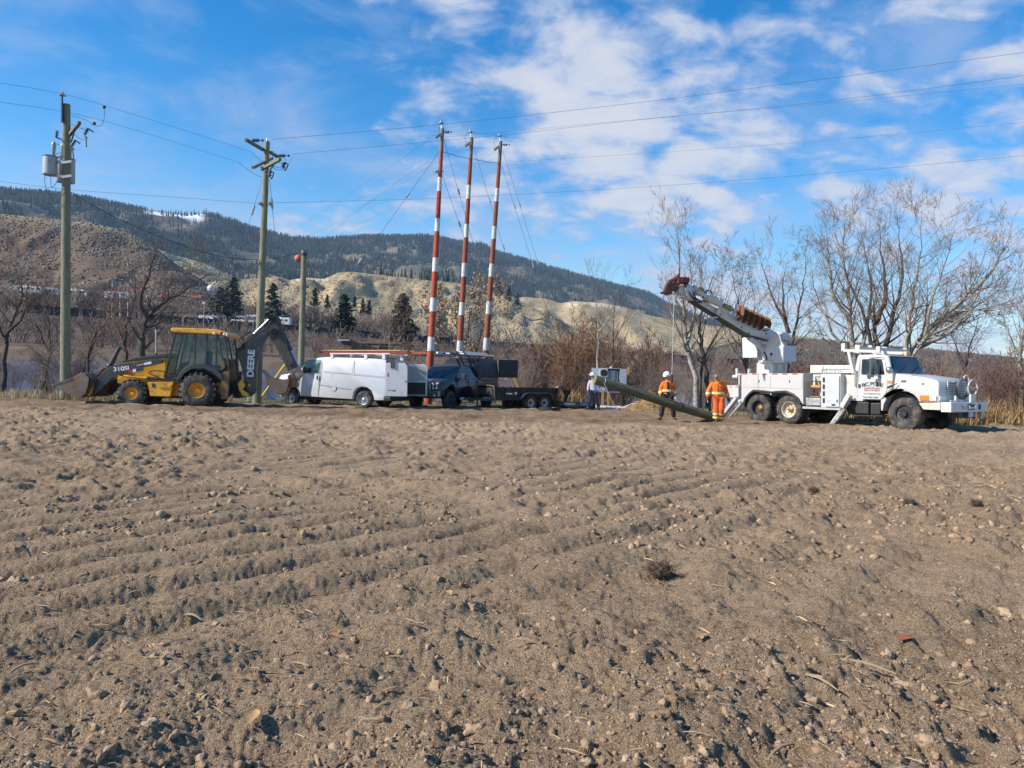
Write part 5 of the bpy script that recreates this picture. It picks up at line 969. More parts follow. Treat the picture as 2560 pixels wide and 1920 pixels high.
    for ch, lx, lz, rot in (('B', 497, 617, 8), ('C', 543, 607, 5), ('P', 603, 602, 1), ('O', 647, 604, -2), ('L', 688, 610, -5), ('E', 724, 619, -8)):
        q = F.pt(lx, lz, .2, ZC); text(ch, .155, tk, dr, side_M(q[0], ins(q[1]) - .014, q[1], rot), sx=1.5, bold=.004)
    b = MB(); c0, c1 = F.pt(505, 632, .2, ZC), F.pt(706, 650, .2, ZC); b.bx(c0[0], c1[0], yy - .001, yy + .006, zz - .135, zz - .065); b.build('slogan_bar', mat('slogan_teal', (.08, .10, .13), .6), dr)
    text('WOOD POLE SERVICES', .052, whitebox, dr, side_M(xx, yy - .004, zz - .10), sx=1.1, bold=.001); text('250-319-0627', .085, tr_, dr, side_M(xx, yy, zz - .19), sx=1.12, bold=.002); text('www.bcpole.com', .075, tb, dr, side_M(xx, yy, zz - .30), sx=1.1, bold=.001); text('Tony Allen DBA', .072, tk, dr, side_M(F.pt(584, 770, .2, ZC)[0], ins(1.0) - .014, F.pt(584, 770, .2, ZC)[1], -1), sx=1.15)
    b = MB(); panel(b, pc([(438, 606), (462, 606), (462, 652), (438, 652)], .2), ins, .03, .03); b.build('door_handle', steel_dk, dr)
    b = MB(); b.bx(F.pt(400, 600, .2, ZC)[0] - .02, F.pt(400, 600, .2, ZC)[0] + .02, .14, .18, F.pt(400, 600, .2, ZC)[1] - .1, F.pt(400, 420, .2, ZC)[1]); b.build('grab_handle', chrome, cab, bevel=.01)
    a, c = F.pt(800, 268, .22, ZC), F.pt(866, 462, .22, ZC); o = Vector((a[1] - c[1], 0, -(a[0] - c[0]))).normalized() * .03
    b = MB(); b.add([Vector((c[0], .28, c[1])) + o, Vector((c[0], W - .28, c[1])) + o, Vector((a[0], W - .40, a[1])) + o, Vector((a[0], .40, a[1])) + o], [(3, 2, 1, 0)]); b.build('windscreen', glass('truck_windscreen', (.05, .085, .10), .62), t)
    b = MB(); b.add([Vector((c[0] - .02, .22, c[1] - .04)) + o * .8, Vector((c[0] - .02, W - .22, c[1] - .04)) + o * .8, Vector((a[0] - .02, W - .34, a[1] + .05)) + o * .8, Vector((a[0] - .02, .34, a[1] + .05)) + o * .8], [(3, 2, 1, 0)]); b.build('screen_gasket', black, t)
    for y in (.55, 1.35): b = MB(); b.bar(Vector((c[0], y, c[1])) + o * 1.6, Vector((c[0] * .6 + a[0] * .4, y + .55, c[1] * .6 + a[1] * .4)) + o * 1.6, .025); b.build('wiper', black, t)
    rz = F.pt(780, 240, .4, ZC); 
    for y in (.42, .98, 1.21, 1.44, W - .42): b = MB(); b.box((rz[0] + .02, y, rz[1] - .045), (.06, .12, .07)); b.build('marker_lamp', amber, t, bevel=.012)
    b = MB(); b.box((rz[0] - .1, W - .5, rz[1] + .09), (.16, .30, .16)); b.build('beacon', mat('tan_beacon', (.70, .45, .25), .4), t, bevel=.04)
    # hood and fender
    hin = lambda z: .12 + max(0, z - 1.15) * .18
    hood = pc([(868, 468), (1000, 476), (1290, 520), (1405, 550), (1440, 590), (1448, 700), (1450, 838), (1192, 836), (1165, 788), (1120, 742), (1050, 708), (960, 694), (880, 706), (815, 745), (772, 800), (744, 810), (864, 645)], .15)
    b = shell(hood, W, 0, hin, .09); hd = b.build('hood', white_t, t, smooth=35)
    b = MB(); b.prism(pc([(735, 792), (790, 790), (756, 860), (742, 940), (722, 935), (720, 806)], .15), .12, .5); b.build('fender_skirt', white_t, t, bevel=.012)
    b = MB(); b.prism(pc([(740, 930), (800, 760), (960, 705), (1120, 760), (1180, 850), (1100, 850), (960, 780), (840, 830), (800, 930)], .4), .45, W - .45); b.build('wheel_well', black, t)
    for pl in ([(866, 490), (876, 560), (866, 668)], [(1060, 572), (1075, 520), (1140, 490), (1250, 480)]):
        b = MB(); b.tube(catmull([Vector((F.pt(*q, .2, ZC)[0], hin(F.pt(*q, .2, ZC)[1]) - .001, F.pt(*q, .2, ZC)[1])) for q in pl], 4), .005, 4); b.build('hood_seam', mat('seam_grey', (0, 0, 0)), hd)
    for pl, mm, nm in (([(804, 562), (862, 562), (862, 590), (804, 590)], amber, 'side_marker'), ([(972, 556), (1034, 556), (1034, 580), (972, 580)], steel_dk, 'badge'), ([(1240, 586), (1256, 586), (1252, 618), (1236, 618)], black, 'hood_latch')):
        b = MB(); panel(b, pc(pl, .2), hin, .02, .03); b.build(nm, mm, hd, bevel=.006)
    b = MB(); b.bar(p3c(800, 650, .05), p3c(860, 622, -.02), .06, .05); b.bar(p3c(850, 626, 0), p3c(920, 596, .1), .025); b.build('fender_mirror_arm', black, hd)
    xfr = F.pt(1450, 700, .15, ZC)[0]; zg0, zg1 = F.pt(1450, 745, .15, ZC)[1], F.pt(1445, 570, .15, ZC)[1]
    b = MB(); b.bx(xfr - .06, xfr + .015, .66, W - .66, zg0, zg1); g = b.build('grille', mat('grille_grey', (.10, .105, .115), .5), t, bevel=.01)
    for k in range(7): z_ = zg0 + .03 + k * (zg1 - zg0 - .06) / 6; b = MB(); b.bx(xfr + .0, xfr + .04, .64, W - .64, z_ - .018, z_ + .018); b.build('grille_bar', white_t, g, bevel=.006)
    for k in range(4): y = .64 + k * (W - 1.28) / 3; b = MB(); b.bx(xfr + .005, xfr + .03, y - .02, y + .02, zg0 - .02, zg1 + .02); b.build('grille_post', white_t, g)
    for s in (0, 1):
        zl0, zl1 = F.pt(1300, 812, .1, ZC)[1], F.pt(1300, 748, .1, ZC)[1]; xa, xb_, xm = F.pt(1205, 780, .1, ZC)[0], F.pt(1412, 780, .1, ZC)[0], F.pt(1320, 780, .1, ZC)[0]
        ya = .10 if not s else W - .10; d_ = -.015 if not s else .015
        b = MB(); b.bx(xa, xm, min(ya, ya + d_), max(ya, ya + d_) + .02, zl0, zl1); b.build('turn_signal', amber, t, bevel=.01); b = MB(); b.bx(xm + .01, xb_, min(ya, ya + d_), max(ya, ya + d_) + .02, zl0, zl1); b.build('side_headlight', clear_l, t, bevel=.01)
        b = MB(); y0_ = .18 if not s else W - .58; b.bx(xfr - .02, xfr + .012, y0_, y0_ + .40, zl0, zl1); b.build('headlight', clear_l, t, bevel=.02)
    b = MB(); b.prism(pc([(1192, 842), (1466, 836), (1466, 932), (1250, 925)], .02), .0, W); b.build('front_bumper', mat('chipped_bumper', (.66, .62, .53), .6, dirt=((.40, .27, .15), .35, 8)), t, bevel=.02)
    xw0 = F.pt(1470, 890, -.02, ZC)[0]; zw0, zw1 = F.pt(1470, 955, -.02, ZC)[1], F.pt(1470, 832, -.02, ZC)[1]
    b = MB(); b.bx(xw0, xw0 + .30, -.03, W + .03, zw0, zw1); wb = b.build('winch_bumper', mat('bumper_white', (.60, .60, .60), .45, dirt=((.5, .45, .38), .1, 4)), t, bevel=.012); xw = xw0 + .30
    b = MB(); b.cyl((xw - .01, 1.86, (zw0 + zw1) / 2), (xw + .006, 1.86, (zw0 + zw1) / 2), .10, n=16); b.build('tow_hole', black, wb); b = MB(); b.bx(xw, xw + .02, 1.05, 1.5, zw0 + .07, zw1 - .06); b.build('roller_frame', steel_dk, wb); b = MB(); b.bx(xw + .01, xw + .05, 1.10, 1.45, zw0 + .11, zw0 + .15); b.cyl((xw + .03, 1.08, zw0 + .1), (xw + .03, 1.08, zw1 - .1), .03); b.cyl((xw + .03, 1.47, zw0 + .1), (xw + .03, 1.47, zw1 - .1), .03); b.build('roller', whitebox, wb); b = MB(); b.bx(xw, xw + .05, .72, .84, zw0 + .1, zw1 - .06); b.build('tow_hook', galv, wb)
    b = MB(); b.bx(xw, xw + .008, 1.12, 1.42, zw0 - .16, zw0 + .0); b.build('licence_plate', mat('plate_blue', (.42, .50, .72), .5, var=.3, vs=14), wb); b = MB(); b.bx(xw - .14, xw - .04, W - .30, W - .18, zw0 - .22, zw0); b.build('bumper_stop', white_t, wb)
    b = MB(); b.bx(xw0 - .1, xw0 + .2, .7, W - .7, zw0 - .2, zw0); b.build('winch', black, t)
    # reel stand on the bumper
    zr0 = F.pt(1745, 820, 1.0, ZC)[1]
    def ring(cx, cy, cz, r, rr, mm, nm, tilt=0.0, axis='x', sc_=1.0):
        pl = []
        for k in range(25): a_ = 2 * math.pi * k / 24; pl.append(Vector((cx + (r * math.cos(a_) * math.sin(tilt)), cy + r * math.cos(a_) * math.cos(tilt), cz + r * sc_ * math.sin(a_))))
        b = MB(); b.tube(pl, rr, 7); return b.build(nm, mm, wb, smooth=True)
    ring(xw0 + .22, 1.55, zw1 + .46, .25, .026, white_t, 'reel_ring', .1, sc_=1.0); ring(xw0 + .02, 1.35, zw1 + .42, .30, .05, mat('old_tyre_grey', (.12, .12, .12), .8), 'spare_hose', .1); ring(xw0 + .06, 1.48, zw1 + .74, .14, .024, white_t, 'reel_hoop', .1, sc_=.8)
    b = MB(); b.bx(xw0 + .19, xw0 + .25, 1.38, 1.72, zw1, zw1 + .26); b.bar((xw0 + .22, 1.2, zw1 + .46), (xw0 + .22, 1.9, zw1 + .46), .035); b.bx(xw0 + .05, xw0 + .11, .7, .76, zw1, zw1 + .2); b.bar((xw0 + .08, .4, zw1 + .04), (xw0 + .08, 1.2, zw1 + .04), .04); b.build('reel_stand', white_t, wb, bevel=.006)
    # mirrors
    b = MB(); b.box(p3c(600, 400, -.12), (.06, .22, .62)); b.bar(p3c(560, 285, -.05), p3c(740, 268, .2), .025); b.bar(p3c(600, 300, -.12), p3c(655, 290, .1), .025); b.bar(p3c(600, 480, -.12), p3c(720, 515, .2), .025); mr_ = b.build('mirror', mat('mirror_steel', (.16, .16, .17), .25, .8), t, bevel=.02)
    b = MB(); b.ball(p3c(570, 502, -.12), .115, 12, 8, (.5, 1, 1)); b.build('convex_mirror', mat('mirror_grey', (.40, .40, .41), .15, .9), mr_, smooth=True)
    for y, q in ((.25, (800, 425)), (W - .25, (800, 425))): pz = F.p3(*q, .25, ZC); b = MB(); b.ball((pz.x + .08, y - .05 if y < 1 else y + .05, pz.z), .11, 12, 8, (1, 1, 1)); b.build('spot_lamp', chrome, t, smooth=True)
    # tank, battery box, steps
    b = MB(); b.cyl(p3c(335, 890, .4), p3c(560, 905, .4), .27, n=18); b.build('fuel_tank', mat('oily_black', (.022, .022, .022), .5, var=.3), t, smooth=40); b = MB(); b.prism(pc([(400, 825), (565, 830), (565, 985), (400, 975)], .15), .12, .6); b.prism(pc([(590, 840), (720, 840), (715, 985), (590, 990)], .2), .15, .65); b.build('battery_box', mat('oily_black', (0, 0, 0)), t, bevel=.03)
    b = MB(); b.prism(pc([(380, 990), (740, 995), (740, 1012), (380, 1006)], .1), .08, .4); b.build('cab_step', black, t)
    b = MB(); b.cyl(p3r(1290, 1125, .5), p3r(1395, 1075, .4), .06, n=12); b.build('exhaust_pipe', rust, t, smooth=True)
    # rack over the cab
    b = MB(); w_ = .09
    for y in (.35, W - .35):
        b.bar(p3c(250, 182, .35) + Vector((0, y - .35, 0)), p3c(690, 196, .35) + Vector((0, y - .35, 0)), w_, .10); b.bar(p3c(248, 92, .35) + Vector((0, y - .35, 0)), p3c(248, 190, .35) + Vector((0, y - .35, 0)), .10, .14); b.bar(p3c(310, 195, .35) + Vector((0, y - .35, 0)), p3c(372, 470, .35) + Vector((0, y - .35, 0)), .08, .10)
        b.bar(p3c(430, 112, .35) + Vector((0, y - .35, 0)), p3c(420, 215, .35) + Vector((0, y - .35, 0)), .10, .18)
        b.bar(p3c(684, 130, .35) + Vector((0, y - .35, 0)), p3c(684, 215, .35) + Vector((0, y - .35, 0)), .08, .14)
    for zx, zy in ((250, 182), (430, 150), (684, 160)): p = p3c(zx, zy, .35); b.bar(p, p + Vector((0, W - .7, 0)), .08, .09)
    b.build('boom_rest', white_t, t, bevel=.01)
    # pedestal and turret
    px0, px1 = F.pt(595, 470, .75, ZR)[0], F.pt(860, 470, .75, ZR)[0]; pz0, pz1 = zt - .55, F.pt(700, 312, .75, ZR)[1]
    b = MB(); b.bx(px0, px1, .75, 1.68, pz0, pz1); b.build('pedestal', mat('pedestal_white', (.66, .64, .58), .55, dirt=((.35, .25, .17), .35, 4)), t, bevel=.012)
    cx = (px0 + px1) / 2; b = MB(); b.lathe([(.52, pz1), (.54, pz1 + .03), (.54, pz1 + .10), (.48, pz1 + .13)], (cx, 1.2, 0), (0, 0, 1), 28); b.build('slew_ring', white_t, t, smooth=40)
    # boom frame: swings back over the tail to the left
    G = Frame(10.1, 29.2, 26.6); LM = F.M.inverted() @ G.M
    pb = lambda l, y=0.0: G.pts(l, y, ZB); p3b = lambda x, y, d=0.0: G.p3(x, y, d, ZB); p33 = lambda x, y, d=0.0: G.p3(x, y, d, Z3)
    def put(b, nm, mm, **k): o = b.build(nm, mm, t, **k); o.matrix_local = LM; return o
    Q3 = lambda l, y: F.pts(l, y, Z3)
    tur = [(1818, 880), (1828, 985), (2060, 985), (2066, 830), (2040, 790), (2020, 720), (1960, 715), (1900, 800), (1850, 830)]
    for y in (.82, 1.50): b = MB(); b.prism(Q3(tur, y), y, y + .10); b.build('turret_plate', white_t, t, bevel=.02)
    b = MB(); b.prism(Q3([(1985, 815), (2062, 830), (2060, 970), (1985, 970)], .8), .78, 1.64); b.build('turret_cover', greyw, t, bevel=.03); b = MB(); b.prism(Q3([(1850, 940), (2030, 940), (2030, 985), (1845, 985)], .85), .84, 1.58); b.build('turret_base', white_t, t)
    q = F.p3(1945, 905, .80, Z3); b = MB(); b.cyl(q, q + Vector((0, .03, 0)), .055, n=14); b.build('turret_hole', black, t)
    b = MB(); b.prism(Q3([(1680, 760), (1700, 748), (1822, 815), (1822, 938), (1690, 938), (1674, 925)], .6), .56, .62); b.build('operator_guard', mat('guard_white', (.60, .60, .59), .4), t, bevel=.02); b = MB(); b.prism(Q3([(1674, 775), (1684, 752), (1690, 930), (1680, 932)], .6), .55, .66); b.build('guard_edge', steel_dk, t)
    b = MB(); b.cyl(p33(2040, 745, -.1), p33(2120, 780, -.1), .13, n=14); b.cyl(p33(2010, 715, -.1), p33(2100, 735, -.1), .09, n=12); b.box(p33(2030, 740, -.1), (.3, .5, .28)); put(b, 'winch_motor', white_t, smooth=40)
    b = MB(); b.cyl(p33(1745, 755, -.05), p33(1850, 835, -.05), .105, n=14); put(b, 'lift_cylinder', white_t, smooth=40); b = MB(); b.cyl(p33(1850, 835, -.05), p33(1890, 880, -.05), .125, n=14); put(b, 'cylinder_end', white_t, smooth=40); b = MB(); b.tube(catmull([p33(1880, 885, -.5), p33(1900, 920, -.5), p33(1905, 960, -.45)], 4), .03, 6); put(b, 'hose', cable_m)
    b = MB(); b.prism(pb([(1806, 938), (1820, 1005), (1772, 1078), (1560, 1012), (1385, 968), (935, 692), (955, 645), (1040, 622), (1300, 735), (1560, 850), (1640, 862), (1700, 880)]), -.20, .20); bm_ = put(b, 'base_boom', white_t, bevel=.025)
    b = MB(); b.prism(pb([(1400, 985), (1560, 1018), (1772, 1082), (1560, 1030), (1390, 1000), (935, 712), (520, 452), (530, 440), (938, 694)]), -.15, .15); put(b, 'boom_underside', mat('dark_boom_steel', (.06, .052, .042), .7, var=.3))  # dark brown strip along the lower edge of the boom
    b = MB(); b.prism(pb([(1000, 690), (940, 690), (700, 545), (505, 432), (350, 392), (345, 365), (520, 352), (560, 385), (720, 472), (960, 585), (1010, 630)]), -.14, .14); put(b, 'inner_boom', white_t, bevel=.02)
    for zx, zy in ((1316, 850), (1425, 940), (1690, 945)): b = MB(); b.cyl(p3b(zx, zy, -.215), p3b(zx, zy, -.19), .035, n=10); o = b.build('boom_hole', black, bm_)
    b = MB(); b.prism(pb([(905, 610), (1010, 500), (1150, 590), (1110, 630), (930, 650)], -.2), -.26, -.18); put(b, 'auger_bracket', mat('bracket_cream', (.60, .58, .48), .6, dirt=((.3, .25, .18), .3, 5)), bevel=.012)
    b = MB(); b.prism(pb([(845, 690), (935, 690), (930, 708), (850, 705)], -.2), -.25, .2); put(b, 'wear_pad', white_t)
    # auger: screw flight round a shaft, stowed along the boom
    A0, A1 = p3b(1225, 605, -.30), p3b(1685, 812, -.30); ax = (A1 - A0); L = ax.length; q = ax.to_track_quat('Z', 'Y').to_matrix(); turns = 5.6; ra = .30; n = 200
    V_ = []; F_ = []
    for k in range(n + 1):
        a_ = 2 * math.pi * turns * k / n; z_ = L * k / n
        for r, dz in ((.05, 0), (ra, 0), (ra, .022), (.05, .022)): V_.append(A0 + q @ Vector((r * math.cos(a_), r * math.sin(a_), z_ + dz)))
    for k in range(n):
        for j in range(4): F_.append((k * 4 + j, k * 4 + (j + 1) % 4, k * 4 + 4 + (j + 1) % 4, k * 4 + 4 + j))
    b = MB(); b.add(V_, F_); b.cyl(A0 - ax * .05, A1 + ax * .03, .055, n=12)
    for k in range(5): a_ = 2 * math.pi * turns + k * .3; b.bar(A1 + q @ Vector((ra * .7 * math.cos(a_), ra * .7 * math.sin(a_), 0)), A1 + q @ Vector((ra * .8 * math.cos(a_), ra * .8 * math.sin(a_), .07)), .03)
    put(b, 'auger', rust, smooth=40)
    b = MB(); b.cyl(A0 - ax * .32, A0 - ax * .02, .045, n=12); put(b, 'kelly_bar', mat('olive_steel', (.25, .24, .13), .6, .3, var=.2), smooth=40); b = MB(); b.cyl(p3b(1040, 510, -.30), p3b(1150, 560, -.3), .085, n=12); put(b, 'auger_coupling', mat('olive_steel', (0, 0, 0)), smooth=40); b = MB(); b.prism(pb([(1190, 500), (1215, 470), (1222, 600), (1190, 665), (1172, 650)], -.3), -.38, -.34); put(b, 'auger_hanger', mat('hanger_blue', (.35, .45, .58), .5))
    b = MB(); b.cyl(p3b(775, 385, -.30), p3b(950, 455, -.30), .165, n=20); b.cyl(p3b(925, 443, -.3), p3b(985, 468, -.3), .18, n=20); b.cyl(p3b(640, 300, -.30), p3b(775, 385, -.30), .10, n=14); put(b, 'auger_motor', white_t, smooth=40)
    b = MB(); b.cyl(p3b(440, 240, -.05), p3b(750, 330, -.05), .155, n=20); b.cyl(p3b(545, 260, -.05), p3b(640, 290, -.05), .18, n=20); put(b, 'gear_case', white_t, smooth=40); b = MB(); b.prism(pb([(655, 215), (742, 258), (712, 335), (645, 300)], -.24), -.25, -.235); k = put(b, 'warning_sign', mat('sign_yellow', (.60, .40, .04), .5)); b = MB(); b.prism(pb([(662, 262), (728, 292), (722, 304), (658, 274)], -.25), -.256, -.25); b.build('sign_print', black, k); b = MB(); b.prism(pb([(672, 236), (736, 266), (732, 276), (668, 246)], -.25), -.256, -.25); b.build('sign_print', black, k)
    b = MB(); b.lathe([(.05, -.14), (.19, -.12), (.19, .12), (.05, .14)], p3b(380, 290, 0), (0, 1, 0), 20); b.build; put(b, 'boom_head', white_t, smooth=40); b = MB(); b.prism(pb([(470, 210), (530, 190), (545, 300), (510, 420), (470, 360), (440, 260)], -.2), -.26, -.20); put(b, 'head_plate', white_t, bevel=.01)
    b = MB(); b.cyl(p3b(340, 378, -.15), p3b(455, 368, -.15), .045, n=10); put(b, 'sheave_pin', white_t)
    for pl in ([(600, 400), (700, 470), (560, 380), (500, 300)], [(720, 390), (760, 300), (830, 285), (860, 340), (800, 400)], [(550, 380), (640, 470), (720, 440), (800, 470)], [(580, 300), (600, 380), (680, 470)]):
        b = MB(); b.tube(catmull([p3b(*q_, -.36) for q_ in pl], 5), .022, 6); put(b, 'hose', cable_m)
    # pole claws at the tip
    claw = mat('claw_red', (.17, .058, .042), .7, var=.3, vs=4, dirt=((.12, .07, .05), .4, 5)); wine = mat('wine_red', (.13, .016, .02), .5, var=.3)
    for pl, r in (([(350, 190), (260, 230), (170, 230), (140, 300), (150, 340), (240, 320)], .055), ([(340, 60), (280, 110), (200, 150), (150, 230), (120, 310)], .06), ([(320, 100), (290, 190), (240, 280), (180, 320), (70, 320)], .045), ([(300, 200), (220, 200), (190, 260), (200, 300)], .05), ([(350, 30), (310, 100), (250, 140), (200, 140)], .045)):
        for dy in (-.22, .18): b = MB(); b.tube(catmull([p3b(*q_, dy) for q_ in pl], 5), r, 7); put(b, 'pole_claw', claw, smooth=True)
    b = MB(); b.cyl(p3b(330, 140, -.1), p3b(480, 150, -.1), .10, n=12); b.box(p3b(390, 130, -.1), (.35, .5, .18)); put(b, 'claw_cylinder', wine, smooth=40); b = MB(); b.box(p3b(240, 230, 0), (.35, .25, .3)); put(b, 'claw_pivot', mat('dark_boom_steel', (0, 0, 0)), bevel=.03)
    return G
G_BOOM = boom_truck()
# ---------------------------------------------------------------- bare trees and brush
bark_pale = mat('bark_pale', (0.36, 0.33, 0.28), .9, var=.3, vs=6, bump=.5, bs=30, dirt=((.09, .075, .06), .35, 5))
bark_twig = mat('bark_twig', (0.235, 0.17, 0.118), .9, var=.25, vs=2)
bark_dark = mat('bark_dark', (0.085, 0.066, 0.055), .95, var=.3, vs=6, bump=.5, bs=30)
bark_dtwig = mat('bark_dark_twig', (0.12, 0.085, 0.07), .95, var=.3, vs=2)
bark_white = mat('bark_white', (0.52, 0.48, 0.41), .85, var=.2, vs=5, dirt=((.12, .1, .08), .2, 9))
def rand_perp(d, rg):
    a = Vector((rg.gauss(0, 1), rg.gauss(0, 1), rg.gauss(0, 1))); a -= d * a.dot(d); return a.normalized() if a.length > 1e-6 else Vector((1, 0, 0))
def grow(out, p, d, L, r, lev, rg, step=.35, wig=.14, up=.03, kids=(4, 6), ang=(25, 55), rmin=.006, start=.2, ratio=(.42, .68)):
    n = max(3, int(L / step)); sg = L / n; nk = rg.randint(*kids) if lev > 0 else 0; ks = sorted(rg.uniform(start, 1) for _ in range(nk)); ki = 0; r0 = r
    for i in range(n):
        d = (d + rand_perp(d, rg) * wig * rg.random() + Vector((0, 0, up))).normalized(); q = p + d * sg; r1 = max(rmin, r * (1 - .85 * (i + 1) / n))
        out.append((p, q, r0, r1))
        while ki < nk and ks[ki] <= (i + 1) / n:
            a = R(rg.uniform(*ang)); c = (d * math.cos(a) + rand_perp(d, rg) * math.sin(a)).normalized()
            grow(out, q, c, L * rg.uniform(*ratio) * (1 - .45 * ks[ki]), max(rmin, r1 * .62), lev - 1, rg, step * .8, wig * 1.15, up * 1.2, kids, ang, rmin, .15, ratio); ki += 1
        p = q; r0 = r1
def segs_mesh(segs, n=3):
    if not segs: return np.zeros((0, 3)), np.zeros((0, 4), int)
    A = np.array([s[0][:] for s in segs]); B = np.array([s[1][:] for s in segs]); ra = np.array([s[2] for s in segs]); rb = np.array([s[3] for s in segs])
    d = B - A; d /= np.linalg.norm(d, axis=1)[:, None] + 1e-9; h = np.where(np.abs(d[:, 2:3]) < .9, np.array([[0, 0, 1.]]), np.array([[1., 0, 0]]))
    x = np.cross(d, h); x /= np.linalg.norm(x, axis=1)[:, None]; y = np.cross(d, x); V = []
    for k in range(n):
        a = 2 * math.pi * k / n; o = x * math.cos(a) + y * math.sin(a); V += [A + o * ra[:, None], B + o * rb[:, None] + d * rb[:, None] * .3]
    V = np.stack(V, 1); m = len(segs); base = np.arange(m)[:, None] * (2 * n)
    F = np.concatenate([base + np.array([[2 * k, 2 * ((k + 1) % n), 2 * ((k + 1) % n) + 1, 2 * k + 1]]) for k in range(n)], 0)
    return V.reshape(-1, 3), F
def tree(name, label, V, stems, mats, seed, lev=3, kids=(5, 8), group='bare trees along the river bank', sub=.55, thick=.035, cat='tree', start=.3, up=.05, rmin=.0048, leaves=None):
    """stems: (r_base, [(x, y) in photo px of the 2212 wide view ...]) standing at distance V on the field"""
    rg = random.Random(seed); segs = []; b0 = None
    for r, pl in stems:
        P = [atp(x * 1.1573, y * 1.1573, V + rg.uniform(-.5, .5) * (1 if k else 0)) for k, (x, y) in enumerate(pl)]
        if pl[0][1] >= 775:
            g_ = float(on_field(np.array([P[0].x]), np.array([V]))[0]) - .12
            if P[0].z > g_ + .3: P.insert(0, Vector((P[0].x - (P[1].x - P[0].x) * .15, V, g_)))
            else: P[0].z = g_
        P = [MP @ p for p in P]
        if b0 is None or P[0].z < b0.z - 1: b0 = P[0].copy() if b0 is None else b0
        # smooth the polyline and jitter it
        Q = []
        for k in range(len(P) - 1):
            for t in range(4):
                p0 = P[max(0, k - 1)]; p1 = P[k]; p2 = P[k + 1]; p3 = P[min(len(P) - 1, k + 2)]; s = t / 4
                Q.append(.5 * ((2 * p1) + (p2 - p0) * s + (2 * p0 - 5 * p1 + 4 * p2 - p3) * s * s + (3 * p1 - p0 - 3 * p2 + p3) * s ** 3))
        Q.append(P[-1]); tot = sum((Q[i + 1] - Q[i]).length for i in range(len(Q) - 1)); acc = 0; rp = r
        for i in range(len(Q) - 1):
            a = Q[i]; c = Q[i + 1] + Vector((rg.uniform(-.05, .05), rg.uniform(-.1, .1), 0)) * (i < len(Q) - 2); Q[i + 1] = c; l = (c - a).length; acc += l; f = acc / tot
            r1 = max(rmin, r * (1 - .93 * f ** .9)); segs.append((a, c, rp, r1)); d = (c - a).normalized(); rp = r1
            if f > start:
                for _ in range(rg.choice((1, 1, 2))):
                    an = R(rg.uniform(28, 62)); dd = (d * math.cos(an) + rand_perp(d, rg) * math.sin(an)).normalized()
                    grow(segs, c, dd, tot * rg.uniform(.22, .42) * (1.15 - f * .6) * sub / .55, max(rmin, r1 * .45), lev - 1, rg, up=up + .03, kids=kids, rmin=rmin)
        grow(segs, Q[-1], d, tot * .14, rp, 1, rg, up=up, kids=kids, rmin=rmin)
    base = b0; M = Matrix.Translation(base)
    t = thing(name, label, cat, M, group); o = np.array(base[:])
    for nm, sel, k, mm in (('trunk', [s for s in segs if s[2] >= thick], 7, mats[0]), ('crown', [s for s in segs if s[2] < thick], 3, mats[1])):
        Vv, F = segs_mesh(sel, k)
        if len(F): link(nm, np_mesh(nm, Vv - o, F, k > 3), mm, t)
    if leaves:
        n_, m_, s_ = leaves; tw = [s for s in segs if s[2] < .02]; pk = [rg.choice(tw) for _ in range(n_)]
        Pp = np.array([(s[1] + Vector((rg.gauss(0, .04), rg.gauss(0, .04), rg.uniform(-.12, .02))))[:] for s in pk]) - o
        lv = np.array([(0, 0, 0), (.5, 0, -.4), (0, 0, -1), (-.5, .2, -.5)]); q = scatter('leaf_cluster', lv, np.array([(0, 1, 2), (0, 2, 3)]), Pp, rg.uniform(.9, 1.1) * s_ * rng.uniform(.6, 1.3, n_), rng.uniform(0, 6.28, n_), m_, kind=None, tilt=rng.uniform(-.6, .6, n_)); q.parent = t; q['kind'] = 'stuff'
    return t
PALE = (bark_pale, bark_twig); DARK = (bark_dark, bark_dtwig); WHITE = (bark_white, bark_twig)
seed_mat = mat('dry_seed_pods', (0.34, 0.25, 0.16), .9, var=.35, vs=1)
bud_mat = mat('catkin_buds', (0.17, 0.115, 0.075), .9, var=.3, vs=1)
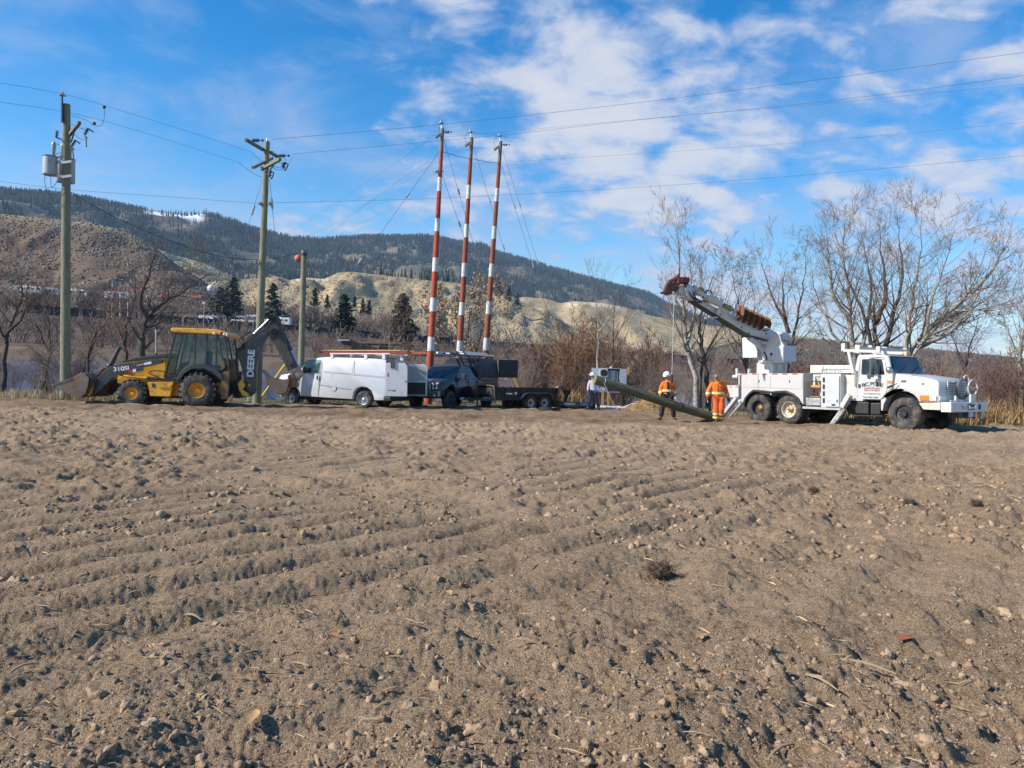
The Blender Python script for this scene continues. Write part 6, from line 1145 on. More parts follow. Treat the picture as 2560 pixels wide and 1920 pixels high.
def near_trees():
    tree('cottonwood_tree', 'large pale leaning cottonwood rising behind the cab of the boom truck', 33.5, [
        (.26, [(1962, 800), (1980, 745), (2030, 690), (2080, 650), (2130, 600), (2175, 525)]),
        (.17, [(1962, 800), (1958, 720), (1972, 650), (1985, 560), (1990, 480)]),
        (.15, [(1966, 790), (2000, 720), (2016, 640), (2045, 560), (2060, 495)]),
        (.12, [(1980, 745), (2050, 720), (2100, 655), (2140, 560)])], PALE, 1, kids=(5, 7), sub=.50, leaves=(700, bud_mat, .05))
    tree('cottonwood_tree', 'tall dark centred cottonwood with sawn stubs above the tool cabinet of the boom truck', 35, [
        (.30, [(1893, 800), (1890, 700), (1886, 648)]),
        (.18, [(1905, 800), (1925, 690), (1950, 600), (1942, 510), (1938, 470)]),
        (.16, [(1893, 800), (1868, 690), (1832, 600), (1806, 530)]), (.14, [(1890, 700), (1915, 640), (1905, 560), (1900, 490)])], (bark_dark, bark_twig), 2, kids=(5, 7), sub=.50)
    tree('cottonwood_tree', 'tall grey many stemmed cottonwood standing left of the boom truck roof rack', 36, [
        (.20, [(1848, 800), (1838, 690), (1830, 620), (1820, 540), (1830, 470)]),
        (.16, [(1850, 800), (1882, 660), (1872, 570), (1860, 490)]),
        (.14, [(1846, 800), (1800, 720), (1765, 640), (1752, 570)]), (.12, [(1838, 690), (1800, 640), (1790, 570), (1785, 500)])], PALE, 3, kids=(5, 7), sub=.50)
    tree('bare_tree', 'dark slender forked tree rising behind the turret and auger', 37, [
        (.16, [(1698, 810), (1700, 710), (1662, 625), (1642, 560)]), (.14, [(1698, 810), (1722, 690), (1736, 610), (1742, 545)]), (.11, [(1705, 720), (1690, 640), (1700, 570)])], (bark_dark, bark_twig), 4, kids=(5, 7))
    tree('bare_tree', 'thin dark tree between the boom and the turret', 39, [
        (.13, [(1612, 810), (1600, 700), (1590, 630), (1580, 575)]), (.10, [(1612, 800), (1630, 690), (1625, 620)])], DARK, 5, kids=(5, 7))
    tree('poplar_tree', 'tall pale poplar standing behind the lifting rope', 38, [
        (.17, [(1503, 820), (1482, 745), (1480, 690), (1468, 600), (1464, 510), (1462, 485)]), (.10, [(1482, 745), (1500, 670), (1490, 590), (1495, 530)]), (.09, [(1484, 760), (1455, 690), (1440, 620)])], PALE, 6, kids=(4, 6), up=.12, sub=.42)
    tree('bare_tree', 'twisted dark trunked tree behind the man in the white hard hat', 38.5, [
        (.17, [(1527, 825), (1516, 750), (1512, 690), (1530, 630), (1545, 585)]), (.12, [(1520, 780), (1560, 700), (1575, 640)])], DARK, 7, kids=(5, 7))
    tree('birch_tree', 'thin white barked birch standing behind the meter cabinet', 46, [
        (.085, [(1291, 800), (1291, 700), (1289, 640), (1288, 600)]), (.04, [(1291, 745), (1262, 690), (1250, 655)]), (.04, [(1291, 720), (1318, 680), (1330, 640)])], WHITE, 8, lev=2, kids=(5, 7), up=.1, thick=.02)
    tree('bare_tree', 'thin reddish sapling beside the white birch', 46.5, [
        (.07, [(1324, 800), (1326, 700), (1331, 650), (1343, 615)]), (.04, [(1325, 740), (1350, 690), (1360, 650)])], DARK, 9, lev=2, kids=(5, 7), up=.08, thick=.02)
    tree('seed_pod_tree', 'round crowned tree hung with tan seed pods behind the striped poles', 50, [
        (.13, [(1018, 800), (1000, 735), (975, 690), (955, 660)]), (.12, [(1018, 800), (1040, 720), (1058, 660), (1060, 630)]), (.09, [(1008, 760), (1015, 690), (1012, 640)]), (.07, [(1000, 735), (960, 720), (930, 680)])], (bark_dark, bark_twig), 10, kids=(5, 7), leaves=(3000, seed_mat, .13))
    tree('bare_tree', 'dark forked tree with a long bent limb behind the backhoe engine hood', 38, [
        (.19, [(306, 815), (309, 740), (318, 690), (345, 660), (395, 630), (440, 600), (458, 588)]), (.13, [(318, 690), (302, 650), (318, 605), (328, 560), (342, 520)]), (.08, [(330, 672), (362, 640), (352, 590)])], DARK, 11, kids=(4, 6), lev=3, sub=.5)
    tree('bare_tree', 'dark leaning tree behind the upright loader cylinder of the backhoe', 39, [
        (.15, [(282, 830), (268, 745), (252, 700), (222, 655)]), (.11, [(268, 745), (276, 690), (292, 640), (290, 590)])], DARK, 12, kids=(4, 6), sub=.5)
    tree('bare_tree', 'grey branching tree just right of the transformer pole', 37, [
        (.10, [(172, 830), (196, 745), (228, 690), (240, 620)]), (.08, [(176, 820), (215, 715), (262, 690)])], (bark_dark, bark_twig), 13, kids=(5, 7), sub=.6)
    tree('bare_tree', 'dark curved tree at the far left edge of the view', 36.5, [
        (.14, [(8, 830), (16, 720), (44, 650), (36, 590), (18, 550)]), (.10, [(14, 740), (-20, 660), (0, 600)]), (.08, [(16, 720), (52, 680), (60, 620)])], DARK, 14, kids=(5, 7), sub=.55)
    tree('bare_tree', 'slim grey tree between the left edge and the transformer pole', 38, [
        (.10, [(98, 830), (108, 740), (98, 660), (112, 600)]), (.07, [(104, 760), (78, 700), (70, 640)])], DARK, 15, kids=(5, 7), sub=.6)
    tree('bare_tree', 'pale tree at the right edge of the view behind the tall grass', 31, [
        (.13, [(2206, 850), (2204, 760), (2212, 680), (2206, 590)]), (.08, [(2205, 780), (2180, 720), (2168, 680)])], PALE, 16, kids=(5, 7), sub=.5, leaves=(420, bud_mat, .05))
    tree('bare_tree', 'low spreading bare tree right of the boom truck hood', 35, [
        (.09, [(2085, 850), (2090, 770), (2110, 700), (2118, 660)]), (.07, [(2087, 800), (2060, 740), (2050, 700)])], (bark_dark, bark_twig), 17, kids=(5, 7), sub=.7)
    tree('bare_tree', 'small grey tree behind the van roof beside the old shed', 47, [
        (.09, [(832, 800), (842, 750), (838, 715), (845, 680)]), (.05, [(840, 760), (865, 730), (872, 700)])], (bark_dark, bark_twig), 18, kids=(5, 7), sub=.75)
near_trees()

def bush_proto(seed, h=1.0, stems=14, lev=2, rmin=.004, kids=(4, 6), r=.014, spread=.5):
    rg = random.Random(seed); out = []
    for k in range(stems):
        a = rg.uniform(0, 6.28); t = rg.uniform(0, spread); d = Vector((math.cos(a) * t, math.sin(a) * t, 1)).normalized()
        grow(out, Vector((math.cos(a) * rg.uniform(0, .12), math.sin(a) * rg.uniform(0, .12), -.05)), d, h * rg.uniform(.65, 1.0), r * rg.uniform(.7, 1.2), lev, rg, step=.13, wig=.22, up=.02, kids=kids, rmin=rmin, start=.25, ratio=(.35, .6))
    return segs_mesh(out, 3)
def brush():
    protos = [bush_proto(100 + k, stems=17, lev=2, kids=(3, 5), r=.009, rmin=.0032) for k in range(3)]
    fars = [bush_proto(200 + k, stems=7, lev=1, kids=(4, 6), r=.016, rmin=.010) for k in range(2)]
    cols = {'red': [(.15, .085, .064), (.22, .135, .10), (.30, .20, .145)], 'grey': [(.13, .098, .082), (.21, .16, .13), (.31, .245, .20)], 'rust': [(.21, .115, .066), (.29, .17, .10), (.36, .235, .145)]}
    M_ = {k: leaf_mat('brush_' + k, c) for k, c in cols.items()}
    def put(u, v, s, kind, k, label):
        w = on_field(u, v); P = np.c_[u, v, w] @ MPn[:3, :3].T + MPn[:3, 3]; n = len(P); pv, pf = protos[k]
        o = scatter('brush_thicket', pv, pf, P, np.c_[s * rng.uniform(.7, 1.1, n), s * rng.uniform(.7, 1.1, n), s], rng.uniform(0, 6.28, n), M_[kind], tint=rng.uniform(0, 1, n)); o['label'] = label; o['category'] = 'brush'
    # behind the vehicles: grey first, then reddish willow
    def band(n, u0, u1, d0, d1):
        u = rng.uniform(u0, u1, n); return u, v_verge(u) + rng.uniform(d0, d1, n)
    u, v = band(66, -12, 30, 4.5, 12); put(u, v, rng.uniform(1.5, 2.9, len(u)) * np.where((u > 7) & (u < 14), .72, 1.0), 'grey', 0, 'tangled grey brown brush along the top of the river bank')
    u, v = band(36, -9, 14, 8, 14); k = (u < 6.5) | (v > 45); u, v = u[k], v[k]; put(u, v, rng.uniform(1.8, 3.4, len(u)) * np.where((u > 0) & (u < 6), 1.15, .75), 'red', 1, 'reddish brown willow thicket behind the trailer and cabinet')
    u, v = band(30, 10, 32, 3, 12); put(u, v, rng.uniform(1.6, 3.0, len(u)), 'red', 2, 'dense brown thicket behind the boom truck')
    u = rng.uniform(-34, -13, 46); v = 38.5 + rng.uniform(0, 8, 46); k = ~((u > -24) & (u < -13)); u, v = u[k], v[k]; put(u, v, rng.uniform(1.2, 2.4, len(u)), 'grey', 2, 'grey brush on the bank behind the backhoe')
    u = rng.uniform(-37, -21, 34); v = rng.uniform(35.5, 41, 34); put(u, v, rng.uniform(1.4, 3.4, 34), 'grey', 1, 'dense grey thicket at the left edge above the river'); u = rng.uniform(-23, -13.5, 7); v = rng.uniform(34.2, 37, 7); put(u, v, rng.uniform(.5, 1.0, 7), 'grey', 0, 'low twiggy brush between the transformer pole and the loader bucket')
    u, v = band(30, 4, 15, 5.5, 12.5); put(u, v, rng.uniform(1.1, 2.1, len(u)), 'grey', 1, 'low brown brush behind the two men in orange')
    u = rng.uniform(2, 9, 12); v = rng.uniform(47, 54, 12); put(u, v, rng.uniform(4.2, 5.8, 12), 'rust', 0, 'tall rust coloured willow clump left of the white birch')
    # far side of the river
    def far(n, x0, x1, y0, y1, s0, s1, kind, k, label, band_=0):
        x = rng.uniform(x0, x1, n); t = rng.uniform(0, 1, n)
        y = (shore(x) + 8 + t * np.maximum(5, yr(x) - 14 - shore(x) - 8)) if band_ == 0 else (shore(x) + 7 + rng.uniform(0, 8, n) if band_ == 3 else (yr(x) + y0 + t * (y1 - y0)))
        P = np.c_[x, y, zterr(x, y)]; pv, pf = fars[k]; s = rng.uniform(s0, s1, n) * (1 if band_ else 1 - .62 * t)
        o = scatter('brush_thicket', pv, pf, P, np.c_[s, s, s], rng.uniform(0, 6.28, n), M_[kind], tint=rng.uniform(0, 1, n)); o['label'] = label; o['category'] = 'brush'
    far(1000, -190, 190, 0, 0, 2.6, 6.6, 'grey', 0, 'grey bare brush covering the far bank below the railway')
    far(800, -190, 190, 0, 0, 1.8, 4.6, 'red', 1, 'dark red dogwood brush along the far bank')
    far(190, -200, -20, 44, 95, 7, 13, 'grey', 0, 'grove of bare trees around the camper park', 1)
    far(120, -210, 40, 50, 110, 5, 10, 'red', 1, 'brown bare trees at the foot of the hills', 1)
    far(120, 30, 260, 12, 80, 4, 9, 'grey', 1, 'bare brush beyond the railway on the right', 1)
brush()

# ---------------------------------------------------------------- conifers one can tell apart
con_m = leaf_mat('pine_needles', [(0.020, 0.034, 0.022), (0.034, 0.052, 0.030), (0.055, 0.075, 0.038)])
def pine(x, y0, y1, Y, label, seed, wide=.30, dense=1.0):
    """x, foot y, tip y in the 2212 wide view, at world depth Y"""
    rg = random.Random(seed); foot = at2(x, y0, Y); foot.z = min(foot.z, float(zterr(foot.x, Y)) if Y < 320 else foot.z); H = (at2(x, y1, Y) - foot).length
    t = thing('pine_tree', label, 'pine tree', Matrix.Translation(foot), 'conifers beyond the river')
    b = MB(); b.cyl((0, 0, -1.0), (0, 0, H * .97), H * .016, H * .003, 6, cap=False); b.build('trunk', bark_dark, t)
    V = []; F = []; T = []
    n = int(210 * dense)
    for k in range(n):
        f = .16 + .84 * (k / n) ** .9; rad = H * wide * (1 - f) ** .72 * rg.uniform(.55, 1.1) + H * .015; a = rg.uniform(0, 6.28); c = Vector((math.cos(a), math.sin(a), rg.uniform(-.25, .2)))
        for j in range(3):
            p = Vector((0, 0, f * H)) + c * rad * (.35 + .33 * j); s = H * .035 * rg.uniform(.7, 1.4) * (1.25 - .6 * f)
            o = len(V); 
            for q in range(5): V.append((p + Vector((rg.gauss(0, 1) * s, rg.gauss(0, 1) * s, rg.gauss(0, .55) * s)))[:])
            F += [(o, o + 1, o + 2), (o, o + 2, o + 3), (o, o + 3, o + 4), (o + 1, o + 3, o + 4)]; T += [rg.random()] * 5
    link('crown', np_mesh('crown', V, F, False, {'tint': T}), con_m, t)
def pines():
    L = [(743, 712, 636, 210, 'rounded pine beyond the river just left of the van roof lumber', .30), (868, 722, 634, 190, 'broad pine beyond the river left of the first striped pole', .32),
         (505, 642, 600, 300, 'dark bushy spruce left of the crossarm pole', .30), (590, 655, 612, 310, 'dark pine just right of the crossarm pole', .34), (680, 668, 622, 320, 'pine right of the short pole', .26), (706, 670, 636, 325, 'shorter pine beside the one right of the short pole', .28),
         (783, 682, 645, 330, 'small pointed pine at the hill foot, left of a pair', .26), (797, 684, 648, 330, 'small pointed pine at the hill foot, right of a pair', .26), (765, 668, 640, 340, 'smallest pine at the hill foot above the shed', .26),
         (478, 640, 622, 300, 'low dark juniper left of the bushy spruce', .5), (1098, 655, 620, 560, 'pine in the notch between the hills right of the striped poles', .3), (1118, 662, 634, 560, 'lower pine in the notch between the hills', .3), (1078, 645, 612, 570, 'upper pine on the hill edge right of the striped poles', .3)]
    for i, (x, a, c, Y, lab, w) in enumerate(L): pine(x, a, c, Y, lab, 300 + i, w, 1.0 if Y < 250 else .6)
    P = []
    for px_, py_ in [(x, 598 + .045 * (x - 870) + rng.uniform(-4, 3)) for x in rng.uniform(820, 1000, 46)]: P.append(at2(px_, py_, 700)[:])
    P = np.array(P) - np.array([0, 0, 3]); s = rng.uniform(6, 14, len(P)); o = scatter('ridge_conifers', CV, CF, P, np.c_[s * .9, s * .9, s], rng.uniform(0, 6, len(P)), con_m, tint=rng.uniform(0, 1, len(P))); o['label'] = 'row of small conifers along the sage hill crest'; o['category'] = 'conifers'
pines()

# ---------------------------------------------------------------- litter on the soil, grass on the verge
def ico(sub=0):
    bm = bmesh.new(); bmesh.ops.create_icosphere(bm, subdivisions=sub + 1, radius=1.0); V = np.array([v.co[:] for v in bm.verts]); F = np.array([[v.index for v in f.verts] for f in bm.faces]); bm.free(); return V, F
def to_world(u, v, w): return np.c_[u, v, w] @ MPn[:3, :3].T + MPn[:3, 3]
def litter():
    V, F = ico(1); V = V * (1 + .34 * rng.uniform(-1, 1, (len(V), 1))); V2_, F2_ = ico(2); V2_ = V2_ * (1 + .42 * fbm(V2_[:, :1] * 2 + 5, V2_[:, 1:2] * 2 + V2_[:, 2:3] * 3, 3, 500) + .10 * rng.uniform(-1, 1, (len(V2_), 1)))
    clod = leaf_mat('clod_soil', [(0.25, 0.163, 0.098), (0.34, 0.231, 0.142), (0.43, 0.305, 0.195)])
    bn = clod.node_tree.nodes.new('ShaderNodeBump'); nz = clod.node_tree.nodes.new('ShaderNodeTexNoise'); tc = clod.node_tree.nodes.new('ShaderNodeTexCoord'); nz.inputs['Scale'].default_value = 90; nz.inputs['Detail'].default_value = 5
    bn.inputs['Strength'].default_value = .8; bn.inputs['Distance'].default_value = .01
    clod.node_tree.links.new(tc.outputs['Object'], nz.inputs['Vector']); clod.node_tree.links.new(nz.outputs['Fac'], bn.inputs['Height']); clod.node_tree.links.new(bn.outputs[0], clod.node_tree.nodes['Principled BSDF'].inputs['Normal'])
    def spots(n, v0, v1, pw=1.0):
        v = v0 * (v1 / v0) ** (rng.uniform(0, 1, n) ** pw); u = rng.uniform(-1, 1, n) * (.76 * v + .8); return u, v
    def put(name, n, v0, v1, s0, s1, proto, m, label, sq=.62, bias=2.5, sink=.25):
        u, v = spots(n, v0, v1); k = rng.uniform(-.7, 1, n) < fbm(u * .9, v * .9, 3, 260) + .3 * (u * .75 - v * .66 > -3.5) ; u, v = u[k], v[k]; n = len(u)
        s = s0 + (s1 - s0) * rng.uniform(0, 1, n) ** bias; P = to_world(u, v, on_field(u, v) - s * sink + s * .2)
        o = scatter(name, proto[0], proto[1], P, np.c_[s * rng.uniform(.75, 1.35, n), s * rng.uniform(.75, 1.2, n), s * rng.uniform(.5, .95, n)], rng.uniform(0, 6.28, n), m, smooth=False, tint=rng.uniform(0, 1, n), tilt=rng.uniform(-1.5, 1.5, n)); o['label'] = label; o['category'] = 'soil clods'
    put('soil_clods', 700, 2.0, 9, .020, .046, (V2_, F2_), clod, 'larger rough clods of dry soil on the near field', bias=2.6, sink=.5); put('soil_clods', 5000, 2.0, 10, .007, .026, (V, F), clod, 'loose clods of dry soil scattered over the near field', bias=2.4, sink=.4)
    v0, f0 = ico(0); v0 = v0 * (1 + .25 * rng.uniform(-1, 1, (len(v0), 1)))
    put('soil_crumbs', 30000, 2.0, 11, .0028, .010, (v0, f0), clod, 'fine crumbs of soil over the near field', bias=2)
    put('soil_clods', 9000, 6, 27, .010, .045, (v0, f0), clod, 'clods of soil scattered over the far part of the field', bias=3)
    # straw and root bits
    st = np.array([(-.5, -.022, .03), (-.5, .02, 0.02), (-.12, -.026, .07), (-.15, .024, .04), (.2, .0, .05), (.18, .04, .03), (.5, .018, -.02), (.5, .03, -.02)]); sf = np.array([(0, 2, 3, 1), (2, 4, 5, 3), (4, 6, 7, 5)])
    straw = leaf_mat('dry_straw', [(0.26, 0.175, 0.09), (0.40, 0.285, 0.155), (0.56, 0.43, 0.26)]); root = leaf_mat('dry_roots', [(0.10, 0.065, 0.04), (0.18, 0.12, 0.075), (0.25, 0.17, 0.11)])
    for nm, n, v0_, v1_, s0, s1, m, lab, cat in (('straw_bits', 6500, 2.0, 12, .02, .11, straw, 'bits of pale straw lying on the near soil', 'straw'), ('straw_bits', 6500, 9, 30, .05, .22, straw, 'bits of straw over the far field', 'straw'), ('root_bits', 1900, 2.0, 16, .03, .16, root, 'brown root fibres lying on the soil', 'roots')):
        u, v = spots(n, v0_, v1_); k = rng.uniform(-.8, .9, n) < fbm(u * .7, v * .7, 3, 270) + .25 * (u > -1); u, v = u[k], v[k]; n = len(u); s = s0 + (s1 - s0) * rng.uniform(0, 1, n) ** 2.2
        o = scatter(nm, st, sf, to_world(u, v, on_field(u, v) + .012), np.c_[s, s * rng.uniform(.6, 1.9, n), s], rng.uniform(0, 6.28, n), m, tilt=rng.uniform(-.5, .5, n), tint=rng.uniform(0, 1, n)); o['label'] = lab; o['category'] = cat
    # grass
    gb = np.array([(-.012, 0, 0), (.012, 0, 0), (-.010, .05, .4), (.010, .05, .4), (-.006, .16, .75), (.006, .16, .75), (0, .34, 1.0)]); gf = np.array([(0, 1, 3), (0, 3, 2), (2, 3, 5), (2, 5, 4), (4, 5, 6)])
    dry = leaf_mat('dry_grass', [(0.36, 0.26, 0.13), (0.50, 0.39, 0.22), (0.60, 0.50, 0.32)]); rust = leaf_mat('rusty_grass', [(0.26, 0.145, 0.06), (0.38, 0.235, 0.10), (0.46, 0.33, 0.17)]); green = leaf_mat('green_grass', [(0.05, 0.07, 0.02), (0.085, 0.115, 0.03), (0.15, 0.15, 0.06)])
    def grass(n, u0, u1, d0, d1, s0, s1, m, label, seed, wide=1.0, thr=0.0, abs_v=False):
        u = rng.uniform(u0, u1, n); v = (0 if abs_v else v_verge(u)) + rng.uniform(d0, d1, n); k = fbm(u * .8, v * .8, 3, seed) + rng.uniform(-.3, .3, n) > thr; u, v = u[k], v[k]; n = len(u); s = rng.uniform(s0, s1, n)
        o = scatter('verge_grass', gb, gf, to_world(u, v, on_field(u, v) - .02), np.c_[s * wide * rng.uniform(1.2, 2.4, n), s, s * rng.uniform(.7, 1, n)], rng.uniform(0, 6.28, n), m, tint=rng.uniform(0, 1, n), tilt=rng.uniform(-.35, .35, n)); o['label'] = label; o['category'] = 'grass'
    grass(15000, -33, -12.5, -.1, 4.0, .18, .55, dry, 'tall pale dry grass on the verge beside the loader bucket', 281, thr=-.25)
    grass(9000, -34, 12, .4, 4.5, .06, .2, green, 'short green and brown grass on the verge behind the vehicles', 282, thr=0)
    grass(9000, -12, 12, .5, 6, .10, .35, dry, 'dry grass stubble behind the vehicles', 283, thr=.1)
    grass(16000, 12.5, 30, 1.2, 6.5, .45, 1.25, rust, 'tall rust coloured grass behind the boom truck bumper', 284, thr=-.15, wide=.8)
    grass(8000, 11.5, 28, -.4, 2.5, .06, .22, green, 'short green grass strip by the front wheel of the boom truck', 285, thr=-.15)
    grass(5200, -.5, 3.6, 38.8, 43, .5, 1.2, rust, 'tall tan grass behind the crouching man and black pipe', 286, thr=-.2, abs_v=True)
litter()
# ---------------------------------------------------------------- people
ZP = (1460, 900, 5.53); Z8 = (1160, 840, 5.53)
skin_m = mat('skin', (.46, .27, .19), .6, var=.1, vs=6); hivis = mat('hivis_orange', (.80, .17, .012), .75, var=.1, vs=6, bump=.3, bs=14); hivis2 = mat('coverall_orange', (.74, .125, .015), .8, var=.12, vs=6, bump=.3, bs=14); blackc = mat('black_cloth', (.016, .016, .020), .85, var=.25, vs=6, bump=.3, bs=14); denim = mat('denim', (.035, .055, .11), .85, var=.25, vs=6, bump=.3, bs=14)
greyc = mat('grey_sweatshirt', (.52, .52, .56), .85, var=.08, vs=5, bump=.3, bs=12); boots_m = mat('boot_leather', (.06, .045, .035), .8, var=.3, vs=8); lime = mat('lime_tape', (.62, .68, .10), .5); silver_t = mat('silver_tape', (.60, .60, .58), .35); brownc = mat('brown_canvas', (.22, .10, .045), .85, var=.2, vs=6, bump=.3, bs=14); hat_w = mat('hard_hat_white', (.78, .78, .76), .3)
def skinned(name, V, E_, m, parent, root=0, sub=2):
    me = bpy.data.meshes.new(name); me.from_pydata([tuple(v[0]) for v in V], E_, []); o = link(name, me, m, parent)
    md = o.modifiers.new('skin', 'SKIN'); md.use_smooth_shade = True; md.branch_smoothing = .35
    for i, v in enumerate(V): r = v[1]; me.skin_vertices[0].data[i].radius = r if isinstance(r, tuple) else (r, r); me.skin_vertices[0].data[i].use_root = (i == root)
    s = o.modifiers.new('smooth', 'SUBSURF'); s.levels = sub; s.render_levels = sub; return o
def L3(a, b_, f): return Vector(a).lerp(Vector(b_), f)
def person(label, M, J, top, legs, hat=None, hair=None, glasses=False, gloves=None, top_r=1.0, collar=None, vest=None, bib=None, leg_r=1.0):
    """J: joints (x right, y away, z up): pelvis chest neck head nose, shl/elb/wri for l and r, hip/kne/ank/toe for l and r"""
    t = thing('person', label, 'person', M); J = {k: Vector(v) for k, v in J.items()}
    V = []; E_ = []
    def add(p, r, a=None):
        V.append((Vector(p), r)); 
        if a is not None: E_.append((a, len(V) - 1))
        return len(V) - 1
    pel = add(J['pelvis'], (.145, .11)); ch = add(L3(J['pelvis'], J['chest'], .5), (.135, .10), pel); cc = add(J['chest'], (.165, .115), ch); nk = add(J['neck'], .070, cc); h0 = add(L3(J['neck'], J['head'], .45), .072, nk); h1 = add(J['head'], (.086, .104), h0); h2 = add(J['head'] + (J['head'] - J['neck']).normalized() * .11, (.074, .09), h1)
    nose = add(L3(J['head'], J['nose'], .8), .018, h1); add(J['nose'], .011, nose)
    for s in 'lr':
        a = add(J['sh' + s], .062, cc); b1 = add(L3(J['sh' + s], J['el' + s], .5), .050, a); e = add(J['el' + s], .042, b1); f = add(L3(J['el' + s], J['wr' + s], .5), .040, e); w = add(J['wr' + s], .028, f)
        d = (J['wr' + s] - J['el' + s]).normalized(); side = d.cross(Vector((0, 1, 0))); side = side.normalized() if side.length > .1 else Vector((1, 0, 0)); pm = add(J['wr' + s] + d * .07, (.036, .02), w); fw_ = d.cross(side)
        for k, (o_, ln) in enumerate(((-.030, .062), (-.010, .074), (.010, .070), (.030, .055))):
            q = add(J['wr' + s] + d * .105 + fw_ * o_, .0095, pm); q = add(V[q][0] + d * ln * .5 + side * .008, .009, q); add(V[q][0] + d * ln * .4 + side * .022, .008, q)
        q = add(J['wr' + s] + d * .045 + fw_ * -.045, .011, pm); add(V[q][0] + d * .045 + fw_ * -.012, .009, q)
        a = add(J['hi' + s], .085, pel); b1 = add(L3(J['hi' + s], J['kn' + s], .5), .072, a); k_ = add(J['kn' + s], .055, b1); c1 = add(L3(J['kn' + s], J['an' + s], .4), .052, k_); an = add(J['an' + s], .038, c1); add(J['to' + s], .030, an)
    skinned('body', V, E_, skin_m, t)
    # trousers
    V = [(J['pelvis'] + Vector((0, 0, .03)), (.165, .14))]; E_ = []
    for s in 'lr':
        o = len(V); V += [(J['hi' + s], .125 * leg_r), (L3(J['hi' + s], J['kn' + s], .5), .110 * leg_r), (J['kn' + s], .095 * leg_r), (L3(J['kn' + s], J['an' + s], .5), .092 * leg_r), (L3(J['kn' + s], J['an' + s], .98), .088 * leg_r)]; E_ += [(0, o), (o, o + 1), (o + 1, o + 2), (o + 2, o + 3), (o + 3, o + 4)]
    tr = skinned('trousers', V, E_, legs, t)
    # jacket
    k = top_r; low = L3(J['pelvis'], J['chest'], -.12)
    V = [(low, (.195 * k, .15 * k)), (L3(J['pelvis'], J['chest'], .55), (.185 * k, .145 * k)), (J['chest'], (.205 * k, .15 * k)), (L3(J['chest'], J['neck'], .70), (.135, .105)), (L3(J['chest'], J['neck'], 1.05), (.092, .085))]; E0 = [(3, 4)]; E_ = [(0, 1), (1, 2), (2, 3)] + E0
    for s in 'lr':
        o = len(V); V += [(J['sh' + s], .098 * k), (L3(J['sh' + s], J['el' + s], .55), .078 * k), (J['el' + s], .070 * k), (L3(J['el' + s], J['wr' + s], .55), .064 * k), (L3(J['el' + s], J['wr' + s], .96), .058 * k)]; E_ += [(2, o), (o, o + 1), (o + 1, o + 2), (o + 2, o + 3), (o + 3, o + 4)]
    jk = skinned('jacket', V, E_, top, t, 1)
    for s in 'lr':
        b = MB(); an, to = J['an' + s], J['to' + s]; b.tube([an + Vector((0, 0, .10)), an + Vector((0, 0, -.03)), L3(an, to, .5) + Vector((0, 0, -.01)), to + Vector((0, 0, .005))], [.058, .062, .055, .040], 10); b.build('boot', boots_m, t, smooth=True)
    def band(p, d, r, mm, parent, w=.05, sq=(1, 1)):
        d = Vector(d).normalized(); q = d.to_track_quat('Z', 'Y').to_matrix(); n = 16; b = MB()
        b.rings([[Vector(p) + q @ Vector((r * sq[0] * math.cos(2 * math.pi * i / n), r * sq[1] * math.sin(2 * math.pi * i / n), h)) for i in range(n)] for h in (-w / 2, w / 2)], cap=False); return b.build('reflective_band', mm, parent)
    if vest:
        for s in 'lr':
            d = J['wr' + s] - J['el' + s]; p = L3(J['el' + s], J['wr' + s], .42); band(p, d, .074 * k, lime, jk, .085); band(p, d, .077 * k, silver_t, jk, .035)
        p = L3(J['pelvis'], J['chest'], .42); d = J['chest'] - J['pelvis']; q = band(p, d, .166 * k, lime, jk, .085, (1.28, .98)); q2 = band(p, d, .168 * k, silver_t, jk, .035, (1.28, .98))
        if vest == 'legs':
            for s in 'lr':
                d = J['an' + s] - J['kn' + s]
                for f in (.38, .70): p = L3(J['kn' + s], J['an' + s], f); band(p, d, .100 * leg_r, lime, tr, .07); band(p, d, .102 * leg_r, silver_t, tr, .028)
    fdir = (J['nose'] - J['head']); fdir.z = 0; fdir.normalize(); rt = Vector((0, 0, 1)).cross(fdir)
    if bib:   # open front showing the shirt beneath
        w = bib[1]; V = [(low + fdir * .075 * k, (w, .088 * k)), (L3(low, J['chest'], .5) + fdir * .075 * k, (w, .088 * k)), (J['chest'] + fdir * .070 * k, (w, .092 * k)), (L3(J['chest'], J['neck'], .75) + fdir * .045, (w * .8, .07))]; skinned('shirt_front', V, [(0, 1), (1, 2), (2, 3)], bib[0], jk, 1)
    up = (J['head'] - J['neck']).normalized()
    for sgn in (-1, 1):
        b = MB(); b.ball(J['head'] + fdir * .083 + rt * sgn * .032 + up * .012, .012, 8, 6); b.build('eye', blackc if glasses else mat('eye_dark', (.03, .025, .02), .3), t)
        b = MB(); b.ball(J['head'] + rt * sgn * .088 + up * .0, .026, 8, 6, (.5, .8, 1.2)); b.build('ear', skin_m, t, smooth=True)
    b = MB(); b.bar(J['head'] + fdir * .088 - up * .055 - rt * .025, J['head'] + fdir * .088 - up * .055 + rt * .025, .012, .008); b.build('mouth', mat('lips', (.30, .12, .10), .6), t)
    if glasses: b = MB(); b.box(J['head'] + fdir * .098 + up * .018, (.135, .022, .032), Matrix.Rotation(math.atan2(rt.y, rt.x), 3, 'Z')); b.build('sunglasses', black, t, bevel=.012)
    if hair: b = MB(); b.ball(J['head'] + up * .085 - fdir * .035, .088, 14, 8, (.95, 1.0, .62)); b.build('hair', hair, t, smooth=True)
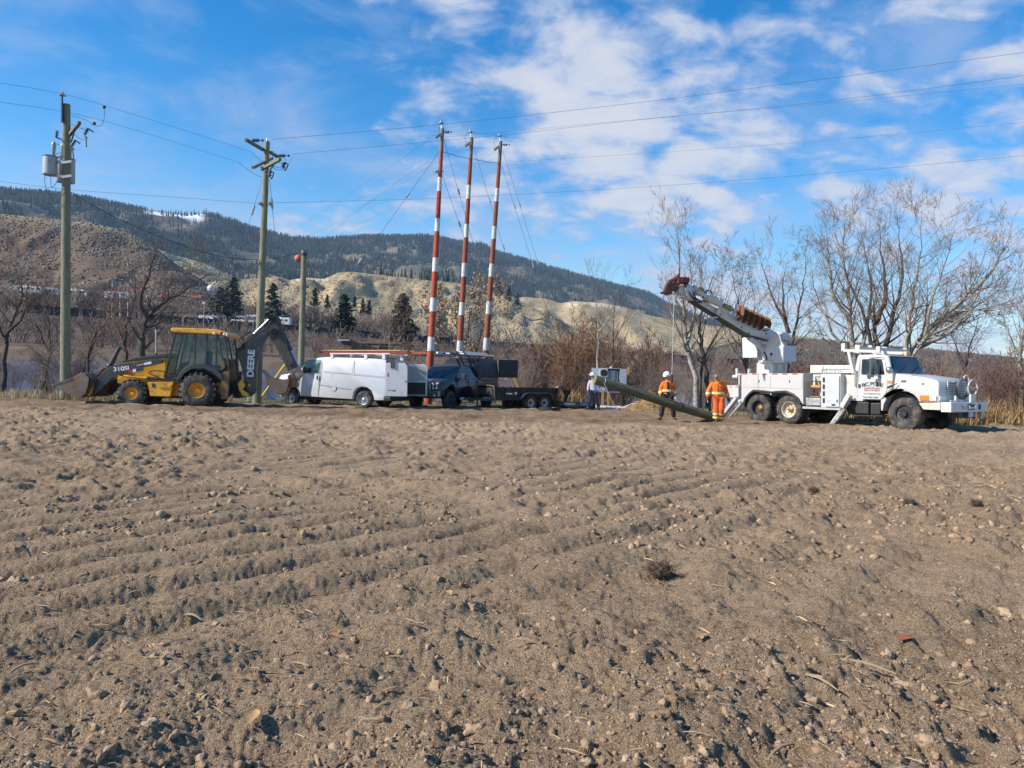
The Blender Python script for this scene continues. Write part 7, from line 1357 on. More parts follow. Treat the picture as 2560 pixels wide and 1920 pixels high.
    if hat:
        c = J['head'] + up * .09; q = up.to_track_quat('Z', 'Y').to_matrix(); b = MB(); b.lathe([(.158, -.012), (.160, 0), (.135, .008), (.132, .05), (.108, .098), (.06, .13), (.005, .138)], c, up, 18); h = b.build('hard_hat', hat, t, smooth=50); b = MB(); b.box(c + fdir * .15, (.16, .10, .012), Matrix.Rotation(math.atan2(rt.y, rt.x), 3, 'Z')); b.build('brim', hat, h, bevel=.004)
    if gloves:
        for s in gloves[1]:
            d = (J['wr' + s] - J['el' + s]).normalized(); b = MB(); b.tube([J['wr' + s] - d * .03, J['wr' + s] + d * .03, J['wr' + s] + d * .09], [.045, .047, .043], 8); b.build('glove', gloves[0], t, smooth=True)
    return t
def ground_at(u, v): return float(hfield(np.array([u]), np.array([v]))[0])
def people():
    S = lambda u, v, yaw=0: field_M(u, v, yaw, ground_at(u, v))
    base = dict(pelvis=(0, 0, .95), chest=(0, 0, 1.32), neck=(0, 0, 1.49), head=(0, -.02, 1.615), nose=(0, -.14, 1.60), shl=(-.18, 0, 1.41), shr=(.18, 0, 1.41), ell=(-.25, .02, 1.13), elr=(.25, .02, 1.13), wrl=(-.26, -.08, .90), wrr=(.26, -.08, .90), hil=(-.10, 0, .90), hir=(.10, 0, .90), knl=(-.14, -.02, .50), knr=(.14, -.02, .50), anl=(-.17, .03, .09), anr=(.17, .03, .09), tol=(-.20, -.16, .03), tor=(.20, -.16, .03))
    j = dict(base); j.update(hil=(-.11, 0, .90), anl=(-.24, .0, .09), tol=(-.34, -.13, .03), knl=(-.18, -.02, .5), anr=(.26, .05, .09), tor=(.30, -.12, .03), knr=(.20, -.03, .50), head=(-.03, -.03, 1.605), nose=(-.045, -.15, 1.585), elr=(.26, .03, 1.13), wrr=(.27, -.08, .88), ell=(-.26, .03, 1.13), wrl=(-.27, -.05, .88))
    person('man in a white hard hat and open orange jacket standing behind the raised pole', S(5.86, 27.85), j, hivis, blackc, hat=hat_w, vest=True, top_r=1.12, leg_r=1.02, bib=(blackc, .062), gloves=(mat('white_glove', (.6, .6, .58), .8), 'r'))
    j = dict(base); j.update(pelvis=(.0, 0, .93), chest=(-.02, -.05, 1.29), neck=(-.06, -.09, 1.47), head=(-.10, -.13, 1.58), nose=(-.15, -.23, 1.55), shl=(-.22, -.04, 1.39), shr=(.17, -.06, 1.40), ell=(-.34, .02, 1.13), wrl=(-.38, -.06, .88), elr=(.29, .0, 1.11), wrr=(.36, -.02, .86), hil=(-.09, 0, .89), hir=(.10, 0, .89), knl=(-.07, -.05, .49), anl=(-.05, .0, .09), tol=(-.08, -.19, .03), knr=(.10, -.12, .50), anr=(.09, .06, .11), tor=(.08, -.12, .03))
    person('man in orange coveralls and sunglasses walking away from the pole', S(7.26, 26.05), j, hivis, hivis2, glasses=True, vest='legs', hair=mat('short_grey_hair', (.30, .20, .15), .9), top_r=1.14, leg_r=1.2, bib=(hivis2, .075), gloves=(mat('dark_glove', (.05, .035, .03), .8), 'lr'))
    j = dict(base); j.update(knl=(-.17, -.05, .50), anl=(-.25, -.02, .09), tol=(-.42, -.08, .03), knr=(.16, .02, .50), anr=(.30, .10, .10), tor=(.26, -.06, .03), head=(-.04, -.01, 1.63), nose=(-.14, -.04, 1.61), elr=(.30, .05, 1.13), wrr=(.36, -.02, .92), wrl=(-.27, -.05, .90))
    person('man in a pale grey sweatshirt and jeans walking behind the raised end of the pole', S(4.02, 36.5), j, greyc, denim, hat=hat_w, top_r=1.08)
    j = dict(base); j.update(pelvis=(.28, 0, .90), chest=(-.02, -.05, 1.16), neck=(-.16, -.07, 1.13), head=(-.25, -.08, 1.06), nose=(-.31, -.12, .98), shl=(-.05, -.20, 1.15), shr=(-.05, .12, 1.15), ell=(-.14, -.26, .90), elr=(-.14, .16, .92), wrl=(-.20, -.22, .70), wrr=(-.22, .12, .72), hil=(.28, -.10, .86), hir=(.28, .10, .86), knl=(.20, -.14, .48), knr=(.22, .10, .48), anl=(.22, -.12, .09), anr=(.26, .12, .09), tol=(.05, -.16, .03), tor=(.10, .10, .03))
    person('man in a brown canvas jacket bent over behind the trailer', S(2.52, 37.7), j, brownc, blackc, hair=mat('dark_hair', (.02, .015, .012), .9))
people()

# ---------------------------------------------------------------- the pole being lifted, rope, cabinet, small things
def lifted_pole():
    wd = mat('log_green', (.115, .118, .068), .85, var=.28, vs=3, bump=.6, bs=18, dirt=((.06, .055, .035), .3, 4), stretch=(.6, 5, 5)); A = atp(1487, 949, 26.3); B = atp(1790, 1046, 27.4); B.z = max(B.z, .16); d = (B - A).normalized()
    M = MP @ Matrix.Translation(B); t = thing('wooden_pole', 'thick green treated pole lifted at one end by the boom rope', 'pole', M); a = A - B
    b = MB(); n = 24; q = (-a).to_track_quat('Z', 'Y').to_matrix(); rs = []
    for k in range(13):
        f = k / 12; r = .170 - .012 * f; c = a * (1 - f) + Vector((0, 0, .012 * math.sin(f * 7))); rs.append([c + q @ Vector((r * (1 + .02 * math.sin(3 * i + f * 9)) * math.cos(2 * math.pi * i / n), r * math.sin(2 * math.pi * i / n), 0)) for i in range(n)])
    b.rings(rs); b.build('shaft', wd, t, smooth=50)
    b = MB(); b.cyl(a - (-a).normalized() * .004, a + (-a).normalized() * .004, .164, n=24); e = b.build('cut_end', mat('cut_end_green', (.20, .20, .055), .85, var=.3, vs=9), t)
    for r in (.06, .115): pl = [a - (-a).normalized() * .006 + q @ Vector((r * math.cos(2 * math.pi * i / 20), r * math.sin(2 * math.pi * i / 20), 0)) for i in range(21)]; b = MB(); b.tube(pl, .003, 4); b.build('growth_ring', wd, e)
    rg = random.Random(3); crack = mat('crack_dark', (.022, .020, .014), .95)
    for k in range(11):
        f0 = rg.uniform(.04, .85); ln = rg.uniform(.06, .22); an = rg.uniform(-2.4, -.7); pl = []
        for m_ in range(4): f = min(.99, f0 + ln * m_ / 3); r = .170 - .012 * f + .0005; pl.append(a * (1 - f) + q @ Vector((r * math.sin(an + .03 * m_) * 1.0, -r * math.cos(an + .03 * m_), 0)))
        b = MB(); b.tube(pl, .006, 4); b.build('crack', crack, t)
    b = MB(); f = .07; c = a * (1 - f); b.tube([c + q @ Vector((.176 * math.cos(x), .176 * math.sin(x), 0)) for x in [2 * math.pi * i / 20 for i in range(21)]], .012, 5); b.build('strap', galv, t)
    b = MB(); f = .69; c = a * (1 - f); b.tube([c + q @ Vector((.168 * math.cos(x), .168 * math.sin(x), .02 * math.sin(x))) for x in [2 * math.pi * i / 20 for i in range(21)]], .016, 5); b.build('choker', cable_m, t)
    f = .62; mid = (a * (1 - f)) + B + Vector((0, 0, .15)); top = G_BOOM.p3(283, 232, -.05, ZB); TP = (G_BOOM.L @ top)
    lo = Vector((mid.x, mid.y, mid.z)); hk = lo.lerp(TP, .22); P_ = [TP, TP.lerp(hk, .5), hk]; o = MP @ TP
    r_ = thing('winch_rope', 'pale winch rope hanging from the boom tip to the pole', 'rope', Matrix.Translation(MP @ lo)); w0 = MP @ lo
    b = MB(); b.tube([MP @ p - w0 for p in P_], .013, 6); b.build('line', mat('rope_tan', (.55, .50, .42), .9), r_); b = MB(); b.tube([MP @ hk.lerp(lo, x) - w0 for x in (-.02, .1, .35)], .045, 8); b.build('hook_block', black, r_, smooth=True); b = MB(); b.tube([MP @ hk.lerp(lo, x) - w0 for x in (.33, .7, 1.0)], .014, 6); b.build('sling', cable_m, r_)
    c = atp(1503, 950, 26.2); pl = [c, atp(1514, 965, 26.2), atp(1528, 1000, 26.1), atp(1540, 1020, 26.0), atp(1548, 1035, 25.9), Vector((atp(1547, 1044, 25.9).x, 25.9, .05))]; b = MB(); b.tube([MP @ p - MP @ pl[-1] for p in catmull(pl, 5)], .012, 5); tag(b.build('tag_line', mat('tag_grey', (.30, .28, .25), .9), M=Matrix.Translation(MP @ pl[-1])), 'thin grey tag line trailing from the raised pole end to the soil', 'rope')
lifted_pole()
def cabinet():
    F = Frame(5.9, 42.0, 0, ZP); P = F.pts; t = thing('meter_cabinet', 'open grey electrical meter cabinet on wooden posts', 'meter cabinet', F.M); gm = mat('cabinet_grey', (.40, .44, .48), .5, var=.05, dirt=((.3, .3, .28), .15, 4)); lum = mat('post_lumber', (.46, .25, .10), .8, var=.2, vs=3, stretch=(6, 6, .6)); dk = mat('cabinet_inside', (.17, .19, .20), .6)
    z0, z1 = F.pt(320, 446)[1], F.pt(320, 112)[1]; xa, xb, xc, xd = [F.pt(q, 300)[0] for q in (104, 312, 503, 588)]
    b = MB(); b.bx(xa, xb - .02, -.03, .02, z0 + .03, z1); d = b.build('left_door', gm, t, bevel=.01); b = MB(); b.bx(xa + .06, xb - .08, -.045, -.03, z0 + .10, z1 - .05); b.build('door_panel', mat('cabinet_grey_light', (.46, .50, .54), .5), d)
    x, z = F.pt(268, 178); b = MB(); b.bx(x - .22, x + .24, -.15, -.03, z - .26, z + .22); k = b.build('vent_box', mat('vent_grey', (.40, .41, .42), .6), d, bevel=.02); b = MB(); b.cyl((x + .02, -.16, z), (x + .02, -.14, z), .20, n=20); b.build('fan_opening', black, k); b = MB(); b.cyl((x + .02, -.17, z), (x + .02, -.155, z), .04, n=10); b.build('fan_hub', steel_dk, k)
    b = MB(); b.bx(xb, xc, .38, .42, z0, z1); b.build('back_panel', dk, t); th = .03
    for a, c in (((xb, xb + th, -.02, .42, z0, z1)), ((xc - th, xc, -.02, .42, z0, z1)), ((xb, xc, -.02, .42, z1 - th, z1)), ((xb, xc, -.02, .42, z0, z0 + th))) if False else []: pass
    for bb in ((xb, xb + th, -.02, .38, z0, z1), (xc - th, xc, -.02, .38, z0, z1), (xb + th, xc - th, -.02, .38, z1 - th, z1), (xb + th, xc - th, -.02, .38, z0, z0 + th)): b = MB(); b.bx(*bb); b.build('cabinet_wall', gm, t, bevel=.004)
    b = MB(); b.bx(xc + .005, xd, -.02, .42, z0 + .02, z1 - .03); b.build('side_bay', mat('side_bay_grey', (.36, .40, .45), .5), t, bevel=.01)
    w = xc - xb
    for (x0, x1, y0, y1, m_, nm) in ((.30, .68, .50, .92, mat('meter_light', (.55, .56, .56), .5), 'meter'), (.12, .25, .2, .9, galv, 'busbar'), (.75, .88, .25, .9, galv, 'busbar'), (.35, .65, .12, .42, steel_dk, 'breaker')):
        b = MB(); b.bx(xb + w * x0, xb + w * x1, .24, .38, z0 + (z1 - z0) * y0, z0 + (z1 - z0) * y1); q = b.build(nm, m_, t, bevel=.01)
        if nm == 'breaker': b = MB(); b.bx(xb + w * .45, xb + w * .5, .21, .24, z0 + (z1 - z0) * .3, z0 + (z1 - z0) * .4); b.build('switch', red_l, q)
    def post(zx0, zy0, zx1, y): b = MB(); p = F.p3(zx0, zy0, y); e = F.p3(zx1, 655, y); e.z = -.15; b.bar(p, e, .10, .14); b.build('post', lum, t, bevel=.006)
    post(262, 430, 258, .5); post(337, 430, 336, .9); post(512, 270, 506, .46); post(616, 100, 588, .62)
    b = MB(); b.bar(F.p3(505, 285, .44), F.p3(625, 300, .5), .10, .14); b.build('cross_brace', lum, t); b = MB(); b.bar(F.p3(355, 108, .5), F.p3(385, 92, .5), .08); b.build('bracket', whitebox, t)
cabinet()
def ground_things():
    # black pipe
    a, c = atp(1160 + 1330 / 5.53, 840 + 985 / 5.53, 37.6), atp(1160 + 1800 / 5.53, 840 + 1003 / 5.53, 36.9); a.z = c.z = ground_at(3, 37.3) + .17; M = MP @ Matrix.Translation(a); d = c - a; n = d.normalized()
    t = thing('plastic_pipe', 'large black plastic pipe lying behind the trailer', 'pipe', M); b = MB(); b.lathe([(.17, 0), (.17, d.length), (.145, d.length), (.145, d.length - .6), (.0, d.length - .6)], (0, 0, 0), d, 20, cap=False); b.build('pipe_wall', mat('pipe_black', (.020, .023, .032), .35, var=.15), t, smooth=40); b = MB(); b.cyl(d - n * .08, d + n * .01, .182, n=20, cap=False); b.build('pipe_collar', mat('pipe_black', (0, 0, 0)), t, smooth=40)
    wp = mat('pvc_white', (.66, .68, .72), .4, var=.05)
    for k, (x0, y0, x1, y1, V, lab) in enumerate(((40, 595, 500, 610, 40.2, 'white plastic pipe nearest the black pipe'), (150, 612, 680, 628, 39.8, 'white plastic pipe lying in front of the cabinet posts'), (60, 585, 620, 596, 40.8, 'white plastic pipe lying farthest back under the cabinet'), (540, 600, 780, 570, 40.5, 'white plastic pipe resting on the wood chip pile'), (300, 632, 560, 640, 39.5, 'short white plastic pipe right of the walking man'))):
        p, q = atp(1460 + x0 / 5.53, 900 + y0 / 5.53, V), atp(1460 + x1 / 5.53, 900 + y1 / 5.53, V); p.z = ground_at(p.x, V) + .07; q.z = max(ground_at(q.x, V) + .07, q.z if k == 3 else 0); b = MB(); b.lathe([(.055, 0), (.055, (q - p).length), (.045, (q - p).length), (.045, .02)], (0, 0, 0), q - p, 10, cap=False); tag(b.build('plastic_pipe', wp, M=MP @ Matrix.Translation(p), smooth=40), lab, 'pipe', 'white pipes by the cabinet')
    # spool
    p = atp(1460 + 20 / 5.53, 900 + 610 / 5.53, 38.6); p.z = ground_at(p.x, 38.6) + .2; b = MB(); b.lathe([(.20, -.12), (.20, -.09), (.1, -.08), (.1, .08), (.2, .09), (.2, .12)], (0, 0, 0), (1, .3, .1), 16); t = thing('cable_spool', 'dark wooden cable spool behind the black pipe', 'spool', MP @ Matrix.Translation(p)); b.build('drum', mat('spool_wood', (.06, .035, .025), .8, var=.3), t, smooth=40); b = MB(); b.cyl((-.06, -.02, -.006), (.06, .02, .006), .14, n=16); b.build('wound_cable', cable_m, t)
    # coil of hose
    p = atp(1160 + 1150 / 5.53, 840 + 1025 / 5.53, 34.6); g = ground_at(p.x, p.y); t = thing('hose_coil', 'coiled black hose lying in front of the trailer wheels', 'hose', field_M(p.x, p.y, 10, g))
    for k in range(4):
        b = MB(); b.tube([(.42 * (1 + .05 * k) * math.cos(a_) + .04 * k, .42 * math.sin(a_), .03 + .035 * k + .012 * math.sin(3 * a_ + k)) for a_ in [2 * math.pi * i / 28 for i in range(29)]], .024, 6); b.build('hose_loop', cable_m, t, smooth=True)
    b = MB(); b.box((.56, -.02, .07), (.14, .12, .09)); b.build('red_fitting', red_l, t, bevel=.02); b = MB(); b.bar((.1, -.42, .05), (.2, -.40, .16), .03); b.build('tie_tape', whitebox, t)
    # wood block at the feet of the man in the hard hat
    p = atp(1460 + 1180 / 5.53, 900 + 880 / 5.53, 26.4); lum2 = mat('block_wood', (.40, .22, .10), .85, var=.25, vs=5); b = MB(); b.box((0, 0, .06), (.36, .14, .09)); tag(b.build('wood_block', lum2, M=field_M(p.x, 26.4, -8, ground_at(p.x, 26.4)), bevel=.006), 'short orange brown wood block lying on the dirt before the hard hatted man', 'wood block')
    # chip pile
    p = atp(1460 + 905 / 5.53, 900 + 700 / 5.53, 36.2); g = ground_at(p.x, p.y); n_, m_ = 40, 22; V_ = []; F_ = []
    for j in range(m_):
        for i in range(n_): a_ = 2 * math.pi * i / n_; r = (j / (m_ - 1)); x, y = 1.75 * r * math.cos(a_), 1.1 * r * math.sin(a_); h = .92 * (1 - r) ** 1.25 * (1 + .25 * math.cos(a_ + .6)) + .05 * float(fbm(np.array([x * 3 + 9]), np.array([y * 3]), 3, 400)[0]) * (1 - r * .6); V_.append((x, y, h - .06 * r))
    for j in range(m_ - 1):
        for i in range(n_): F_.append((j * n_ + i, j * n_ + (i + 1) % n_, (j + 1) * n_ + (i + 1) % n_, (j + 1) * n_ + i))
    t = thing('wood_chip_pile', 'low heap of tan wood chips behind the raised pole', 'wood chips', field_M(p.x, p.y, 0, g)); b = MB(); b.add(V_, F_); b.build('heap', mat('chip_tan', (.30, .19, .075), .95, var=.35, vs=9, bump=.8, bs=30, dirt=((.16, .10, .05), .4, 5)), t, smooth=60)
    cv = np.array([(-.5, -.3, 0), (.5, -.25, 0), (.45, .3, .05), (-.5, .28, .04)]); V_ = np.array(V_); k = rng.integers(0, len(V_), 1500); o = scatter('loose_chips', cv, np.array([(0, 1, 2), (0, 2, 3)]), V_[k] + rng.uniform(-.05, .05, (1500, 3)) + np.array([0, 0, .05]), rng.uniform(.03, .09, 1500), rng.uniform(0, 6, 1500), leaf_mat('chips', [(.20, .12, .05), (.36, .24, .10), (.48, .34, .16)]), tilt=rng.uniform(-.8, .8, 1500), tint=rng.uniform(0, 1, 1500)); o.parent = t
    # root clumps and leaves in the field
    rm = mat('root_dark', (.10, .068, .042), .95, var=.4, vs=20); rg = random.Random(9)
    for px_, py_, s, lab in ((1648, 1450, .15, 'dark tangled root clump standing in the middle of the field'), (2035, 1245, .10, 'low root clump in the field below the boom truck tool cabinet'), (2275, 1275, .10, 'small root clump in the field below the truck cab'), (2442, 1292, .10, 'root clump near the right edge of the field')):
        o_, d = cam_ray(CAM_P, px_, py_); q = o_ - d * (o_.z / d.z); g = ground_at(q.x, q.y); t = thing('root_clump', lab, 'root clump', field_M(q.x, q.y, rg.uniform(0, 360), g), 'root clumps in the field'); b = MB()
        V2, F2 = ico(1); b.add([(v * (1 + .3 * rg.random()) * s * .42 * np.array([1.1, .9, .7]) + np.array([0, 0, s * .35])).tolist() for v in V2], [tuple(f) for f in F2.tolist()]); b.build('soil_ball', rm, t)
        out = []
        for k in range(260):
            a_ = rg.uniform(0, 6.28); e_ = rg.uniform(-.1, 1.5); dr = Vector((math.cos(a_) * math.cos(e_), math.sin(a_) * math.cos(e_), math.sin(e_))); grow(out, dr * s * .3 * rg.random() + Vector((rg.uniform(-.5, .5) * s, rg.uniform(-.4, .4) * s, s * rg.uniform(.05, .4))), dr, s * rg.uniform(.25, .8), .0026, 0, rg, step=s * .12, wig=1.5, up=-.12, rmin=.0012)
        Vv, Ff = segs_mesh(out, 3); k_ = link('root_fibres', np_mesh('root_fibres', Vv, Ff), rm, t); k_['kind'] = 'stuff'
    lf = mat('orange_leaf', (.42, .13, .05), .7, var=.2, vs=20); lf2 = mat('tan_leaf', (.45, .27, .11), .8, var=.2, vs=20)
    for px_, py_, s, mm, lab in ((2262, 1612, .055, lf, 'curled orange leaf on the soil at the lower right'), (1752, 1612, .05, lf2, 'curled tan leaf on the soil right of centre'), (832, 1635, .035, lf, 'small pinkish leaf on the soil at the lower left'), (1120, 1503, .05, lf2, 'tan leaf on the soil left of the root clump'), (592, 1345, .035, lf, 'orange fragment on a furrow at the left'), (628, 1840, .06, lf2, 'rusty flat leaf among clods at the bottom left')):
        o_, d = cam_ray(CAM_P, px_, py_); q = o_ - d * (o_.z / d.z); g = ground_at(q.x, q.y); b = MB(); n_ = 7
        V_ = []; 
        for i in range(n_):
            f = i / (n_ - 1); w = math.sin(math.pi * (f * .9 + .05)) * .42
            for sd in (-1, 0, 1): V_.append(((f - .5) * 2 * s, sd * w * s * 1.3, s * (.25 + .35 * abs(sd) * w * 2 + .3 * (f - .5) ** 2)))
        b.add(V_, [(3 * i + j, 3 * i + j + 1, 3 * i + j + 4, 3 * i + j + 3) for i in range(n_ - 1) for j in (0, 1)]); tag(b.build('dead_leaf', mm, M=field_M(q.x, q.y, rg.uniform(0, 360), g + .005), smooth=60), lab, 'leaf', 'dead leaves in the field')
    for px_, py_, L_, yaw, lab in ((2155, 1685, .30, -35, 'long bleached stalk lying at the lower right'), (1955, 1890, .20, 40, 'split straw stalk at the bottom right'), (2045, 1735, .22, -60, 'curved pink brown root piece at the lower right'), (480, 1560, .16, -25, 'pale straw stalk on a furrow at the left'), (60, 1725, .13, 60, 'short straw stub at the left edge'), (1310, 1650, .16, -12, 'pale stalk near the bottom centre')):
        o_, d = cam_ray(CAM_P, px_, py_); q = o_ - d * (o_.z / d.z); g = ground_at(q.x, q.y); b = MB(); b.tube([(L_ * (f - .5), .03 * L_ * math.sin(f * 5), .022 + .02 * math.sin(f * 3)) for f in (0, .25, .5, .75, 1)], [.005, .007, .006, .005, .002], 5); tag(b.build('dry_stalk', mat('stalk_pale', (.36, .26, .155), .85, var=.25, vs=10), M=field_M(q.x, q.y, yaw, g), smooth=True), lab, 'stalk', 'dry stalks in the field')
ground_things()

# ---------------------------------------------------------------- shed, train, camper park, far poles, houses
def shed():
    Z2 = (660, 740, 2.765); F = Frame(-10.4, 52.0, 0, Z2); o = F.pt(545, 370); t = thing('old_shed', 'tumbledown log shed with a dark sagging roof behind the van', 'shed', F.M); lw = mat('old_log', (.12, .085, .06), .95, var=.35, vs=4, stretch=(.5, 5, 5)); dr = mat('dark_roof', (.022, .02, .02), .9, var=.3); 
    xa, xb = F.pt(545, 340)[0], F.pt(612, 340)[0]; zt, zb = F.pt(560, 316)[1], -1.2
    for k in range(9): z = zt - .1 - k * (zt - zb) / 9; b = MB(); b.cyl((xa, 0, z), (xb + 3.5, 0, z), .13, n=8); b.build('log', lw, t, smooth=True); b = MB(); b.cyl((xa, 0, z + .06), (xa, 4, z + .06), .13, n=8); b.build('log', lw, t, smooth=True)
    b = MB(); b.prism(F.pts([(512, 300), (598, 303), (602, 312), (514, 312)]), -.3, 4.2); b.build('roof_panel', mat('pale_tin', (.42, .43, .45), .5, .4), t)
    b = MB(); b.prism(F.pts([(598, 303), (640, 318), (828, 374), (828, 384), (620, 384), (606, 320)]), -.5, 4.4); b.build('sagging_roof', dr, t)
    q = thing('tin_sheets', 'bent rusty roofing sheets lying beside the old shed', 'roofing sheets', F.M); rt = mat('rusty_tin', (.36, .24, .14), .6, .3, var=.35, vs=2, dirt=((.22, .09, .04), .4, 2))
    for pl, y in (([(738, 352), (800, 322), (836, 330), (776, 366)], .4), ([(780, 330), (812, 316), (850, 352), (820, 366)], .2)): b = MB(); b.prism(F.pts(pl, y), y, y + 1.6); b.build('sheet', rt, q)
shed()
def train():
    body = MB(); L = 15.2; H = 3.0; z0 = 1.05
    body.prism([(-L / 2, z0 + .6), (-L / 2 + .5, z0), (L / 2 - .5, z0), (L / 2, z0 + .6), (L / 2, z0 + H), (-L / 2, z0 + H)], -1.5, 1.5)
    proto = thing('coal_car', 'x', 'rail car'); dk = mat('coal_car_black', (.028, .027, .028), .8, var=.35, vs=.4, dirt=((.09, .075, .06), .3, .5)); bo = body.build('car_body', dk, proto)
    for k in range(11): x = -L / 2 + .4 + k * (L - .8) / 10; b = MB(); b.bx(x - .07, x + .07, -1.62, -1.5, z0 + .3, z0 + H); b.build('side_rib', dk, bo)
    b = MB(); b.bx(-L / 2, L / 2, -1.66, -1.5, z0 + H - .15, z0 + H + .05); b.build('top_chord', dk, bo)
    for x in (-L / 2 + 1.6, L / 2 - 1.6):
        b = MB()
        for dx in (-.85, .85): b.cyl((x + dx, -.9, .46), (x + dx, .9, .46), .46, n=12)
        b.bx(x - 1.2, x + 1.2, -1.0, -.85, .4, .7); b.build('bogie', steel_dk, proto)
    b = MB(); b.bx(L / 2 - .1, L / 2 + .6, -.2, .2, .8, 1.1); b.build('coupler', steel_dk, proto)
    x = RX[0] + 60; cars = []; first = True
    while x < 150:
        y = float(yr(x)); z = float(zr(x)); dx = 4; a = math.atan2(float(yr(x + dx)) - float(yr(x - dx)), 2 * dx); e = math.atan2(float(zr(x + dx)) - float(zr(x - dx)), 2 * dx)
        o = proto if first else copy_tree(proto); first = False; o.location = (x, y, z - .05); o.rotation_euler = (0, -e, a); o['label'] = 'black open coal car in the long train across the river'; o['category'] = 'rail car'; o['group'] = 'coal cars of the train across the river'; x += (L + 1.0) * math.cos(a)
train()
def campers():
    wht = mat('camper_white', (.72, .72, .70), .5, var=.06, vs=.5); tan = mat('camper_tan', (.60, .56, .47), .5, var=.06, vs=.5); dkw = mat('camper_window', (.03, .035, .045), .2)
    def rv(x, y, Y, L, yaw, mm, lab, fifth=False):
        p = at2(x, y, Y); p.z = max(p.z, float(zterr(p.x, p.y)) + .2); t = thing('camper_trailer', lab, 'camper', Matrix.Translation(p) @ Matrix.Rotation(R(yaw), 4, 'Z'), 'campers parked across the river'); H = 2.7
        prof = [(0, .5), (L, .5), (L, H + .3), (L * .97, H + .55), (.5, H + .55), (0, H)] if not fifth else [(0, 1.7), (1.8, 1.7), (1.8, .5), (L, .5), (L, H + .4), (1.8, H + .8), (.3, H + .7), (0, H)]
        b = MB(); b.prism(prof, 0, 2.5); bo = b.build('camper_body', mm, t, bevel=.08)
        for f in ((.18, .36), (.45, .58), (.72, .90)): b = MB(); b.bx(L * f[0], L * f[1], -.03, 0, 1.7, 2.5); b.build('window', dkw, bo)
        b = MB(); b.bx(L * .62, L * .68, -.03, 0, .7, 2.5); b.build('door', mat('camper_door', (.5, .5, .5), .5), bo); b = MB(); b.bx(L * .05, L * .95, -.02, 0, 1.15, 1.3); b.build('stripe', mat('camper_stripe', (.2, .16, .12), .5), bo)
        for dx in (-.4, .4): b = MB(); b.cyl((L * .55 + dx, .0, .38), (L * .55 + dx, .25, .38), .38, n=10); b.build('wheel', rubber, t)
        b = MB(); b.bx(L * .35, L * .45, 1, 1.6, H + .55, H + .75); b.build('roof_vent', mat('vent_white', (.6, .6, .6), .5), bo)
    L_ = [(397, 700, 310, 9, -4, wht, 'leftmost white camper of the row beyond the backhoe cab', True), (428, 698, 305, 8, 3, wht, 'white camper second from the left beyond the backhoe cab', False), (452, 699, 300, 8.5, -2, wht, 'white camper third from the left beyond the backhoe cab', True), (478, 700, 300, 9, 4, wht, 'white camper fourth from the left beyond the backhoe cab', False), (503, 698, 306, 8, -4, wht, 'white camper directly left of the tan one', True), (497, 708, 285, 9.5, -6, tan, 'tan camper parked in front of the row, left of the crossarm pole', False), (528, 696, 318, 9, 2, wht, 'white camper just left of the crossarm pole', False), (560, 697, 318, 8, 0, wht, 'white camper just right of the crossarm pole', False), (588, 702, 300, 7, -3, wht, 'rightmost white camper beyond the boom', False),
          (28, 632, 318, 8, 2, wht, 'camper near the far left edge on the terrace', False), (50, 634, 314, 8, -3, tan, 'second camper from the left edge on the terrace', False), (88, 637, 316, 7, 4, wht, 'camper just left of the transformer pole', False), (146, 640, 318, 8, 0, wht, 'camper just right of the transformer pole', False), (225, 645, 318, 9, 5, wht, 'camper behind the far striped poles', False)]
    for a in L_: rv(*a)
    # parked cars
    def car(x, y, Y, mm, lab):
        p = at2(x, y, Y); t = thing('parked_car', lab, 'car', Matrix.Translation(p), 'cars parked across the river'); b = shell([(0, .35), (4.4, .35), (4.4, .85), (3.5, .95), (3.0, 1.42), (1.4, 1.45), (.7, .98), (0, .88)], 1.8, 0, lambda z: max(0, z - .9) * .3, .05); b.build('body', mm, t, smooth=35); b = MB(); b.prism([(.95, 1.0), (3.25, 1.0), (2.9, 1.36), (1.5, 1.38)], .10, 1.7); b.build('window', dkw, t)
        for x_ in (.85, 3.5): b = MB(); b.cyl((x_, -.02, .33), (x_, .2, .33), .33, n=12); b.build('wheel', rubber, t)
    car(292, 655, 320, mat('car_silver', (.5, .52, .55), .3, .3), 'silver car parked left of the red marker ball'); car(305, 660, 316, mat('car_white', (.75, .75, .74), .3), 'white car parked below the silver one'); car(338, 658, 318, mat('car_pale', (.62, .64, .66), .3), 'pale car parked behind the bent limb')
campers()
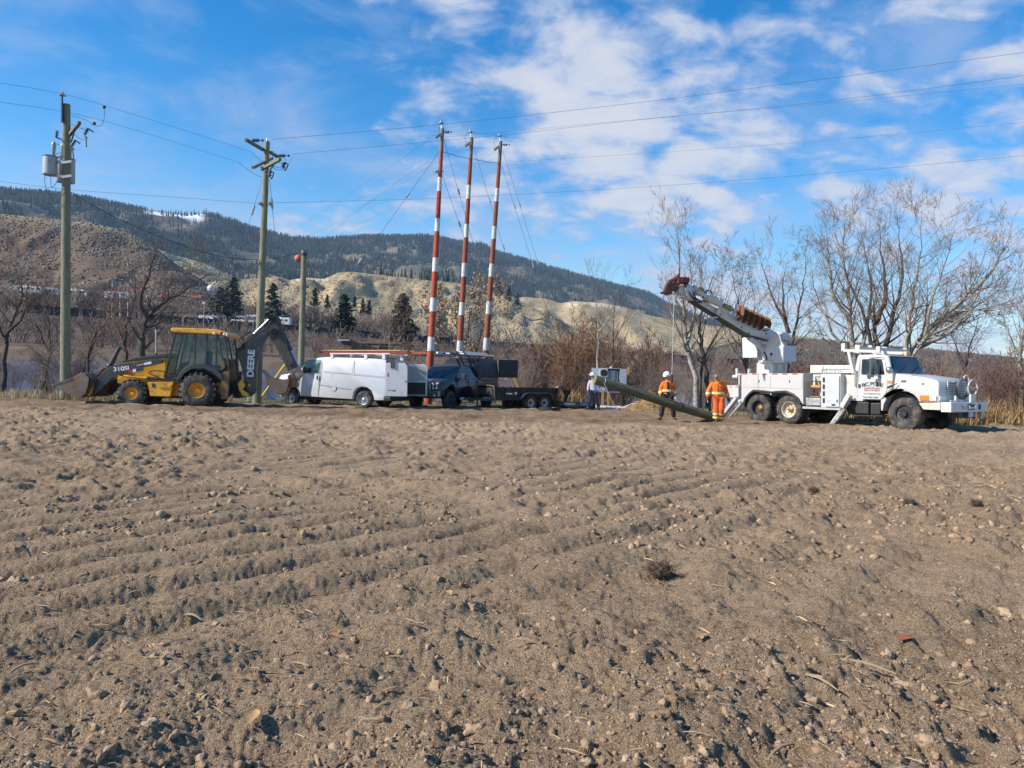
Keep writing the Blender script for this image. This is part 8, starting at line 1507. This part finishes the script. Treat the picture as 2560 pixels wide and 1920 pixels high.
def far_poles():
    for x, lab in ((243, 'leftmost striped pole across the river'), (260, 'middle striped pole across the river'), (277, 'rightmost striped pole across the river')):
        a, c = at2(x, 609, 250), at2(x - 1, 700, 250); t = thing('striped_pole', lab, 'striped pole', Matrix.Translation(c), 'far river crossing poles'); d = a - c
        for k in range(8): b = MB(); b.cyl(d * (k / 8), d * ((k + 1) / 8), .30 - .02 * k, .28 - .02 * k, 8); b.build('painted_band', red_p if k % 2 == 0 else white_p, t)
    a, c = at2(424, 640, 150), at2(421, 752, 150); t = thing('utility_pole', 'thin far pole topped by an orange bar left of the white marker ball', 'utility pole', Matrix.Translation(c)); d = a - c; b = MB(); b.cyl((0, 0, -1), d, .14, .09, 8); b.build('pole_shaft', wood_grey, t); b = MB(); b.box(d + Vector((.1, 0, -.1)), (2.0, .3, .32)); b.build('orange_bar', mat('orange_ball', (.62, .12, .035), .6), t)
    a, c = at2(441, 655, 200), at2(440, 700, 200); t = thing('lamp_post', 'thin lamp post with a pale head among the campers', 'lamp post', Matrix.Translation(c)); d = a - c; b = MB(); b.cyl((0, 0, -1), d, .09, .06, 8); b.build('post', galv, t); b = MB(); b.ball(d, .35, 10, 6); b.build('lamp_head', whitebox, t)
    b = MB(); V = 36.0; u = -17.4
    for k, (x, y0, y1, V, lab) in enumerate(((189, 778, 835, 33.0, 'dark weathered fence post between the pole and the loader bucket'), (686, 800, 850, 36.0, 'short fence post between the hoe bucket and the boom'),)):
        p = atp(x * 1.1573, y0 * 1.1573, V); g = ground_at(p.x, V) + float(rise(p.x)); b = MB(); b.cyl((0, 0, -.2), (.03, 0, p.z - g), .075, .06, 10); tag(b.build('fence_post', bark_dark, M=MP @ Matrix.Translation((p.x, V, g)), smooth=40), lab, 'fence post', 'fence posts')
far_poles()
def houses():
    from mathutils.bvhtree import BVHTree
    me = bpy.data.objects['forested_mountain'].data; bv = BVHTree.FromPolygons([v.co[:] for v in me.vertices], [p.vertices[:] for p in me.polygons])
    def on_mountain(x, y): o_, d = cam_ray(CAM_W, x * 1.1573, y * 1.1573); h = bv.ray_cast(o_, d.normalized()); return h[0] if h[0] is not None else at2(x, y, 1500)
    for k, (x, y, w, h, lab) in enumerate(((930, 577, 26, 7, 'pale house among trees left of the left striped pole on the mountain'), (1015, 566, 22, 6, 'small pale house between the left and middle striped poles'), (1048, 566, 34, 9, 'long pale house just left of the right striped pole on the mountain'), (905, 572, 18, 6, 'small house at the forest edge on the mountain'), (560, 604, 14, 5, 'small hut on the slope right of the crossarm pole'))):
        p = on_mountain(x, y); t = thing('hillside_house', lab, 'house', Matrix.Translation(p), 'houses on the mountain side'); b = MB(); b.bx(-w / 2, w / 2, 0, 10, -4, h); wl = b.build('wall', mat('house_wall', (.40, .385, .36), .7, var=.1), t)
        for q in range(4): b = MB(); b.bx(-w / 2 + w * (.08 + .23 * q), -w / 2 + w * (.22 + .23 * q), -.1, 0, h * .45, h * .8); b.build('window', mat('camper_window', (0, 0, 0)), wl)
        b = MB(); b.prism([(-w / 2 - 1, h), (w / 2 + 1, h), (w / 2 - 3, h + 3), (-w / 2 + 3, h + 3)], -1, 11); b.build('roof', mat('house_roof', (.22, .20, .19), .8), t)
houses()
# ---------------------------------------------------------------- the air
def haze():
    b = MB(); b.bx(-3400, 3400, -60, 4700, -9, 470); m = bpy.data.materials.new('haze_air'); m.use_nodes = True; nt = m.node_tree; nt.nodes.remove(nt.nodes['Principled BSDF'])
    v = nt.nodes.new('ShaderNodeVolumePrincipled'); v.inputs['Color'].default_value = (.50, .70, 1.0, 1); v.inputs['Density'].default_value = 0.85e-4; v.inputs['Anisotropy'].default_value = 0.0; nt.links.new(v.outputs[0], nt.nodes['Material Output'].inputs['Volume'])
    o = b.build('haze', m); o['kind'] = 'stuff'
haze()
